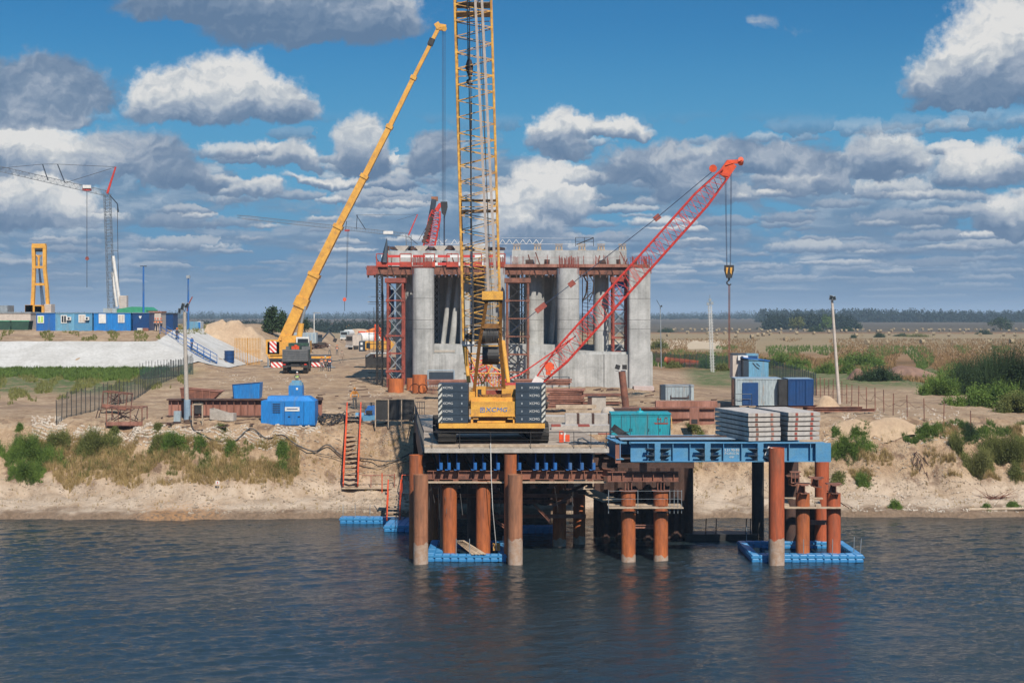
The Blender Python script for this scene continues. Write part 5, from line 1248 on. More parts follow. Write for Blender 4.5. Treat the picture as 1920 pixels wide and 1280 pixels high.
for px, py, rz, lab, tp, lg, vs_, ht in (
    (603, 695, 20, 'leftmost worker of the group of three walking behind the dump truck', 'workgrey', 'workgrey', 'vest', 'vest'),
    (610, 694, -30, 'middle worker of the group of three walking behind the dump truck', 'workgrey', 'workgrey', 'vest', 'white'),
    (618, 696, 10, 'rightmost worker of the group of three, in dark navy trousers', 'worknavy', 'worknavy', 'vest', 'vest'),
    (618, 666, 0, 'worker in white top and dark trousers walking away far up the site', 'workbeige', 'workgrey', None, 'white'),
    (632, 666, 0, 'worker in orange vest walking away beside the tanker truck', 'workgrey', 'workgrey', 'vest', 'vest'),
    (641, 680, 180, 'worker in beige overalls walking towards the river', 'workbeige', 'workbeige', None, 'workgrey'),
    (508, 688, 30, 'worker in navy overalls standing left of the dump truck', 'worknavy', 'worknavy', None, 'vest')):
    person(lab, ground(px, py), R(rz), tp, lg, vs_, ht, .18, ((.2, .1), (-.15, .1)), GP)
# ------------------------------------------------------------------ left bank objects
def wire_fence(label, pts, h, n, net, post='dark', lean=0, name='fence', netm='netgrey', net0=0.0, net1=1.0, r=.035):
    t = thing(name, label, 'fence', pts[0]); o = Vector(pts[0]); seg = []
    L = [0]
    for a, c in zip(pts[:-1], pts[1:]): L.append(L[-1] + (Vector(c) - Vector(a)).length)
    P = []
    for k in range(n + 1):
        d = L[-1] * k / n; i = max(j for j in range(len(L) - 1) if L[j] <= d + 1e-6); f = (d - L[i]) / (L[i + 1] - L[i])
        q = Vector(pts[i]).lerp(Vector(pts[i + 1]), f); q.z = height(q.x, q.y); hh = h * random.uniform(.92, 1.06)
        m = MB(); tip = Vector((random.uniform(-.05, .05) + lean, 0, hh)); m.tube(q - o - Vector((0, 0, .2)), q - o + tip, r, 5); m.build('post', post, t); P.append((q - o, q - o + tip))
    if net:
        m = MB()
        for (a, b_), (c, d) in zip(P[:-1], P[1:]): 
            lo0 = a.lerp(b_, net0); hi0 = a.lerp(b_, net1 * random.uniform(.85, 1)); lo1 = c.lerp(d, net0); hi1 = c.lerp(d, net1 * .95)
            m.add([lo0, lo1, hi1, hi0], [(0, 1, 2, 3)])
        m.build('netting', netm, t)
    else:
        m = MB()
        for (a, b_), (c, d) in zip(P[:-1], P[1:]):
            x = a.lerp(b_, random.uniform(.2, .8)); y = c.lerp(d, random.uniform(.2, .8)); z = (x + y) / 2 - Vector((0, 0, random.uniform(0, .4))); m.path([x, z, y], .015, 4)
            if random.random() < .4: m.path([a.lerp(b_, .5), c.lerp(d, random.uniform(.3, .9))], .012, 4)
        m.build('wire', post, t)
    return t
wire_fence('long leaning wire fence with grey netting running up the left bank', [ground(106, 802), ground(262, 745), ground(300, 718), ground(360, 695)], 2.15, 46, True, netm='netgrey')
wire_fence('tall dark netting fence crossing behind the lamp post on the left', [ground(262, 712), ground(330, 705), ground(362, 702)], 2.0, 18, True, netm='netting', net1=.7)
cg_ = ground(238, 793)
def cage(label, loc, w, d, h, rz, tilt=0):
    t = thing('steel_cage', label, 'cage', loc, rz, 'rusty steel cages by the left fence')
    if tilt: t.rotation_euler[1] = tilt
    m = MB()
    for x in (-w / 2, w / 2):
        for y in (-d / 2, d / 2): m.tube((x, y, 0), (x, y, h), .05, 5)
    for z in (.12, h): m.path([(-w / 2, -d / 2, z), (w / 2, -d / 2, z), (w / 2, d / 2, z), (-w / 2, d / 2, z), (-w / 2, -d / 2, z)], .05, 5)
    for x in (-w / 6, w / 6): m.tube((x, -d / 2, 0), (x, -d / 2, h), .035, 5)
    m.build('cage_frame', 'brown', t)
    m = MB(); m.b2(-w / 2, w / 2, -d / 2, d / 2, .05, .12); m.b2(-w / 2, w / 2, -d / 2 - .02, -d / 2 + .02, .12, .42); m.build('cage_floor', 'brown2', t)
    m = MB()
    for k in range(9): m.tube((random.uniform(-w / 2, w / 2) * .8, random.uniform(-d / 2, d / 2) * .6, random.uniform(.3, .8)), (random.uniform(-w / 2, w / 2) * .8, random.uniform(-d / 2, d / 2) * .6, random.uniform(.6, h + .1)), .04, 5)
    m.build('scrap_bars', 'darkrust', t)
    return t
cage('open rusty steel cage on the white rubble by the left fence', cg_, 2.9, 2.0, 1.55, R(2))
c2_ = cage('dark tilted rusty cage standing behind the open one', ground(218, 774) + Vector((0, 0, .3)), 2.2, 1.2, 1.5, R(-8), .1)
bn = thing('bench_frame', 'small broken rusty bench frame left of the open cage', 'frame rack', ground(195, 784)); m = MB()
m.path([(-.7, 0, 0), (-.5, 0, .7), (.6, 0, .9), (.8, 0, .1)], .04); m.path([(-.6, .5, 0), (-.4, .5, .7), (.7, .5, .9)], .04)
for k in range(7): m.tube((-.5 + k * .18, 0, .7 + k * .03), (-.5 + k * .18, .5, .7 + k * .03), .03, 5)
m.build('frame_bars', 'darkrust', bn)
# lamp post
def lamp_post(label, base, toppx, r0, r1, mpost, heads, name='lamp_post'):
    t = thing(name, label, 'lamp post', base); o = Vector(base); tip = at(toppx[0], toppx[1], base[1]) - o
    MB().tube((0, 0, -.3), tip, r0, 12, r1).build('post', mpost, t, smooth=True)
    for hx, hz, w, h, ry in heads:
        m = MB(); c = tip + Vector((hx, -.25, hz)); m.box(c, (w, .18, h), ry=ry); m.tube(tip, c, .03, 5); hd_ = m.build('floodlight', 'steel', t)
        MB().box(c + Vector((0, -.1, 0)), (w * .85, .02, h * .8), ry=ry).build('lamp_glass', 'glass', hd_)
    return t
lp = lamp_post('grey concrete lamp post with crooked floodlights on the left bank', ground(351, 788), (346, 585), .21, .13, 'conc2', [(-.1, .45, .25, .65, .25), (.25, .55, .2, .5, .7), (-.35, .1, .2, .45, 0)])
MB().path([(0, -.1, 9), (.1, -.1, 9.5), (.45, -.1, 10.2)], .05).build('bracket_arm', 'redrust', lp)
MB().tube((0, 0, -.1), (0, 0, 1.7), .27, 12).build('wrapped_base', 'bluetop', lp)
lamp_post('white lamp post with double floodlight beside the dark blue container', ground(1574, 757), (1560, 562), .17, .12, 'cream', [(-.15, .2, .3, .45, .2), (.15, .15, .3, .4, -.2)])
g = ground(1240, 690); l3 = lamp_post('thin pale lamp post with a raised antenna right of the pier', g, (1238, 575), .09, .07, 'steel', [(.15, .1, .3, .3, 0)])
MB().path([at(1238, 575, g.y) - g, at(1231, 562, g.y) - g], .04).build('antenna', 'dark', l3)
sb = thing('sign_box', 'small dark box on posts at the foot of the pale lamp post', 'box', ground(1234, 688)); MB().b2(-.4, .5, -.2, .2, .9, 1.6).build('box_body', 'darkrust', sb); MB().tube((0, 0, 0), (0, 0, .9), .08, 5).build('post', 'wood', sb)
# antenna mast right
g = ground(1336, 697); am = thing('lattice_mast', 'slim white lattice mast with steps and a cluster of lamps on top', 'mast', g)
m = MB(); tip = at(1331, 572, g.y) - g; m.lattice(Vector((0, 0, -.2)), tip, .42, .42, 40, .035, .02, up=(0, 1, 0))
for k in range(22): z = tip.z * (k + 1) / 23; m.beam((-.45 + tip.x * (k / 22), 0, z), (.45 + tip.x * (k / 22), 0, z), .04, .05)
m.build('mast_lattice', 'white', am)
for dx_, dz_ in ((-.3, .2), (.3, .3), (0, .8)): MB().box(tip + Vector((dx_, -.2, dz_)), (.4, .2, .45)).build('floodlight', 'steel', am)
MB().tube(tip, tip + Vector((0, 0, 1.6)), .04, 5).build('antenna', 'steel', am)
# pipes on the ground
g = ground(1285, 686); pp = thing('steel_pipe', 'long rusty pipe lying on weeds right of the pier', 'pipe', g)
s_ = g.y / F; MB().pipe((-34 * s_, 3, .9), (26 * s_, 0, .35), .62, .04).build('pipe_wall', 'rustred', pp, smooth=True)
MB().pipe((-5 * s_, -.5, .25), (30 * s_, -1.5, .2), .4, .04).build('second_pipe', 'brown', pp)
# blue compressor
g = ground(540, 797); sc1 = g.y / F
cp = thing('compressor', 'big blue compressor housing with louvres and a white plate on the left bank', 'compressor', g, R(0))
W_, H_ = 101 * sc1, 47 * sc1
m = MB(); m.b2(-W_ / 2, W_ / 2, 0, 2.1, .05, H_); m.build('housing', 'bluebright', cp)
m = MB(); a = H_; m.add([(-W_ / 2 + .45, .1, a), (W_ / 2 - .1, .1, a), (W_ / 2 - .1, 2.1, a), (-W_ / 2 + .45, 2.1, a), (-W_ / 2 + .5, .4, a + .36), (W_ / 2 - .6, .4, a + .36), (W_ / 2 - .6, 1.9, a + .36), (-W_ / 2 + .5, 1.9, a + .36)], [(0, 1, 5, 4), (1, 2, 6, 5), (2, 3, 7, 6), (3, 0, 4, 7), (4, 5, 6, 7)]); m.build('hood', 'bluebright', cp)
for k in range(5): MB().box((-.95, -.02, H_ * .88 - k * .17), (.62, .05, .06)).build('louvre', 'dark', cp)
pt = MB().box((.35, -.025, H_ * .68), (1.2, .04, .34)).build('name_plate', 'white', cp)
MB().box((.35, -.05, H_ * .68), (.9, .01, .07)).build('print_line', 'bluedeep', pt)
m = MB(); m.box((-.3, -.012, H_ / 2), (.03, .02, H_ * .9)); m.box((1.3, -.012, H_ / 2), (.03, .02, H_ * .9)); m.box((0, -.012, .12), (W_ * .96, .02, .03)); m.build('door_seam', 'bluedeep', cp)
for x in (.1, .9): MB().box((x, -.03, H_ * .38), (.18, .04, .06)).build('latch', 'dark', cp)
m = MB(); m.b2(-W_ / 2, W_ / 2, .1, 2, -.15, .05); m.build('skid', 'dark', cp)
g = ground(554, 753); cp2 = thing('generator', 'small blue generator box with pale rounded lid behind the compressor', 'generator', g); s_ = g.y / F
m = MB(); m.b2(-13 * s_, 13 * s_, 0, 1.1, 0, 31 * s_); m.build('housing', 'bluebright', cp2); m = MB(); m.b2(-11 * s_, 12 * s_, .1, 1, 31 * s_, 36 * s_); m.b2(-8 * s_, 9 * s_, .3, .9, 36 * s_, 40 * s_); m.build('lid', 'bluelight', cp2)
MB().box((.15, -.02, 25 * s_), (.2, .03, .2)).build('badge', 'white', cp2)
g = ground(462, 748); bc = thing('steel_tray', 'bright blue open steel tray standing behind the rusty barrier', 'tray', g, R(-3)); s_ = g.y / F
m = MB(); w = 24 * s_; m.add([(-w, 0, 0), (w, 0, 0), (w + .08, -.1, 31 * s_), (-w - .1, -.1, 27 * s_), (-w, 1.3, 0), (w, 1.3, 0), (w + .08, 1.4, 31 * s_), (-w - .1, 1.4, 27 * s_)], [(0, 1, 2, 3), (1, 5, 6, 2), (5, 4, 7, 6), (4, 0, 3, 7), (0, 4, 5, 1)]); m.build('tray_body', 'bluebright', bc)
m = MB(); m.path([(-w - .1, -.1, 27 * s_), (w + .08, -.1, 31 * s_)], .05); m.path([(-w - .1, -.1, 27 * s_), (-w, 0, 0)], .05); m.build('rim', 'bluedeep', bc)
# long rusty barrier / girder
g0, g1 = ground(316, 783), ground(604, 781); g1.y = g0.y; bar = thing('rusty_girder', 'long rusty steel girder lying across the left bank', 'girder', (0, 0, 0)); Yb = g0.y; zt = zz(750, Yb); zb_ = zz(781, Yb)
m = MB(); m.b2(xx(316, Yb), xx(604, Yb), Yb, Yb + .08, zb_ + .12, zt); m.build('web_sheet', 'brown2', bar)
m = MB(); m.b2(xx(314, Yb), xx(605, Yb), Yb - .35, Yb + .5, zt, zt + .12); m.b2(xx(314, Yb), xx(605, Yb), Yb - .3, Yb + .4, zb_, zb_ + .12)
m.build('flange', 'darkrust', bar)
for px in range(322, 604, 13): MB().b2(xx(px, Yb), xx(px, Yb) + .04, Yb - .22, Yb, zb_ + .12, zt).build('web_stiffener', 'brown2', bar)
MB().box((xx(374, Yb), Yb - .25, (zb_ + zt) / 2 + .05), (.75, .05, .95)).build('dark_panel', 'dark', bar)
eb = thing('electric_box', 'small grey electrical cabinet beside the lamp post foot', 'cabinet', ground(332, 797)); MB().b2(-.28, .28, 0, .35, .15, 1.0).build('cabinet_body', 'greyblue', eb); m = MB(); m.b2(-.2, .2, .02, .33, 0, .15); m.beam((-1.4, .1, .04), (1.6, .1, .04), .2, .08); m.build('base', 'darkrust', eb)
m = MB()
g = ground(380, 797); wp = thing('wooden_stand', 'bare wooden post stand in front of the rusty girder', 'stand', g); m = MB(); m.beam((-.8, 0, 0), (-.8, 0, 1.75), .1, .1, (0, 1, 0)); m.beam((-.02, 0, 0), (-.02, 0, 1.75), .1, .1, (0, 1, 0)); m.beam((-.8, 0, 1.72), (0, 0, 1.72), .1, .1); m.build('stand_frame', 'wood', wp)
g = ground(415, 790); st_ = thing('concrete_trough', 'broken pale concrete trough on the rubble in front of the rusty girder', 'trough', g, R(-8)); m = MB(); m.add([(-1.0, 0, .1), (.5, -.2, 0), (.5, -.2, .6), (-1.0, 0, 1.0), (-1.0, 1, .1), (.5, .8, 0), (.5, .8, .6), (-1, 1, 1)], [(0, 1, 2, 3), (1, 5, 6, 2), (4, 0, 3, 7), (5, 4, 7, 6), (0, 4, 5, 1)]); m.b2(.5, 1.1, -.2, .6, 0, .62); m.build('trough_body', 'conc2', st_)
g = ground(374, 753); sk_ = thing('skip', 'open rusty skip with sloping ends behind the rusty girder', 'skip', g); s_ = g.y / F
m = MB(); a, b_ = -36 * s_, 40 * s_; h = 25 * s_
m.add([(a + .1, 0, .3), (b_ - 1, 0, 0), (b_, -.1, h * .75), (a, -.1, h), (a + .1, 1.6, .3), (b_ - 1, 1.6, 0), (b_, 1.7, h * .75), (a, 1.7, h)], [(0, 1, 2, 3), (1, 5, 6, 2), (4, 0, 3, 7), (5, 4, 7, 6), (0, 4, 5, 1)]); m.build('skip_body', 'brown', sk_)
m = MB(); m.path([(a, -.1, h), (b_, -.1, h * .75), (b_, 1.7, h * .75), (a, 1.7, h), (a, -.1, h)], .06)
for k in range(4): x = a + (b_ - a) * (k + 1) / 5.5; m.tube((x, -.06, .1), (x, -.12, h * (.95 - .06 * k)), .05, 5)
m.build('rim', 'brown2', sk_)
m = MB().box(((a + b_) / 2, .8, h * .62), (b_ - a - .5, 1.5, .3)); m.build('earth_fill', 'earth', sk_)
# screens, blue machine, debris
g = ground(741, 803); scn = thing('dark_screen', 'dark three panel screen on a pale frame by the platform', 'screen', g); s_ = g.y / F
for k in range(3): MB().b2((-36 + k * 24.5) * s_, (-13.5 + k * 24.5) * s_, 0, .05, 15 * s_, 53 * s_).build('panel', 'dark', scn)
m = MB()
for px in (-37, -12.7, 12, 37): m.beam((px * s_, -.05, 0), (px * s_, -.05, 54 * s_), .08, .08, (0, 1, 0))
m.beam((-37 * s_, -.05, 53.5 * s_), (37 * s_, -.05, 53.5 * s_), .06, .06); m.build('frame_post', 'wood', scn)
g = ground(690, 790); bm_ = thing('pump_unit', 'blue pump unit with hoses beside the dark screen', 'pump', g); s_ = g.y / F
m = MB(); m.b2(-10 * s_, 22 * s_, 0, 1.1, 0, .5); m.tube((-24 * s_, .4, .35), (-8 * s_, .4, .35), .35, 12); m.build('pump_base', 'bluegirder', bm_)
m = MB(); m.b2(-2 * s_, 20 * s_, .2, 1.2, .5, 1.25); m.tube((2 * s_, 0, .8), (2 * s_, 1.2, .8), .35, 12); m.build('engine_cover', 'blue', bm_)
m = MB(); m.tube((5 * s_, .5, 1.2), (5 * s_, .5, 1.55), .06, 6); m.box((.1, -.02, .75), (.5, .1, .3)); m.build('engine_fittings', 'dark', bm_)
tm = thing('timber_pile', 'small stack of grey sleepers near the orange vested worker', 'timber stack', ground(632, 776)); m = MB()
for k in range(4): m.beam((-1.5 + k * .1, k * .25, .1 + .1 * (k % 2)), (1.0, k * .25 + .2, .1), .2, .16)
for k in range(3): m.beam((-1.9, -.4 + k * .3, .3), (-.9, .1 + k * .3, .3), .12, .12)
m.build('sleeper', 'wood', tm)
hs = MB(); random.seed(3)
for k in range(9):
    p0 = ground(592 + random.uniform(0, 20), 785 + random.uniform(-6, 8)); pts = [p0 + Vector((0, 0, .1 + random.random() * .5))]
    for j in range(7): q = ground(600 + j * 13 + random.uniform(-8, 8), 787 + random.uniform(-7, 10)); pts.append(q + Vector((0, 0, random.uniform(.03, .35))))
    hs.path(pts, .045, 5)
tag(hs.build('hose_tangle', 'cable'), 'tangle of dark hoses lying between the compressor and the blue pump', 'hoses')
def bank_cable(label, pts, r=.05, sag=.0):
    P = []
    ctrl = [ground(*p[:2]) + Vector((0, -.1, (p[2] if len(p) > 2 else .1))) for p in pts]
    for i in range(len(ctrl) - 1):
        a = ctrl[max(i - 1, 0)]; b_ = ctrl[i]; c = ctrl[i + 1]; d = ctrl[min(i + 2, len(ctrl) - 1)]
        for k in range(6):
            t = k / 6; P.append(.5 * ((2 * b_) + (-a + c) * t + (2 * a - 5 * b_ + 4 * c - d) * t * t + (-a + 3 * b_ - 3 * c + d) * t ** 3))
    P.append(ctrl[-1]); m = MB(); m.path(P, r, 6)
    tag(m.build('power_cable', 'cable'), label, 'cable')
bank_cable('thick black cable winding from the lamp post across the bank to the stairs', [(353, 785, .6), (362, 800), (375, 815), (405, 826), (440, 822), (470, 812, .2), (500, 820, .2), (530, 828, .3), (555, 842, .3), (590, 852, .3), (615, 845, .4), (645, 862, .3), (690, 875, .3), (735, 874, .3), (772, 862, .6)], .055)
bank_cable('thinner second cable sagging below the thick one near the stairs', [(530, 830, .2), (590, 856, .2), (620, 862, .2), (655, 868, .2), (700, 878, .1), (770, 874, .4)], .03)
# red stairs
def stair(label, top, bot, w, n, mrail='orange', dz=0):
    t = thing('red_stairs', label, 'stairs', bot, 0, 'red steel stairs down to the water'); a = Vector(top) - Vector(bot); d = a.normalized()
    for s_ in (-1, 1):
        m = MB(); x = Vector((s_ * w / 2, 0, 0)); m.beam(x, a + x, .09, .36); m.build('stringer', mrail, t)
        m = MB(); m.tube(x + Vector((0, 0, 1.0)), a + x + Vector((0, 0, 1.0)), .05, 6); m.tube(x + Vector((0, 0, .55)), a + x + Vector((0, 0, .55)), .04, 6)
        for k in range(6): q = x + a * (k / 5); m.tube(q, q + Vector((0, 0, 1.0)), .03, 5)
        m.build('handrail', mrail, t)
    for k in range(n): q = a * ((k + .5) / n); MB().box(q + Vector((0, -.02, .04)), (w - .06, .26, .05)).build('tread', 'wood', t)
    return t
gb, gt_ = ground(659, 911), ground(665, 788); gt_.x = xx(665, gt_.y); stair('long red steel stairs climbing the bare bank', gt_ + Vector((0, -.5, .55)), gb + Vector((0, -.7, .5)), 1.15, 17)
ld = thing('wooden_landing', 'pale wooden landing with red rails between the two red stairs', 'landing', (gb.x, gb.y, gb.z)); m = MB(); m.b2(-.7, 3.5, -.6, .5, .18, .28); m.build('planking', 'wood', ld)
m = MB(); m.path([(.9, -.55, 1.25), (3.45, -.55, 1.25), (3.45, -.55, .2)], .03); m.tube((1.6, -.55, .2), (1.6, -.55, 1.25), .03); m.tube((3.4, .4, .2), (3.4, .4, 1.3), .03); m.build('guard_rail', 'redrust', ld)
b2_ = Vector((xx(737, 109), 109.3, .55)); t2_ = Vector((xx(741, 113), 112.4, zz(924, 112.4))); stair('short lower red stairs ending on the blue pontoon', t2_, b2_, .95, 7)
l2 = thing('upper_landing', 'dark landing with red rails above the lower stairs', 'landing', t2_); m = MB(); m.b2(-1.0, 1.5, 0, 1.0, -.12, -.04); m.build('planking', 'wood', l2); m = MB(); m.path([(.55, .05, 0), (.55, .05, 1.35), (1.35, .05, 1.35), (1.35, .05, 0)], .035); m.path([(-.95, .05, 0), (-.95, .05, 1.5)], .04); m.tube((1.4, .5, 0), (1.4, .5, 1.5), .035); m.build('guard_rail', 'orange', l2)
g = ground(408, 922); sg_ = thing('warning_sign', 'little white sign on a thin stake near the waterline', 'sign', g); MB().tube((0, 0, 0), (0, 0, .75), .03, 5).build('stake', 'wood', sg_); sp = MB().box((0, -.03, .85), (.3, .03, .26)).build('sign_plate', 'white', sg_); MB().box((0, -.05, .85), (.09, .01, .12)).build('red_mark', 'red', sp)
# ------------------------------------------------------------------ middle: stuff beside and behind the crane
random.seed(11)
g = ground(1083, 770)
def stack(label, px0, px1, pyb, Y, layers, m, d=1.6, th=.16, jit=.3, name='steel_stack', cat='steel stack', n=3):
    t = thing(name, label, cat, (0, 0, 0)); z = zz(pyb, Y); mm = 0
    for k in range(layers):
        b_ = MB(); j0, j1 = random.uniform(0, jit), random.uniform(0, jit)
        for i in range(n): b_.beam((xx(px0, Y) + j0 + .05 * i, Y + i * d / n, z + (k + .5) * th), (xx(px1, Y) - j1 + .1 * i, Y + i * d / n + random.uniform(-.1, .1), z + (k + .5) * th + random.uniform(-.02, .02)), d / n * .8, th * .72)
        b_.build('layer', m if k % 3 else 'brown', t)
    return t
stack('high stack of thin rusty sheets right of the dark counterweights', 1024, 1096, 765, 131, 9, 'brown2', th=.19)
stack('low stack of long pale boards lying in front of the pier', 1090, 1165, 758, 140, 4, 'wood', th=.25, name='board_stack', cat='board stack')
stack('thin rusty beams lying behind the counterweight left of the pier wall', 800, 880, 722, 146, 3, 'brown2', th=.18)
stack('long rusty rail stack lying between counterweights and pier', 960, 1070, 722, 146, 3, 'brown2', th=.2)
def block(label, px0, px1, py0, py1, Y, d, m, name, cat, parts=(), rz=0):
    x0, x1 = xx(px0, Y), xx(px1, Y); z0, z1 = zz(py1, Y), zz(py0, Y)
    t = thing(name, label, cat, ((x0 + x1) / 2, Y, z0), rz); w = (x1 - x0) / 2
    MB().b2(-w, w, 0, d, 0, z1 - z0).build(cat.replace(' ', '_') + '_body', m, t); return t, w, z1 - z0
t_, w, h = block('grey concrete cube with its shaded side coloured dark behind the pale slabs', 1110, 1136, 745, 772, 128, 1.2, 'conc2', 'concrete_block', 'block', rz=R(-3))
MB().b2(-w - .38, -w - .01, .02, 1.1, 0, h + .02).build('shade_dark_side', 'darkrust', t_); MB().b2(-w - .38, w + .02, -.02, 1.2, h, h + .06).build('top_sheet', 'dark', t_)  # cube's left side coloured dark to paint in its shade
for (a, c, y0, y1, Y, lab) in ((1034, 1084, 797, 813, 108, 'left red striped concrete block on the deck edge'), (1084, 1146, 797, 814, 108.5, 'right red striped concrete block next to the teal generator'), (1060, 1140, 776, 796, 113, 'pale concrete beam with dark straps behind the striped blocks')):
    t_, w, h = block(lab, a, c, y0, y1, Y, 1.1, 'slab', 'concrete_block', 'block')
    if Y < 110:
        MB().b2(-w, -w * .3, -.012, 1.1, h - .10, h + .012).build('red_stripe', 'redrust', t_); MB().b2(w * .2, w, -.014, 1.1, -.0, .1).build('red_stripe', 'redrust', t_)
    else:
        for x in (-w * .4, w * .3): MB().b2(x - .1, x + .1, -.015, 1.12, 0, h + .01).build('strap', 'darkrust', t_)
sl_ = thing('leaning_slab', 'long dark edged concrete slab lying at a slant right of the crane', 'slab', at(1072, 785, 117)); m = MB(); m.box((0, 0, 0), (4.6, 2.2, .45), rz=R(-16)); m.build('slab_body', 'conc2', sl_)
for k, (px, py) in enumerate(((1062, 790), (1100, 772), (1080, 762))):
    t = thing('timber_beam', ('lowest pale timber beam on the slanting slab', 'middle pale timber beam right of the crane', 'upper pale timber beam under the rusty sheets')[k], 'timber', at(px, py, 119 + k * 3)); MB().box((0, 0, 0), (3.4, .3, .3), rz=R(-4 + 3 * k)).build('beam_body', 'wood', t)
gn = thing('generator_container', 'teal generator container with doors and faded red lettering', 'generator', (xx(1202, 103), 103, zz(823, 103))); s_ = 103 / F
m = MB(); m.b2(-55.5 * s_, 55.5 * s_, 0, 2.2, 0, 46 * s_); m.build('housing', 'teal', gn)
m = MB(); m.b2(-56.5 * s_, 56.5 * s_, -.04, 2.25, 46 * s_, 48.5 * s_); m.tube((0, .8, 48 * s_), (0, .8, 52 * s_), .3, 14, .2); m.tube((0, .8, 52 * s_), (0, .8, 57 * s_), .07, 8); m.build('roof_fittings', 'teal', gn)
m = MB()
for px in (-37, -20, 12, 33): m.b2(px * s_ - .015, px * s_ + .015, -.02, 0, .08, 44 * s_)
m.b2(-55 * s_, 55 * s_, -.018, 0, 42.5 * s_, 43 * s_); m.build('door_seam', 'slate', gn)
for px in (-22, -18, 14, 35): MB().b2(px * s_, px * s_ + .05, -.04, 0, 15 * s_, 20 * s_).build('door_handle', 'slate', gn)
for k, (x, z) in enumerate(((34, 36), (46, 36))):
    text('ml'[k].upper() if k == 0 else 'Л', .42, 'redrust', gn, (x * s_, -.03, z * s_), (R(90), 0, 0), 'faded_lettering', .008)
m = MB(); m.b2(24 * s_, 51 * s_, -.015, -.003, 29.5 * s_, 31 * s_); m.b2(26 * s_, 50 * s_, -.015, -.003, 28 * s_, 29 * s_); m.build('lettering_underline', 'redrust', gn)
MB().tube((56.5 * s_, -.05, 42 * s_), (56.8 * s_, -.4, 20 * s_), .03, 5).build('conduit', 'ywood', gn)
# rusty standing tube with floodlights
g = ground(1172, 768); ft = thing('floodlight_tube', 'leaning rusty tube carrying two dark floodlights in front of the pier', 'lamp post', g); q = lambda px, py, d=0: at(px, py, g.y + d) - g
MB().tube(q(1174, 768), q(1166, 696), .32, 14).build('tube', 'brown', ft, smooth=True)
for px, rr_ in ((1158, .3), (1171, 0)): h_ = MB().box(q(px, 688, -.3), (.42, .12, .42), ry=rr_).build('floodlight', 'dark', ft)
MB().beam(q(1154, 695), q(1176, 695), .06, .06).build('bracket', 'white', ft)
m = MB()
t_, w, h = block('brown rusty sheet wall behind the teal generator', 1166, 1340, 766, 800, 124, .3, 'brown2', 'sheet_wall', 'sheet wall')
MB().b2(-w, w, -.25, .4, h, h + .12).build('top_flange', 'brown', t_); MB().b2(-w, w, -.2, 0, h * .45, h * .5).build('rib', 'brown', t_)
t_, w, h = block('long rusty box beam lying behind the brown sheet wall', 1230, 1345, 752, 768, 133, 1.0, 'brown2', 'box_beam', 'beam')
t_, w, h = block('dark rusty beam end lying left of the sheet wall behind the teal generator', 1150, 1200, 766, 776, 118, 1.0, 'darkrust', 'box_beam', 'beam')
t_, w, h = block('pinkish rusty plate with dark holes leaning on the brown sheet wall', 1293, 1311, 764, 795, 121, .1, 'brown2', 'steel_plate', 'plate')
MB().b2(-.25, .25, -.02, 0, .05, .4).build('hole', 'dark', t_)
t_, w, h = block('grey corrugated steel crate right of the pier', 1248, 1301, 722, 750, 142, 1.3, 'greyblue', 'corrugated_crate', 'crate')
MB().b2(-w - .45, -w, .0, 1.3, 0, h).build('shade_toned_panel', 'slate', t_)  # crate's left face in darker paint that stands for its shade
for k in range(7): MB().b2(-w + .15 + k * .37, -w + .22 + k * .37, -.04, 0, .05, h - .15).build('rib', 'steel', t_)
MB().b2(-w - .02, w + .02, -.05, 1.32, h - .12, h + .03).build('rim', 'steel', t_); m = MB(); m.box((0, -.1, .25), (1.7, .08, .06)); m.tube((-.85, -.1, .1), (-.85, -.1, .5), .04); m.tube((.8, -.1, .1), (.8, -.1, .5), .04); m.build('lifting_bar', 'darkrust', t_)
# site cabins on the right
Yc = 134.0
def cabin(label, px0, px1, py0, py1, Y, d, m, side=None, name='site_container', cat='container', rz=0):
    t_, w, h = block(label, px0, px1, py0, py1, Y, d, m, name, cat, rz=rz)
    b_ = MB(); n = int(2 * w / .28)
    for k in range(n): b_.b2(-w + .1 + k * .28, -w + .2 + k * .28, -.03, -.0, .1, h - .1)
    b_.build('corrugation', m, t_)
    f = MB()
    for x in (-w, w): f.b2(x - .05, x + .05, -.05, .05, 0, h)
    f.b2(-w, w, -.045, .05, h - .08, h + .04); f.b2(-w, w, -.045, .05, 0, .1); f.build('edge_frame', m, t_)
    if side: MB().b2(-w - .03, -w - .005, .03, d, .02, h).build('shade_toned_wall', side, t_)  # left wall gets a darker colour in place of its shade
    MB().b2(-w - .05, w + .05, .06, d + .05, h + .0, h + .06).build('roof', 'bluetop', t_)
    return t_, w, h
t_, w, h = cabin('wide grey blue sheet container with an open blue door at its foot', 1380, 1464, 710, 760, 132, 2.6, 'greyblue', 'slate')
MB().b2(-w + .55, -w + 1.95, -.10, -.06, -.0, h * .86).build('door', 'bluedeep', t_); MB().tube((-w - .3, -.15, 0), (-w - .3, -.15, 2.3), .12, 8).build('corner_post', 'darkrust', t_)
m = MB(); m.path([(-w - .2, -.6, 1.05), (-w + 1.3, -.6, 1.05), (-w + 1.3, -.6, 0)], .03); m.path([(-w - .2, -.6, .6), (-w + 1.3, -.6, .6)], .02); m.build('railing', 'slate', t_)
t_, w, h = cabin('deep blue steel container right of the grey blue one', 1479, 1524, 711, 760, 131, 2.6, 'bluedeep', 'slate'); MB().b2(-w - .82, -w - .05, .1, 2.6, 0, h - .02).build('shade_dark_block', 'dark', t_)  # dark block added as the container's shaded left side
for k in range(2): MB().tube((-.4 + k * .8, -.04, .1), (-.4 + k * .8, -.04, h - .1), .03, 6).build('locking_bar', 'bluedeep', t_)
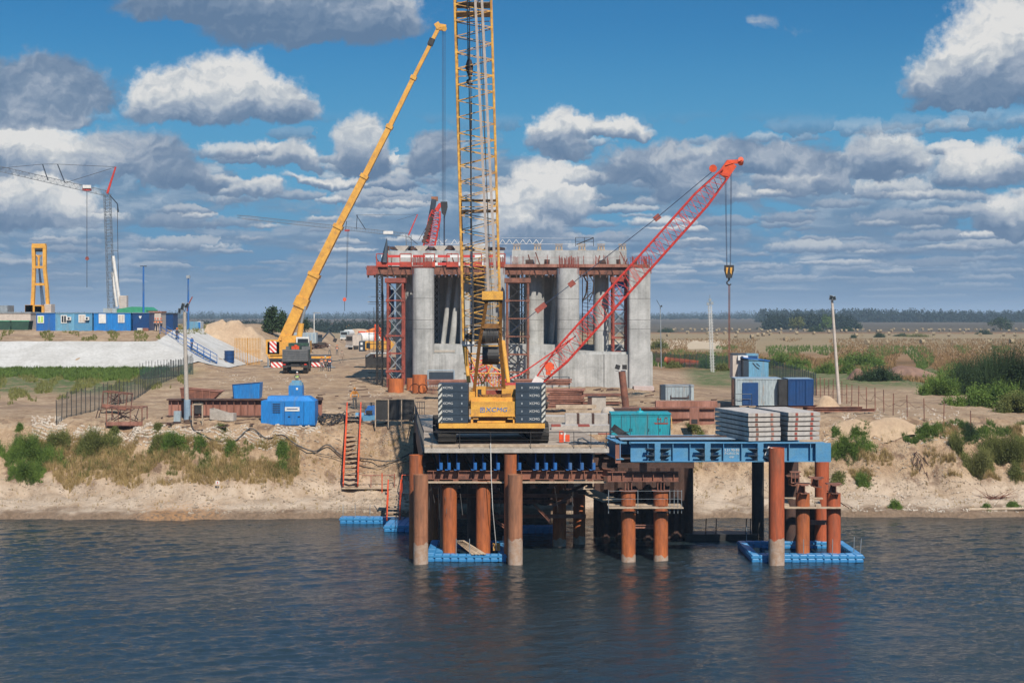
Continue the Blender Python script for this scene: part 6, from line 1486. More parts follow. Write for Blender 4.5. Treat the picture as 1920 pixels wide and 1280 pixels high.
t_, w, h = block('tall white cabin with an air conditioner behind the grey blue container', 1383, 1398, 665, 709, 140, 2.0, 'white', 'white_cabin', 'cabin'); MB().b2(-w - .45, -w - .01, .0, 2.0, 0, h).build('shade_toned_side', 'cream', t_)  # shade on the cabin's left face is put in as greyer paint
MB().b2(-w - .5, w + .1, -.05, 2.1, h, h + .1).build('roof', 'slate', t_); ac = MB().b2(-.38, .55, -.35, -.02, h - .5, h - .05).build('air_conditioner', 'white', t_)
MB().tube((-.02, -.36, h - .27), (-.02, -.37, h - .27), .17, 14).build('fan_grille', 'slate', ac)
t_, w, h = block('light blue cabin with a slanting roof and a dark torn mark', 1404, 1441, 677, 709, 138.5, 2.2, 'bluelight', 'blue_cabin', 'cabin')
MB().b2(-w - .5, -w - .01, .0, 2.2, 0, h + .1).build('shade_dark_side', 'slate', t_); m = MB(); m.prism([(-w - .55, -.1, h + .28), (w + .1, -.1, h), (w + .1, -.1, h + .08), (-w - .55, -.1, h + .36)], (0, 2.5, 0)); m.build('roof', 'blue', t_)  # left face of the cabin coloured slate, shade painted in
m = MB(); m.path([(-.55, -.03, h - .15), (-.2, -.03, h - .55), (.05, -.03, h - .7)], .035); m.path([(-.2, -.03, h - .2), (.1, -.03, h - .45)], .03); m.build('tear', 'dark', t_)
t_, w, h = block('small pale blue rooftop cabin behind the white one', 1399, 1422, 663, 690, 143, 1.6, 'bluelight', 'roof_cabin', 'cabin'); MB().b2(-.6, .5, -.03, 0, h - .55, h - .2).build('window', 'bluedeep', t_); MB().tube((.35, .3, h), (.45, .3, h + 1.1), .03).build('antenna', 'wood', t_)
for i, (a, c, py, Y) in enumerate(((1410, 1580, 766, 124), (1500, 1625, 771, 121), (1520, 1648, 776, 119.5))):
    t = thing('steel_rail', ('upper long rusty rail lying before the right containers', 'middle rusty rail lying before the right containers', 'lowest rusty rail nearest the slab stacks')[i], 'rail', ground((a + c) / 2, py)); w = (c - a) / 2 * Y / F
    o = Vector(t.location); gg = height(o.x, o.y); t.location.z = gg + .12; MB().ibeam((-w, 0, .1), (w, .6, .1), .25, .26, .04).build('rail_body', 'brown', t)
g = ground(1310, 757); dm = thing('sand_bag_heap', 'low heap of soil by the left container corner', 'heap', ground(1362, 765)); MB().dome((0, 0, -.1), 1.3, 14, 4, .5).build('heap_body', 'earth', dm)
# orange welding set on the deck, hoses
ot = thing('welding_set', 'orange red welding set with gas bottles on the deck edge', 'welding set', (xx(1058, 97), 97, DK)); s_ = 97 / F
m = MB(); m.b2(-9 * s_, -3 * s_, 0, .3, .05, .55); m.path([(-9 * s_, 0, .05), (-9 * s_, 0, .75), (-2 * s_, 0, .75), (-2 * s_, 0, .05)], .03); m.build('trolley', 'orange', ot); MB().b2(2 * s_, 10 * s_, 0, .35, .1, .52).build('orange_case', 'orange', ot)
for k in range(2): MB().tube((-5 * s_ + k * .2, .1, .1), (-5 * s_ + k * .2, .1, .72), .08, 8).build('gas_bottle', 'white', ot)
m = MB(); random.seed(5)
for k in range(6): m.path([(xx(1070 + j * 9, 96) + random.uniform(-.1, .1), 95.6 + random.uniform(-.5, .7), DK + .05 + random.uniform(0, .12)) for j in range(8)], .045, 5)
m.path([(xx(1085, 96), 95.8, DK), (xx(1083, 96), 95.8, DK + .35), (xx(1092, 96), 95.8, DK + .42), (xx(1103, 96), 95.6, DK + .2)], .045)
tag(m.build('hose_bundle', 'slate'), 'grey bundle of hoses lying on the deck edge right of the crane', 'hoses')
g = at(797, 762, 125); mb_ = thing('mesh_basket', 'grey wire mesh basket standing left of the counterweights', 'basket', gz(g.x - .5, 124)); m = MB()
for k in range(6): m.tube((-.5 + k * .2, 0, 0), (-.5 + k * .2, 0, 1.7), .02, 4)
for z in (0, .6, 1.2, 1.7): m.path([(-.5, 0, z), (.5, 0, z), (.5, .8, z), (-.5, .8, z), (-.5, 0, z)], .02, 4)
m.build('wire_panel', 'slate', mb_); MB().b2(-.5, .5, .02, .8, .03, .3).build('blue_crate', 'bluetop', mb_)
rw = thing('rebar_bundle', 'rusty coil and bars leaning beside the casing pipes', 'rebar', ground(800, 738)); m = MB()
m.pipe((-1.2, -.1, .5), (-1.2, .0, .5), .55, .08, 20); m.pipe((-.4, -.1, .5), (-.4, .1, .5), .5, .08, 20)
for k in range(8): m.tube((.1 + k * .12, 0, 0), (-.2 + k * .18, .3, 1.6 - .1 * k), .04, 5)
m.build('rusty_bars', 'brown', rw)
gt = thing('safety_gate', 'thin grey steel frame gate by the pier wall', 'gate', gz(xx(1054, 150), 150)); m = MB(); m.path([(-1.0, 0, 0), (-1.0, 0, 1.9), (.7, 0, 1.9), (.7, 0, 0)], .05); m.path([(-.4, 0, .9), (.1, 0, 1.5), (.7, 0, 1.75)], .04); m.build('gate_frame', 'slate', gt)
dk_ = thing('dark_tank', 'dark grey tank on skids in front of the pier wall at left', 'tank', gz(xx(826, 155), 155)); m = MB(); m.b2(-1.2, 1.3, 0, 1.4, .9, 2.0); m.build('tank_body', 'slate', dk_); m = MB(); m.path([(-1.3, -.1, .6), (-1.3, -.1, 2.2), (1.4, -.1, 2.2), (1.4, -.1, .6)], .06); m.build('frame', 'bluetop', dk_)
wh = thing('white_sack', 'white bulging sack of scrap behind the deck railing', 'sack', at(1140, 772, 118)); MB().dome((0, 0, -.1), .55, 14, 5, 1.0).build('sack_body', 'stone', wh, smooth=True); MB().b2(-.5, .5, -.4, .4, -1, -.1).build('pallet', 'darkrust', wh)
# ------------------------------------------------------------------ site traffic in the middle distance
def wheel(t, x, y, r=.5, w=.3, z=None):
    m = MB(); m.tube((x, y - w / 2, z or r), (x, y + w / 2, z or r), r, 16); o = m.build('wheel', 'black', t)
    MB().tube((x, y - w / 2 - .01, z or r), (x, y + w / 2 + .01, z or r), r * .5, 12).build('rim', 'steel', o)
def wheel_y(t, x, y, r=.5, w=.3):
    MB().tube((x - w / 2, y, r), (x + w / 2, y, r), r, 16).build('wheel', 'black', t)
M['bedgrey'] = mat('worn_grey_board', (0.15, 0.15, 0.15), (0.10, 0.10, 0.10), .7)
g = ground(553, 701); tr_ = thing('dump_truck', 'dark grey flatbed dump truck seen from behind below the yellow crane', 'truck', g, R(4)); s_ = g.y / F
w = 23.5 * s_
m = MB(); m.b2(-w, w, 0, 5.2, 1.55, 1.7); m.b2(-w, w, -.04, .04, 1.5, 2.95)
m.b2(-w, -w + .06, 0, 5.2, 1.7, 2.85); m.b2(w - .06, w, 0, 5.2, 1.7, 2.85); m.b2(-w, w, 5.1, 5.2, 1.7, 3.2); bd_ = m.build('cargo_bed', 'bedgrey', tr_)
for k in range(5): MB().b2(-w + .05, w - .05, -.07, -.04, 1.62 + k * .26, 1.67 + k * .26).build('tailgate_rib', 'slate', bd_)
m = MB(); m.b2(-w * .8, w * .8, 5.4, 7.3, 1.0, 3.6); cb_ = m.build('cab', 'green', tr_); MB().b2(-w * .6, w * .6, 5.36, 5.4, 2.5, 3.3).build('rear_window', 'glass', cb_)
m = MB(); m.b2(-.5, .5, 0, 7, .9, 1.2); m.b2(-w, w, -.05, .1, .85, 1.05); m.build('chassis', 'dark', tr_)
for y in (.9, 2.3, 6.4):
    for x in (-w + .3, w - .3): wheel_y(tr_, x, y, .55, .5)
for x in (-w + .25, w - .25): MB().box((x, -.08, 1.15), (.3, .05, .14)).build('tail_light', 'red', tr_)
cg2 = thing('cargo_bundle', 'red and grey cargo standing on the dump truck bed', 'cargo', g + Vector((0, 1.5, 1.75))); m = MB(); m.box((-.3, 1.2, .8), (1.3, 1.2, 1.5)); m.box((.9, 1.4, .6), (.9, 1.4, 1.0)); m.build('bundle_body', 'green', cg2)
m = MB(); m.tube((-.6, .2, 0), (-.1, .2, 1.7), .2, 8); m.tube((-.2, .2, 1.7), (.2, .2, .3), .14, 8); m.box((-.2, .3, 1.3), (.9, .4, .5)); m.build('crane_arm', 'orange', cg2)
# striped barrier boards lying by the outriggers
for lab, a, c, py in (('red and white striped board left of the dump truck', 508, 530, 690), ('red and white striped board right of the dump truck', 584, 609, 689)):
    g = ground((a + c) / 2, py); t = thing('striped_board', lab, 'barrier', g); w = (c - a) / 2 * g.y / F; MB().box((0, 0, .45), (2 * w, .08, .7)).build('board', 'redwhite', t); m = MB(); m.box((-w * .7, 0, .05), (.1, .5, .1)); m.box((w * .7, 0, .05), (.1, .5, .1)); m.build('foot', 'dark', t)
# sand heaps
def heap(name, label, cat, px, py, wpx, hpx, m, sy=.8, seed=0, kind=None, peaks=((0, 1),), flat=True):
    g = ground(px, py); w = wpx / 2 * g.y / F; h = hpx * g.y / F; vs = []; fs = []; n = 40
    for j in range(n + 1):
        for i in range(n + 1):
            x = (i / n * 2 - 1); y = (j / n * 2 - 1); z = 0
            for pxo, ph in peaks: rr = max(0, math.hypot((x - pxo) / (1 - abs(pxo) * .6), y) + .16 * fb(x * 1.2 + seed, y * 1.2, 1.0, 3)); z = max(z, ph * (max(0, 1 - rr * rr) ** 1.3 if flat else (1 - rr ** 1.2)))
            zz_ = max(z, -.02) * h + (.08 * h * fb(x * w + seed, y * w, .5) if z > .02 else -.1)
            X, Y = g.x + x * w, g.y + y * w * sy; vs.append((X - g.x, Y - g.y, height(X, Y, False) - g.z + zz_))
    for j in range(n):
        for i in range(n): fs.append((j * (n + 1) + i, j * (n + 1) + i + 1, (j + 1) * (n + 1) + i + 1, (j + 1) * (n + 1) + i))
    o = MB().add(vs, fs).build(name, m, smooth=True); o.location = g; return tag(o, label, cat)
heap('sand_heap', 'large pale sand heap with two peaks behind the yellow lattice panels', 'sand heap', 458, 655, 135, 50, 'sandpile', peaks=((-.15, 1), (.22, .98), (-.6, .75)), flat=False)
heap('sand_heap', 'low flat sand heap beyond the construction vehicles', 'sand heap', 672, 628, 70, 12, 'sandpile', seed=5)
heap('earth_mound', 'reddish brown earth mound right of the white lamp post', 'mound', 1608, 712, 45, 22, 'earth', seed=9)
heap('earth_mound', 'longer dark earth mound among the weeds on the right', 'mound', 1700, 708, 130, 22, 'earth', seed=14)
heap('rubble_mound', 'pale rubble mound next to the deep blue container', 'mound', 1548, 765, 60, 23, 'sandpile', seed=19, sy=.7)
heap('rubble_mound', 'pale mound of soil below the rusty rails on the right', 'mound', 1668, 804, 96, 16, 'sandpile', seed=23, sy=.5)
heap('rubble_mound', 'small sandy mound right of the slab stacks', 'mound', 1600, 800, 66, 12, 'sandpile', seed=29, sy=.5)
# yellow lattice panels by the sand heap
g = ground(464, 684); yp = thing('rebar_screen', 'pale yellow rebar lattice panels standing in front of the sand heap', 'panel', g); s_ = g.y / F
for px0 in (-24, 0):
    m = MB(); w = 23 * s_
    for k in range(9): m.tube((px0 * s_ + w * k / 8, 0, 0), (px0 * s_ + w * k / 8 + .05, 0, 51 * s_), .045, 4)
    for z in (3, 24, 27, 48): m.tube((px0 * s_, .05, z * s_), (px0 * s_ + w, .05, z * s_), .04, 4)
    m.build('panel_grid', 'ywood', yp)
bl = thing('oil_barrel', 'blue barrel at the foot of the white slope', 'barrel', ground(430, 680)); s_ = bl.location.y / F; m = MB(); r = 9 * s_; m.tube((0, 0, 0), (0, 0, 22 * s_), r, 20); 
for z in (0, 7, 15, 21.5): m.tube((0, 0, z * s_), (0, 0, (z + .7) * s_), r + .05, 20)
m.build('barrel_body', 'bluedeep', bl)
# trucks
def tanker(label, px, py, m1, m2, l=6.5, rz=0, mixer=False):
    g = ground(px, py); t = thing('mixer_truck' if mixer else 'tanker_truck', label, 'truck', g, rz)
    m = MB(); m.b2(-1.2, 1.2, 0, 2.0, .8, 2.9); c = m.build('cab', m2, t); MB().b2(-1.0, 1.0, -.05, -.0, 1.8, 2.6).build('windscreen', 'glass', c)
    m = MB()
    if mixer: m.tube((0, 2.4, 2.2), (0, 5.0, 2.7), .9, 16, 1.35); m.tube((0, 5.0, 2.7), (0, 7.2, 3.2), 1.35, 16, .6)
    else:
        m.tube((0, 2.4, 2.2), (0, 8, 2.2), 1.15, 18)
    m.build('tank' if not mixer else 'drum', m1, t, smooth=True)
    MB().b2(-.9, .9, 0, 8, .7, 1.0).build('chassis', 'dark', t)
    MB().b2(-1.2, 1.2, -.12, 0, .5, .9).build('bumper', 'white', t)
    for y in (.9, 5.3, 6.6):
        for x in (-1.0, 1.0): wheel_y(t, x, y, .5, .35)
    return t
tanker('white tanker truck facing the river on the site road', 655, 655, 'white', 'cream', rz=R(-50))
tanker('farther white truck with a rounded tank behind the tanker', 645, 638, 'white', 'greyblue', rz=R(-10))
tanker('orange mixer truck between the tanker and the pier', 672, 640, 'vest', 'orange', rz=R(-80), mixer=True)
def machine(label, px, py, m1, rz=0, name='excavator', sc=1.0, cat='excavator'):
    g = ground(px, py); t = thing(name, label, cat, g, rz); t.scale = (sc,) * 3
    for y in (-.95, .95): m = MB(); m.box((0, y, .4), (3.4, .5, .7)); m.tube((-1.7, y - .25, .4), (-1.7, y + .25, .4), .36, 10); m.tube((1.7, y - .25, .4), (1.7, y + .25, .4), .36, 10); m.build('crawler_track', 'black', t)
    m = MB(); m.box((-.4, 0, 1.35), (2.6, 2.2, 1.0)); m.build('engine_house', m1, t)
    m = MB(); m.box((.7, .55, 1.9), (1.1, .9, 1.5)); c = m.build('cab', m1, t); MB().box((.7, .55, 2.15), (1.14, .94, .7)).build('window', 'glass', c)
    m = MB(); m.beam((1.0, -.3, 1.4), (2.8, -.3, 3.4), .3, .4, (0, 1, 0)); m.beam((2.8, -.3, 3.4), (4.2, -.3, 2.0), .25, .3, (0, 1, 0)); m.build('arm', m1, t)
    MB().box((4.3, -.3, 1.3), (.7, .9, .9), ry=.4).build('bucket', 'dark', t)
    return t
machine('small yellow excavator on the skyline behind the tanker trucks', 663, 621, 'yellow', R(180), sc=1.0)
machine('tiny rust coloured machine far off at the edge of the field', 617, 614, 'redrust', 0, sc=.9)
machine('dark small machine parked behind the telescopic crane', 595, 648, 'slate', R(20), sc=.8)
# yellow crane carrier partly behind the left tower
g = ground(705, 690); yc = thing('crane_carrier', 'yellow crane upper works on a dark truck carrier beside the left pier tower', 'crane', g); s_ = g.y / F
m = MB(); m.prism([(-20 * s_, 0, 35 * s_), (28 * s_, 0, 35 * s_), (36 * s_, 0, 44 * s_), (30 * s_, 0, 51 * s_), (-20 * s_, 0, 51 * s_)], (0, 3, 0)); yb_ = m.build('superstructure', 'yellow', yc)
MB().b2(-18 * s_, -11 * s_, -.05, 0, 38 * s_, 48 * s_).build('cab_window', 'glass', yb_)
m = MB(); m.b2(-32 * s_, -21 * s_, 0, 2.5, 32 * s_, 51 * s_); cw_ = m.build('counterweight', 'slate', yc)
for k in range(2): MB().b2(-29 * s_, -25 * s_, -.05, 0, (35 + k * 9) * s_, (40 + k * 9) * s_).build('white_plate', 'white', cw_)
m = MB(); m.b2(-20 * s_, 34 * s_, .1, 2.8, 2 * s_, 20 * s_); m.b2(-20 * s_, -5 * s_, 0, 2.8, 2 * s_, 25 * s_); m.build('carrier', 'dark', yc); 
m = MB(); m.path([(-18 * s_, -.1, 22 * s_), (-10 * s_, -.1, 28 * s_), (20 * s_, -.1, 28 * s_)], .12); m.box((4 * s_, -.05, 31 * s_), (12 * s_, .1, 3 * s_)); m.build('pale_fittings', 'steel', yc)
for x in (-14, -4, 12, 24): MB().tube((x * s_, -.1, 5 * s_), (x * s_, .4, 5 * s_), 5 * s_, 14).build('wheel', 'black', yc)
g2 = g + Vector((0, 14, 0)); rdm = thing('red_loader', 'red loader arm standing behind the yellow crane carrier', 'loader', gz(g2.x, g2.y)); s2_ = g2.y / F
m = MB(); m.beam((-18 * s2_, 0, 30 * s2_), (-17 * s2_, 0, 75 * s2_), .35, .4, (0, 1, 0)); m.beam((-17 * s2_, 0, 74 * s2_), (-8 * s2_, 0, 56 * s2_), .6, .5, (0, 1, 0)); m.beam((-8 * s2_, 0, 56 * s2_), (0, 0, 40 * s2_), .5, .6, (0, 1, 0)); m.build('arm', 'orange', rdm); m = MB(); m.b2(-.5, 4, 0, 2, 2.5, 4.6); m.build('dark_body', 'dark', rdm)
for px, py, lab, w in ((575, 656, 'low dark scrap heap behind the telescopic crane', 3), (598, 652, 'second dark scrap heap right of the telescopic crane', 2.2)):
    g = ground(px, py); t = thing('scrap_heap', lab, 'scrap', g); m = MB()
    for k in range(22): m.beam((random.uniform(-w, w), random.uniform(-1, 1), random.uniform(0, .5)), (random.uniform(-w, w), random.uniform(-1, 1), random.uniform(.1, 1.1)), .15, .15)
    m.build('scrap_bars', 'darkrust', t)
wc = ground(600, 640); g = thing('street_lamp', 'thin white lamp post far up the site road', 'lamp post', ground(589, 632)); MB().tube((0, 0, 0), (0, 0, 46 * g.location.y / F), .1, 6).build('post', 'white', g); MB().box((.6, 0, 46 * g.location.y / F), (1.4, .3, .2)).build('lamp_head', 'steel', g)
gb_ = thing('grey_container', 'low grey blue container behind the telescopic crane', 'container', ground(575, 644)); MB().b2(-3.2, 1.8, 0, 2.4, 0, 2.0).build('container_body', 'greyblue', gb_); m = MB(); 
for k in range(7): m.b2(-3.0 + k * .7, -2.7 + k * .7, -.04, 0, .2, 1.8)
m.build('rib', 'bluetop', gb_)
# ------------------------------------------------------------------ raised platform on the left
Yp = 205.0; sP = Yp / F
def site_cabin(label, px0, px1, m1, win=None, winm='glass', ac=False, m2=None, top=586):
    x0, x1 = xx(px0, Yp), xx(px1, Yp); z0 = height((x0 + x1) / 2, Yp, False); t = thing('site_cabin', label, 'cabin', ((x0 + x1) / 2, Yp, z0), 0, 'row of blue site cabins on the raised platform'); w = (x1 - x0) / 2; h = (619 - top) * sP
    MB().b2(-w + .03, w - .03, 0, 6, 0.05, h).build('cabin_body', m1, t)
    f = MB()
    for x in (-w + .06, w - .06): f.b2(x - .06, x + .06, -.04, .02, 0, h)
    f.b2(-w, w, -.045, .02, h - .1, h + .04); f.b2(-w, w, -.045, .02, 0, .12); f.build('edge_frame', m2 or m1, t)
    MB().b2(-w - .05, w + .05, -.1, 6.1, h + .04, h + .1).build('roof', 'bluetop', t)
    if win:
        a, b_, c, d = win; wx0, wx1 = xx(a, Yp) - t.location.x, xx(b_, Yp) - t.location.x; wz0, wz1 = (619 - d) * sP, (619 - c) * sP
        fr_ = MB(); fr_.b2(wx0 - .12, wx1 + .12, -.07, -.0, wz0 - .12, wz1 + .12); wf = fr_.build('window_frame', 'white', t)
        MB().b2(wx0, wx1, -.09, -.07, wz0, wz1).build('pane', winm, wf); MB().b2((wx0 + wx1) / 2 - .04, (wx0 + wx1) / 2 + .04, -.11, -.09, wz0, wz1).build('mullion', 'white', wf)
    if ac:
        a_ = MB().b2(w - .95, w - .35, -.35, -.03, h - .95, h - .5).build('air_conditioner', 'white', t); MB().tube((w - .65, -.36, h - .72), (w - .65, -.37, h - .72), .16, 10).build('fan_grille', 'slate', a_)
    return t
site_cabin('blue cabin with a lime green window at the left of the row', 68, 104, 'blue', (72, 81, 592, 603), 'vestg')
site_cabin('light blue cabin with a white framed dark window', 104, 139, 'bluelight', (116, 124, 591, 603), 'glass', True)
site_cabin('faded blue cabin with a white net window and a dark air conditioner', 139, 173, 'bluegirder', (149, 159, 590, 602), 'cream', True)
site_cabin('bright blue cabin with a white curtained window', 176, 210, 'bluebright', (187, 197, 589, 603), 'white')
site_cabin('bright blue cabin with a beige blind window', 210, 245, 'bluebright', (223, 232, 590, 602), 'cream')
cd_ = site_cabin('dark blue container with a small white heart mark at the right end of the row', 249, 280, 'bluedeep')
m = MB(); cx_ = xx(263, Yp) - cd_.location.x; zc_ = (619 - 592) * sP; m.prism([(cx_ - .2, -.02, zc_), (cx_ - .1, -.02, zc_ + .12), (cx_, -.02, zc_), (cx_ + .1, -.02, zc_ + .12), (cx_ + .2, -.02, zc_), (cx_, -.02, zc_ - .35)], (0, -.03, 0)); m.build('white_mark', 'white', cd_)
pc = thing('pale_cabin', 'pale pink cabin beside the dark blue container at the stair head', 'cabin', (xx(291, 208), 208, 13.1)); MB().b2(-.8, .8, 0, 3, 0, 2.5).build('cabin_body', 'cream', pc); MB().b2(-.9, .9, -.1, 3.1, 2.5, 2.7).build('roof', 'brown2', pc)
pc = thing('blue_shed', 'dark blue shed further back right of the pale cabin', 'shed', (xx(313, 216), 216, 13.1)); MB().b2(-.9, .9, 0, 3, 0, 2.3).build('shed_body', 'bluedeep', pc); MB().b2(-1, 1, -.1, 3.1, 2.3, 2.45).build('roof', 'slate', pc)
for i, (px, w, h, m_, lab) in enumerate(((359, 1.0, 1.25, 'bluelight', 'light blue cabin far back at the edge of the platform'), (366, .75, 1.2, 'bluebright', 'bright blue hut far back next to the light blue cabin'), (372, .3, 1.3, 'white', 'narrow white cabinet at the right end of the far huts'))):
    t = thing('far_hut', lab, 'hut', (xx(px, 222), 222 + i * .1, 13.0)); MB().b2(-w, w, 0, 2, 0, h).build('hut_body', m_, t)
wl = thing('white_wall', 'long pale shed wall at the far left behind green skips', 'shed', (xx(20, 225), 225, 13.1)); MB().b2(-9, 3.0, 0, 4, 0, 2.4).build('wall', 'cream', wl); MB().b2(-9.2, 3.1, -.1, 4.1, 2.4, 2.6).build('roof', 'steel', wl); MB().b2(-8, -1.5, 3, 6, 2.4, 3.6).build('upper_storey', 'steel', wl)
for px, lab, w in ((6, 'green skip at the far left edge of the picture', 1.1), (37, 'dark green skip left of the blue cabins', 1.3)):
    t = thing('skip', lab, 'skip', (xx(px, 205), 205, 13.12)); m = MB(); m.add([(-w * .85, 0, .1), (w * .85, 0, .1), (w, 0, 1.35), (-w, 0, 1.35), (-w * .85, 1.8, .1), (w * .85, 1.8, .1), (w, 1.8, 1.35), (-w, 1.8, 1.35)], [(0, 1, 2, 3), (1, 5, 6, 2), (4, 0, 3, 7), (5, 4, 7, 6), (0, 4, 5, 1)]); m.build('skip_body', 'green', t); MB().b2(-w - .03, w + .03, -.05, 0, 1.3, 1.4).build('rim', 'tarp', t)
gt_ = thing('tarp_roof', 'green tarpaulin hall roof rising behind the cabins', 'roof', (xx(247, 240), 240, 13.1)); m = MB(); pts = [(-2.4, 0, 2.9), (-1.6, 0, 3.2), (0, 0, 3.45), (1.6, 0, 3.4), (2.3, 0, 2.9), (2.4, 0, 0), (-2.4, 0, 0)]; m.prism(pts, (0, 8, 0)); m.build('tarpaulin', 'tarp', gt_)
MB().b2(-4.6, -2.4, 0, 4, 0, 3.2).build('pale_wall', 'greyblue', gt_)
for px, py0, py1, Y, lab in ((269, 499, 586, 210, 'tall blue pole with a flat top bar behind the cabins'), (353, 519, 605, 214, 'blue pole with a lamp on the right side of the platform')):
    t = thing('blue_pole', lab, 'pole', (xx(px, Y), Y, 13.0)); MB().tube((0, 0, 0), (0, 0, zz(py0, Y) - 13.0), .16, 8, .11).build('pole_shaft', 'blue', t); MB().box((0, 0, zz(py0, Y) - 13.0), (.9, .2, .12) if px < 300 else (.5, .4, .45)).build('top_bar' if px < 300 else 'lamp', 'slate' if px < 300 else 'steel', t)
# blue stair down the slope
a, b_ = at(300, 622, 201), at(394, 681, 190); a.z = 12.7; b_.z = zz(681, 190); bs = thing('blue_stairs', 'blue steel stairs coming down the corner of the white slope', 'stairs', b_); d = a - b_
for o_s in (Vector((0, 0, 0)), Vector((.7, .9, 0))):
    m = MB(); m.beam(o_s, d + o_s, .08, .25); m.build('stringer', 'blue', bs)
    m = MB(); m.tube(o_s + Vector((0, 0, 1.05)), d + o_s + Vector((0, 0, 1.05)), .05, 5)
    for k in range(9): q = o_s + d * (k / 8); m.tube(q, q + Vector((0, 0, 1.05)), .04, 5)
    m.tube(o_s + Vector((0, 0, .55)), d + o_s + Vector((0, 0, .55)), .03, 5); m.build('handrail', 'blue', bs)
for k in range(20): q = d * ((k + .5) / 20); MB().prism([q, q + Vector((.25, 0, 0)), q + Vector((.95, .9, 0)), q + Vector((.7, .9, 0))], (0, 0, .05)).build('tread', 'steel', bs)
person('person in dark clothes with a blue bag coming down the blue stairs', b_ + d * .72 + Vector((.35, .45, .08)), R(60), 'worknavy', 'worknavy', None, 'vest', .15, ((.2, .1), (.2, .1)), 'people at the blue stairs')
person('person crouched by the top of the blue stairs in blue overalls', b_ + d * .42 + Vector((.35, .45, .08)), R(50), 'blue', 'worknavy', None, 'white', .15, ((.2, .1), (.2, .1)), 'people at the blue stairs')
for i, (px, lab) in enumerate(((291, 'leftmost worker in red vest waiting at the stair head'), (295, 'second worker in red vest waiting at the stair head'), (300, 'third worker in orange vest waiting at the stair head'))):
    person(lab, Vector((xx(px, 203), 203 + i * .3, 13.08)), R(150 + i * 40), 'workgrey', 'worknavy', 'vest', 'orange', .05, ((.1, .1), (.1, .1)), 'people at the blue stairs')
pal = thing('pallet_box', 'white and pink boxes standing in front of the dark blue container', 'boxes', (xx(262, 203), 203, 13.0)); MB().b2(-.35, .35, 0, .6, 0, .5).build('white_box', 'white', pal); MB().b2(.4, 1.1, 0, .6, 0, .5).build('pink_box', 'brown2', pal)
# ------------------------------------------------------------------ vegetation
def leafmat(name, c, c2, sc=.6):
    m = bpy.data.materials.new(name); m.use_nodes = True; Tn = NT(m.node_tree); b = m.node_tree.nodes['Principled BSDF']
    tcn = Tn.n('ShaderNodeTexCoord'); f = Tn.m('ADD', Tn.m('MULTIPLY', Tn.noise(tcn.outputs['Object'], sc, 4, .6), .6), Tn.m('MULTIPLY', Tn.noise(tcn.outputs['Object'], sc * 12, 2, .6), .4))
    Tn.link(Tn.ramp(f, [(.36, c2), (.60, c)]), b.inputs['Base Color']); b.inputs['Roughness'].default_value = .8; b.inputs['Specular IOR Level'].default_value = .2
    M[name] = m; return name
leafmat('leaf_green', (0.13, 0.19, 0.035), (0.055, 0.10, 0.02), 1.2); leafmat('leaf_dark', (0.045, 0.075, 0.028), (0.022, 0.040, 0.016)); leafmat('leaf_olive', (0.16, 0.165, 0.045), (0.08, 0.095, 0.028))
leafmat('grass_dry', (0.40, 0.28, 0.12), (0.24, 0.165, 0.07), .8); leafmat('grass_mid', (0.20, 0.19, 0.06), (0.105, 0.115, 0.035), .8); leafmat('grass_fresh', (0.12, 0.175, 0.035), (0.06, 0.10, 0.025), .8); leafmat('far_wood', (0.026, 0.044, 0.030), (0.014, 0.026, 0.019), .02); leafmat('grass_brown', (0.30, 0.185, 0.085), (0.17, 0.105, 0.045), .25)
rng = np.random.default_rng(4)
def blades(name, pts, hs, ws, m, label=None, spread=.5, per=9):
    """grass tufts: per blades for each point, each blade a bent two-segment strip"""
    N = len(pts) * per; P = np.repeat(np.array(pts), per, axis=0); H = np.repeat(np.array(hs), per) * rng.uniform(.55, 1.15, N); Wd = np.repeat(np.array(ws), per)
    ang = rng.uniform(0, 2 * np.pi, N); rad = rng.uniform(0, 1, N) * H * .35
    base = P + np.stack([np.cos(ang) * rad * .6, np.sin(ang) * rad * .6, np.full(N, -.05)], 1)
    tilt = rng.uniform(.05, spread, N); da = rng.uniform(0, 2 * np.pi, N)
    mid = base + np.stack([np.cos(da) * H * tilt * .4, np.sin(da) * H * tilt * .4, H * .6], 1); tip = base + np.stack([np.cos(da) * H * tilt, np.sin(da) * H * tilt, H * (1 - tilt * .3)], 1)
    wd = np.stack([np.cos(ang) * Wd, np.sin(ang) * Wd, np.zeros(N)], 1)
    V = np.stack([base - wd, base + wd, mid + wd * .8, mid - wd * .8, tip], 1).reshape(-1, 3)
    me = bpy.data.meshes.new(name); me.vertices.add(len(V)); me.vertices.foreach_set('co', V.astype(np.float32).ravel())
    o5 = np.arange(N)[:, None] * 5; loops = np.concatenate([o5 + np.array([0, 1, 2, 3]), o5 + np.array([3, 2, 4])], 1).ravel()
    me.loops.add(len(loops)); me.loops.foreach_set('vertex_index', loops.astype(np.int32)); me.polygons.add(2 * N)
    st = (np.arange(N)[:, None] * 7 + np.array([0, 4])).ravel(); me.polygons.foreach_set('loop_start', st.astype(np.int32)); me.polygons.foreach_set('loop_total', np.tile([4, 3], N).astype(np.int32)); me.update(calc_edges=True); me.validate()
    o = bpy.data.objects.new(name, me); COL.objects.link(o); me.materials.append(M[m]); return o
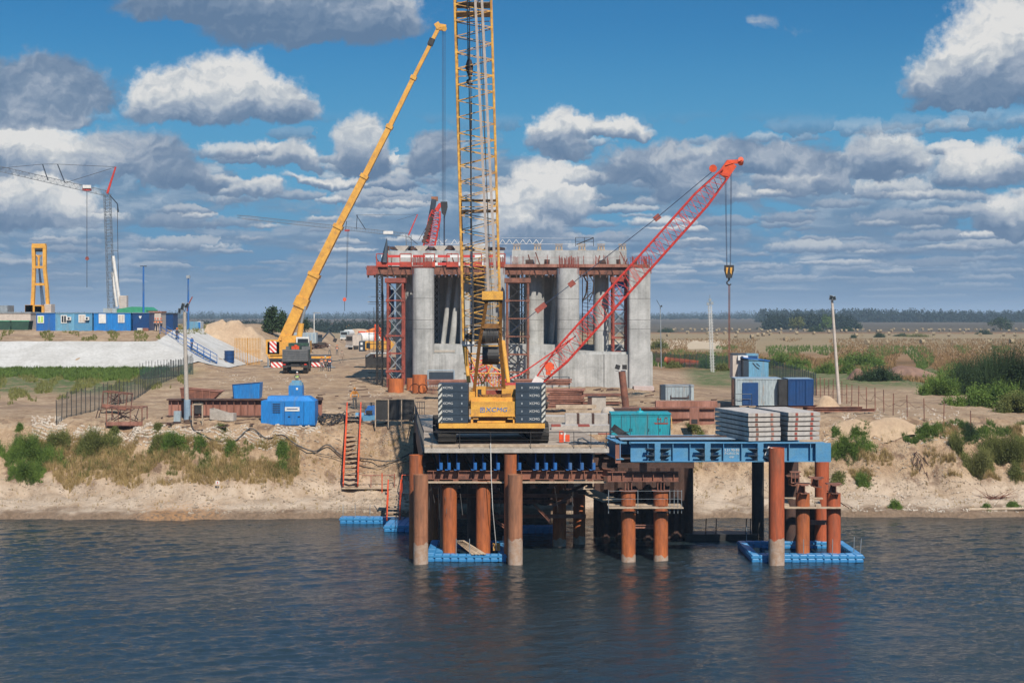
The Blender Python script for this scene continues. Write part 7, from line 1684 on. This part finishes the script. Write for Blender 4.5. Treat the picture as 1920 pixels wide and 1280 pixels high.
def leaves(name, centers, sizes, m, parent=None):
    C = np.array(centers); N = len(C); S = np.array(sizes)
    a = rng.normal(size=(N, 3)); a /= np.linalg.norm(a, axis=1)[:, None]; b_ = rng.normal(size=(N, 3)); b_ -= (b_ * a).sum(1)[:, None] * a; b_ /= np.linalg.norm(b_, axis=1)[:, None]
    a *= S[:, None]; b_ *= S[:, None] * .6
    V = np.stack([C - a, C - b_ * .9, C + a, C + b_ * .9], 1).reshape(-1, 3)
    me = bpy.data.meshes.new(name); me.vertices.add(len(V)); me.vertices.foreach_set('co', V.astype(np.float32).ravel()); me.loops.add(4 * N); me.loops.foreach_set('vertex_index', np.arange(4 * N, dtype=np.int32)); me.polygons.add(N)
    me.polygons.foreach_set('loop_start', np.arange(0, 4 * N, 4, dtype=np.int32)); me.polygons.foreach_set('loop_total', np.full(N, 4, dtype=np.int32)); me.update(calc_edges=True)
    o = bpy.data.objects.new(name, me); COL.objects.link(o); me.materials.append(M[m])
    if parent: o.parent = parent
    return o
def crown_pts(rx_, ry, rz_, n, clumps, low=0.0, lump=(.22, .45)):
    cs = []
    for _ in range(clumps):
        d = rng.normal(size=3); d /= np.linalg.norm(d); d[2] = abs(d[2]) - .25; cs.append((d * rng.uniform(.35, .95) * np.array([1.1, 1, 1]), rng.uniform(*lump)))
    P = []
    for k in range(n):
        c, r = cs[k % clumps]; d = rng.normal(size=3); d /= np.linalg.norm(d); q = c + d * r * rng.uniform(.2, 1.15); P.append((q[0] * rx_, q[1] * ry, max(low, (q[2] + .35)) * rz_))
    return P
def strip_blades(n, w, d, h, wd, gfun):
    """upright bent stalks over an ellipse, tallest in the middle; returns vertex/face arrays"""
    a = rng.uniform(0, 2 * np.pi, n); r = np.sqrt(rng.uniform(0, 1, n)) * (.78 + .42 * np.sin(a * 3 + w * 7) * np.sin(a * 7 + d * 5)); X = np.cos(a) * r * w; Y = np.sin(a) * r * d
    nzv = np.array([mnoise.noise(Vector((x * 1.3, y * 1.3, w))) for x, y in zip(X, Y)])
    H = h * (1 - r ** 2 * .65) * rng.uniform(.45, 1.1, n) * (1 + nzv * 1.1); H = np.where(nzv < -.22, H * .45, H); Z = np.array([gfun(x, y) for x, y in zip(X, Y)])
    b0 = np.stack([X, Y, Z - .05], 1); da = rng.uniform(0, 2 * np.pi, n); tl = rng.uniform(.05, .45, n)
    mid = b0 + np.stack([np.cos(da) * H * tl * .4, np.sin(da) * H * tl * .4, H * .6], 1); tip = b0 + np.stack([np.cos(da) * H * tl, np.sin(da) * H * tl, H * (1 - tl * .3)], 1)
    sd = np.stack([np.cos(a), np.sin(a), np.zeros(n)], 1) * wd
    return np.stack([b0 - sd, b0 + sd, mid + sd, mid - sd, tip], 1).reshape(-1, 3), H, mid, tip
def shrub(label, px, py, wpx, hpx, m, n=1500, name='shrub', leaf=.12, group=None, trunk=False, dy=.8):
    g = ground(px, py); s_ = g.y / F; w, h = wpx / 2 * s_, hpx * s_; t = thing(name, label, 'tree' if trunk else 'shrub', g, 0, group)
    lf = leaf * max(1, s_ / .06)
    if trunk:
        P = [(x, y, z + h * .12) for x, y, z in crown_pts(w * .8, w * dy, h * .78, n, 22)]
        leaves('crown', P, rng.uniform(.6, 1.2, len(P)) * lf, m, t)
        b_ = MB(); b_.tube((0, 0, -.3), (0, 0, h * .5), h * .03, 7, h * .018)
        for k in range(3): a = 2 * math.pi * k / 3 + px; b_.tube((0, 0, h * .3), (math.cos(a) * w * .4, math.sin(a) * w * .3, h * .6), h * .012 + .01, 5, .01)
        b_.build('trunk', 'darkrust', t); return t
    gf = lambda x, y: height(g.x + x, g.y + y) - g.z
    D = min(w * dy, .45 + w * .10) if (group or '').endswith('bank') else min(w * dy, 1.6 + w * .25)
    V, H, mid, tip = strip_blades(int(n * .55) + 120, w, D, h, lf * .10 + .004, gf)
    me = bpy.data.meshes.new('stems'); N = len(H); me.vertices.add(len(V)); me.vertices.foreach_set('co', V.astype(np.float32).ravel())
    o5 = np.arange(N)[:, None] * 5; loops = np.concatenate([o5 + np.array([0, 1, 2, 3]), o5 + np.array([3, 2, 4])], 1).ravel(); me.loops.add(len(loops)); me.loops.foreach_set('vertex_index', loops.astype(np.int32)); me.polygons.add(2 * N)
    st = (np.arange(N)[:, None] * 7 + np.array([0, 4])).ravel(); me.polygons.foreach_set('loop_start', st.astype(np.int32)); me.polygons.foreach_set('loop_total', np.tile([4, 3], N).astype(np.int32)); me.update(calc_edges=True)
    o = bpy.data.objects.new('stems', me); COL.objects.link(o); me.materials.append(M[m]); o.parent = t
    # small leaves strung along every stalk
    reps = 4; ks = rng.uniform(.25, 1.0, (reps, N)); root = V.reshape(-1, 5, 3)[:, 0]
    C = np.concatenate([root + (tip - root) * k[:, None] + rng.normal(size=(N, 3)) * lf * .9 for k in ks]); C[:, 2] = np.maximum(C[:, 2], np.tile(root[:, 2], reps) + .03)
    leaves('foliage', C, rng.uniform(.35, .95, len(C)) * lf * .75, m, t); return t
# bank bushes left
BG = 'green bushes on the left bank'
for px, py, w, h, m_, lab in ((55, 866, 115, 42, 'leaf_green', 'largest green bush at the left edge of the bank'), (48, 900, 66, 32, 'leaf_green', 'green bush hanging low below the largest one'), (105, 842, 50, 30, 'leaf_olive', 'round olive bush right of the largest one'),
    (185, 848, 80, 34, 'leaf_olive', 'wide olive bush under the open rusty cage'), (325, 845, 45, 32, 'leaf_green', 'dark green bush below the grey cabinet'), (298, 842, 40, 26, 'leaf_olive', 'low olive bush left of the dark green one'), (381, 842, 32, 26, 'leaf_green', 'small green bush below the broken trough'),
    (436, 850, 26, 26, 'leaf_green', 'slim green bush halfway along the bank cable'), (533, 858, 24, 30, 'leaf_green', 'dark green bush where the cable bends'), (529, 884, 20, 18, 'leaf_green', 'small round green bush near the bare sand'), (36, 812, 10, 12, 'leaf_green', 'tiny bush above the largest green one'),
    (215, 810, 16, 12, 'leaf_olive', 'tiny bush on the rubble under the cage'), (296, 812, 14, 13, 'leaf_olive', 'tiny bush on the rubble left of the cabinet'), (417, 810, 22, 9, 'leaf_olive', 'flat tiny bush on the rubble under the barrier')):
    shrub(lab, px, py, w * 1.25, h * 1.05, m_, n=int(300 + w * h * 1.1), group=BG, leaf=.085)
BG2 = 'green bushes on the right bank'
for px, py, w, h, m_, lab in ((1592, 850, 84, 24, 'leaf_green', 'wide green bush right of the blue girder end'), (1620, 906, 28, 26, 'leaf_green', 'round green bush on the bare slope right of the low piles'), (1680, 952, 22, 18, 'leaf_green', 'small bright bush near the waterline on the right'),
    (1800, 850, 36, 34, 'leaf_olive', 'olive bush below the last fence posts'), (1822, 822, 30, 26, 'leaf_dark', 'dark bush round the last fence post'), (1890, 868, 100, 42, 'leaf_olive', 'big olive bush at the right edge of the bank'), (1835, 880, 50, 40, 'grass_mid', 'yellowish bush left of the big olive one'), (1742, 818, 50, 16, 'leaf_green', 'low green bush under the fence posts'), (1910, 900, 36, 26, 'leaf_olive', 'grey green bush at the lower right edge of the bank'),
    (1572, 900, 26, 16, 'leaf_olive', 'small olive bush between the low piles and the round bush'), (1850, 955, 16, 12, 'leaf_green', 'tiny bush on the beach at the far right'), (1903, 952, 26, 12, 'leaf_green', 'flat green bush on the beach at the right edge'), (1305, 812, 34, 15, 'leaf_olive', 'green tuft between generator and slab stacks'), (1575, 812, 30, 14, 'leaf_green', 'small bush right of the narrow slab stack'), (1608, 815, 30, 12, 'leaf_green', 'second small bush right of the narrow slab stack')):
    shrub(lab, px, py, w * 1.25, h * 1.05, m_, n=int(300 + w * h * 1.1), group=BG2, leaf=.085)
# weeds beyond the fence and the big thicket on the right
TG = 'thicket of bushes beyond the right fence'
for k, (px, py, w, h, m_) in enumerate(((1905, 742, 190, 84, 'leaf_dark'), (1838, 736, 150, 66, 'leaf_dark'), (1792, 734, 120, 46, 'leaf_green'), (1862, 760, 180, 40, 'leaf_green'), (1765, 740, 90, 30, 'leaf_green'), (1915, 772, 110, 32, 'leaf_olive'), (1645, 714, 90, 28, 'leaf_dark'), (1612, 688, 110, 26, 'leaf_green'))):
    shrub(('tallest dark bush of the thicket at the right edge', 'second dark bush left of the tallest one', 'green bush in the middle of the thicket', 'broad green bush along the front of the thicket', 'leftmost low green bush of the thicket', 'green bush at the front right corner of the thicket', 'dark bush between the two earth mounds', 'dark green bush right of the white lamp post')[k], px, py, w, h, m_, n=int(1500 + w * h * .45), group=TG, leaf=.17)
WG = 'weedy bushes behind the green netting fence'
random.seed(21)
for k, (px, py, w, h, m_) in enumerate(((1235, 655, 40, 16, 'leaf_olive'), (1262, 690, 30, 12, 'leaf_olive'), (1322, 690, 26, 20, 'leaf_green'), (1352, 695, 34, 14, 'leaf_olive'), (1465, 685, 46, 22, 'leaf_green'), (1500, 690, 50, 20, 'leaf_green'), (1550, 700, 46, 22, 'leaf_green'), (1585, 700, 40, 20, 'leaf_green'), (1640, 690, 40, 18, 'leaf_green'), (1430, 690, 40, 20, 'leaf_olive'))):
    shrub(('weedy bush right behind the pier edge', 'low weeds under the rusty pipe', 'green bush at the left foot of the lattice mast', 'weeds at the right foot of the lattice mast', 'green bush right of the blue cabins', 'bush farther right of the blue cabins', 'bush behind the deep blue container fence', 'bush just left of the white lamp post base', 'bush above the long earth mound', 'olive bush directly behind the blue cabin')[k], px, py, w, h, m_, n=1100, group=WG, leaf=.13)
# grass -------------------------------------------------------------
def scatter(n, pxr, pyr, cond=None, seed=1):
    r = random.Random(seed); out = []
    while len(out) < n:
        px = r.uniform(*pxr); py = r.uniform(*pyr)
        if cond and not cond(px, py, r): continue
        out.append(ground(px, py))
    return out
def nz(px, py, s=.02, o=0): return mnoise.noise(Vector((px * s, py * s * 1.6, o)))
P = scatter(3600, (60, 560), (832, 912), lambda x, y, r: nz(x, y) > -.30 + abs(y - 868) / 130 and not (470 < x < 540 and 840 < y < 870))
stuff(blades('dry_grass', [tuple(p) for p in P], [random.uniform(.35, .85) for _ in P], [.012] * len(P), 'grass_dry'), 'dry yellow grass growing on the left bank slope', 'grass')
P = scatter(1300, (90, 560), (828, 895), lambda x, y, r: nz(x, y, .03, 5) > .08)
stuff(blades('green_grass', [tuple(p) for p in P], [random.uniform(.3, .7) for _ in P], [.014] * len(P), 'grass_mid'), 'olive grass tufts between the dry grass on the left bank', 'grass')
P = scatter(1500, (1290, 1920), (805, 905), lambda x, y, r: nz(x, y, .025, 9) > .18 and (x > 1560 or y > 866) and r.random() < (.3 if x < 1780 else 1))
stuff(blades('dry_grass', [tuple(p) for p in P], [random.uniform(.25, .8) for _ in P], [.012] * len(P), 'grass_dry'), 'dry grass tufts scattered on the right bank slope', 'grass')
P = scatter(1200, (1560, 1920), (796, 830), lambda x, y, r: nz(x, y, .03, 2) > 0)
stuff(blades('green_grass', [tuple(p) for p in P], [random.uniform(.2, .6) for _ in P], [.014] * len(P), 'grass_fresh'), 'green grass along the top edge of the right bank', 'grass')
P = scatter(6500, (-20, 345), (694, 738), lambda x, y, r: y < 713 + 10 * nz(x, y, .02, 1) - max(0, x - 240) * .25 and y > 694)
stuff(blades('green_grass', [tuple(p) for p in P], [random.uniform(.25, .7) for _ in P], [.04] * len(P), 'grass_fresh', per=7), 'strip of tall green grass at the foot of the white slope', 'grass')
P = scatter(1800, (-20, 345), (705, 760), lambda x, y, r: nz(x, y, .03, 7) > .05 and y < 760 - x * .1)
stuff(blades('dry_grass', [tuple(p) for p in P], [random.uniform(.2, .6) for _ in P], [.03] * len(P), 'grass_mid', per=5), 'thin olive grass in front of the tall green strip', 'grass')
P = scatter(1300, (0, 480), (600, 640), lambda x, y, r: (nz(x, y, .04, 3) > .1 and y > 622 and x < 300) or (x > 330 and x < 415 and y < 628 and y > 606))
stuff(blades('dry_grass', [tuple(p) for p in P], [random.uniform(.15, .5) for _ in P], [.03] * len(P), 'grass_mid', per=7), 'scrubby grass on the edge of the raised platform', 'grass')
P = [p for p in scatter(15000, (1222, 1960), (636, 722), lambda x, y, r: (y < 676 or (x > 1380 and y < 690 + (x - 1500) * .12)) and nz(x, y, .012, 11) > -.30) if p.y > 175]
stuff(blades('field_grass', [tuple(p) for p in P], [random.uniform(.3, .9) for p in P], [.05] * len(P), 'grass_brown', per=5), 'tall golden brown grass of the field beyond the right fence', 'grass')
P = [p for p in scatter(5000, (1222, 1960), (650, 740), lambda x, y, r: nz(x, y, .016, 15) > .02 and (y < 688 or y < 694 + (x - 1500) * .16)) if p.y > 165]
stuff(blades('weeds', [tuple(p) for p in P], [random.uniform(.4, 1.1) for p in P], [.045] * len(P), 'grass_fresh', per=7), 'green weeds spread between field and fence', 'weeds')
# rubble ------------------------------------------------------------
def stones(name, pts, rs, m, label):
    ico = [(0, 0, -1), (.72, -.53, -.45), (-.28, -.85, -.45), (-.89, 0, -.45), (-.28, .85, -.45), (.72, .53, -.45), (.28, -.85, .45), (-.72, -.53, .45), (-.72, .53, .45), (.28, .85, .45), (.89, 0, .45), (0, 0, 1)]
    fc = [(0, 1, 2), (1, 0, 5), (0, 2, 3), (0, 3, 4), (0, 4, 5), (1, 5, 10), (2, 1, 6), (3, 2, 7), (4, 3, 8), (5, 4, 9), (1, 10, 6), (2, 6, 7), (3, 7, 8), (4, 8, 9), (5, 9, 10), (6, 10, 11), (7, 6, 11), (8, 7, 11), (9, 8, 11), (10, 9, 11)]
    N = len(pts); I = np.array(ico); V = I[None] * (1 + rng.uniform(-.3, .3, (N, 12, 1))) * np.array(rs)[:, None, None] * rng.uniform(.6, 1.2, (N, 1, 3)); V = V + np.array(pts)[:, None]
    Fc = (np.array(fc)[None] + (np.arange(N) * 12)[:, None, None]).reshape(-1, 3)
    me = bpy.data.meshes.new(name); me.from_pydata(V.reshape(-1, 3).tolist(), [], Fc.tolist()); me.update(); me.materials.append(M[m]); o = bpy.data.objects.new(name, me); COL.objects.link(o); return stuff(o, label, 'rubble')
leafmat('stone_white', (0.58, 0.50, 0.41), (0.36, 0.28, 0.21), 1.5); leafmat('stone_tan', (0.40, 0.32, 0.24), (0.24, 0.18, 0.13), 1.5)
P = scatter(5200, (60, 600), (768, 838), lambda x, y, r: (y > 800 - (x < 120) * 20) if x < 560 else y < 812)
P = [p for p in P if nz(p.x * 30, p.y * 30, .03, 4) > -.25]
stones('rubble', [tuple(p) for p in P], [random.uniform(.03, .13) for _ in P], 'stone_white', 'white limestone rubble spilled along the top of the left bank')
P = scatter(420, (590, 790), (925, 962), lambda x, y, r: nz(x, y, .05, 1) > -.1, 5) + scatter(160, (240, 560), (930, 965), lambda x, y, r: nz(x, y, .04, 2) > .1, 6)
stones('shore_stones', [tuple(p) for p in P], [random.uniform(.03, .17) for _ in P], 'stone_tan', 'pale stones along the waterline left of the platform')
P = scatter(700, (1580, 1920), (925, 962), lambda x, y, r: nz(x, y, .05) > 0, 7) + scatter(900, (1545, 1800), (765, 830), lambda x, y, r: nz(x, y, .05) > .05, 8)
stones('scattered_stones', [tuple(p) for p in P], [random.uniform(.02, .10) for _ in P], 'stone_white', 'small pale stones scattered on the right bank')
P = scatter(500, (380, 760), (695, 745), lambda x, y, r: nz(x, y, .04) > .15, 9)
stones('gravel', [tuple(p) for p in P], [random.uniform(.03, .09) for _ in P], 'stone_white', 'sparse gravel on the sandy site')
P = scatter(1500, (560, 780), (805, 925), lambda x, y, r: nz(x, y, .05, 6) > .0, 15) + scatter(2600, (1290, 1920), (810, 935), lambda x, y, r: nz(x, y, .04, 8) > -.05, 16) + scatter(1100, (0, 560), (900, 955), lambda x, y, r: nz(x, y, .04, 18) > -.05, 17)
stones('soil_clods', [tuple(p) for p in P], [random.uniform(.02, .09) for _ in P], 'stone_tan', 'small brown soil clods and stones on the bank slopes')
P = scatter(420, (0, 1920), (905, 958), lambda x, y, r: (x < 640 or x > 1290) and nz(x, y, .04, 28) > .0, 18) + scatter(260, (560, 775), (800, 925), lambda x, y, r: nz(x, y, .04, 30) > .1, 19)
stuff(blades('beach_weeds', [tuple(p) for p in P], [random.uniform(.1, .4) for _ in P], [.012] * len(P), 'grass_dry', per=6), 'sparse dry weeds dotted over beach and bare slope', 'weeds')
random.seed(44); m = MB()
for a, c, y0, y1, n in ((590, 790, 742, 800, 46), (1030, 1340, 730, 792, 70), (300, 480, 785, 808, 24), (1350, 1560, 762, 790, 26), (640, 760, 700, 735, 16)):
    for k in range(n):
        p = ground(random.uniform(a, c), random.uniform(y0, y1)); an = random.gauss(0, .5); L_ = random.uniform(.25, 1.3); d = Vector((math.cos(an) * L_, math.sin(an) * L_, random.uniform(-.02, .12))); m.beam(p + Vector((0, 0, .06)), p + d + Vector((0, 0, .06)), random.uniform(.05, .16), random.uniform(.04, .12))
stuff(m.build('scrap_litter', 'darkrust'), 'small scrap bars and offcuts littered over the yard', 'scrap')
lg_ = thing('driftwood_log', 'pale driftwood log lying at the waterline on the right', 'log', ground(1885, 958)); m = MB(); m.tube((-2.8, 0, .12), (2.8, .2, .2), .15, 8, .09); m.tube((-1, 0, .2), (-.6, -.4, .9), .04, 5, .01); m.build('log_body', 'wood', lg_)
br_ = thing('dead_branches', 'tangle of dead brushwood on the right beach', 'brushwood', ground(1865, 935)); m = MB(); random.seed(9)
for k in range(30): a = random.uniform(0, 6.28); m.tube((random.uniform(-.6, .6), random.uniform(-.3, .3), .05), (random.uniform(-2, 2), random.uniform(-.6, .6), random.uniform(.1, 1.0)), .03, 4, .008)
m.build('twigs', 'brown', br_)
er = thing('eroded_gully', 'dark roots hanging in the gully of the right bank', 'roots', ground(1722, 862)); m = MB()
for k in range(24): x = random.uniform(-.6, .6); p0 = gz(er.location.x + x, er.location.y + random.uniform(-.4, .4)) - er.location; m.tube(p0 + Vector((0, -.1, .1)), p0 + Vector((random.uniform(-.3, .5), -.5, -random.uniform(.1, .7))), .04, 4, .01)
m.build('root_tangle', 'darkrust', er)
# right fences ------------------------------------------------------
pts = [ground(1531, 742), ground(1600, 762), ground(1680, 780), ground(1760, 800), ground(1820, 818)]
wire_fence('row of bare rusty fence posts with slack wire on the right bank', pts, 2.05, 17, False, post='brown', r=.04)
wire_fence('dark green netting fence running behind the containers and the pipe', [ground(1222, 682), ground(1300, 690), ground(1385, 694), ground(1450, 703), ground(1530, 742)], 2.4, 44, True, netm='netting', post='slate')
# hay bales, trees, far wood ---------------------------------------
random.seed(33); hb_n = 0
rows = [(1600, 1920, 644, 648, 7), (1240, 1920, 619, 623, 58), (1240, 1920, 624, 632, 22), (1330, 1500, 625, 640, 8)]
for (a, c, y0, y1, n) in rows:
    for k in range(n):
        px = a + (c - a) * (k + random.uniform(.1, .9)) / n; g = ground(px, random.uniform(y0, y1)); bale = MB(); r = .75; bale.tube((-.6, 0, r), (.6, 0, r), r, 14)
        o = bale.build('hay_bale', 'hay'); o.location = g; o.rotation_euler = (0, 0, random.uniform(-1.2, 1.2)); tag(o, 'round hay bale lying on the far stubble field', 'hay bale', 'hay bales on the far field')
def far_tree(label, px, pyb, wpx, hpx, m, n=1100, leaf=.6): return shrub(label, px, pyb, wpx, hpx, m, n=n, name='tree', leaf=leaf * .10, trunk=True)
far_tree('light olive tree standing out before the dark wood on the right', 1496, 620, 32, 30, 'leaf_olive', leaf=1.0)
far_tree('dark green tree right of the light olive one', 1549, 618, 34, 28, 'leaf_green', leaf=1.0)
far_tree('big dark tree on the skyline left of the yellow boom', 511, 628, 64, 50, 'leaf_dark', n=4200, leaf=1.5)
far_tree('dark round tree clump far right behind the bales', 1876, 620, 58, 24, 'leaf_dark', leaf=1.0)
far_tree('small dark tree right of the white lamp post on the field edge', 1610, 618, 16, 12, 'leaf_dark', n=400, leaf=1.0)
far_tree('dark tree just left of the telescopic boom base', 572, 624, 26, 26, 'leaf_dark', leaf=1.0)
for k, (px, py, w, h) in enumerate(((1530, 622, 34, 12), (1590, 621, 26, 8), (1250, 623, 34, 8), (1845, 627, 34, 9), (1690, 631, 30, 6), (1720, 632, 60, 7), (1650, 633, 22, 9), (1600, 634, 10, 6))):
    shrub(('bush below the light olive tree', 'low bush right of the two field trees', 'flat dark bush right behind the pier column', 'dark bush among the bales at the far right', 'left part of the hedge across the field', 'right part of the hedge across the field', 'reddish bush pair in the middle of the field', 'tiny round bush in the field')[k], px, py, w, h, 'leaf_dark' if k != 5 else 'leaf_olive', n=450, leaf=.09, group='bushes on the far field')
def wood(label, Y0, Y1, pxa, pxb, n, hmin, hmax, m, per=80, fill=.5):
    C = []; S = []; r = random.Random(int(Y0))
    for k in range(n):
        px = r.uniform(pxa, pxb); Y = r.uniform(Y0, Y1); X = xx(px, Y); g_ = height(X, Y, False); env = 1 + .35 * mnoise.noise(Vector((X * .006, 0, Y0))); h = r.uniform(hmin, hmax) * env; w = h * r.uniform(.35, .6)
        for j in range(per):
            u = r.random() ** (1 + fill); z = h * u; ww = w * (1.0 - u ** 2.2) + .2; C.append((X + r.uniform(-ww, ww), Y + r.uniform(-ww, ww), g_ + z)); S.append(r.uniform(.5, 1.0) * h * (.16 - .09 * u))
    return stuff(leaves('far_wood', C, S, m), label, 'wood')
wood('dark belt of woodland on the right horizon', 1700, 2000, 1425, 1990, 620, 11, 16, 'far_wood')
wood('near dark block of woodland right of centre on the field edge', 960, 1050, 1437, 1600, 240, 7, 11, 'far_wood')
wood('low dark wood behind the sand heap and the yellow crane', 700, 900, 370, 760, 520, 3, 6.2, 'far_wood')
wood('distant hazy woodland all along the horizon', 2400, 3000, -60, 1990, 1500, 9, 13, 'far_wood', per=36)
# ------------------------------------------------------------------ air
hm = bpy.data.materials.new('haze'); hm.use_nodes = True; ht = hm.node_tree; ht.nodes.clear()
pv = ht.nodes.new('ShaderNodeVolumePrincipled'); pv.inputs['Color'].default_value = (.62, .78, .95, 1); pv.inputs['Density'].default_value = 0.00016; pv.inputs['Anisotropy'].default_value = 0.0
ho = ht.nodes.new('ShaderNodeOutputMaterial'); ht.links.new(pv.outputs[0], ho.inputs['Volume'])
hz_o = MB().b2(-9500, 9500, -80, 25000, -9, 75).build('haze', hm); hz_o['kind'] = 'stuff'; stuff(hz_o, 'thin blue air haze over the whole river plain', 'haze')
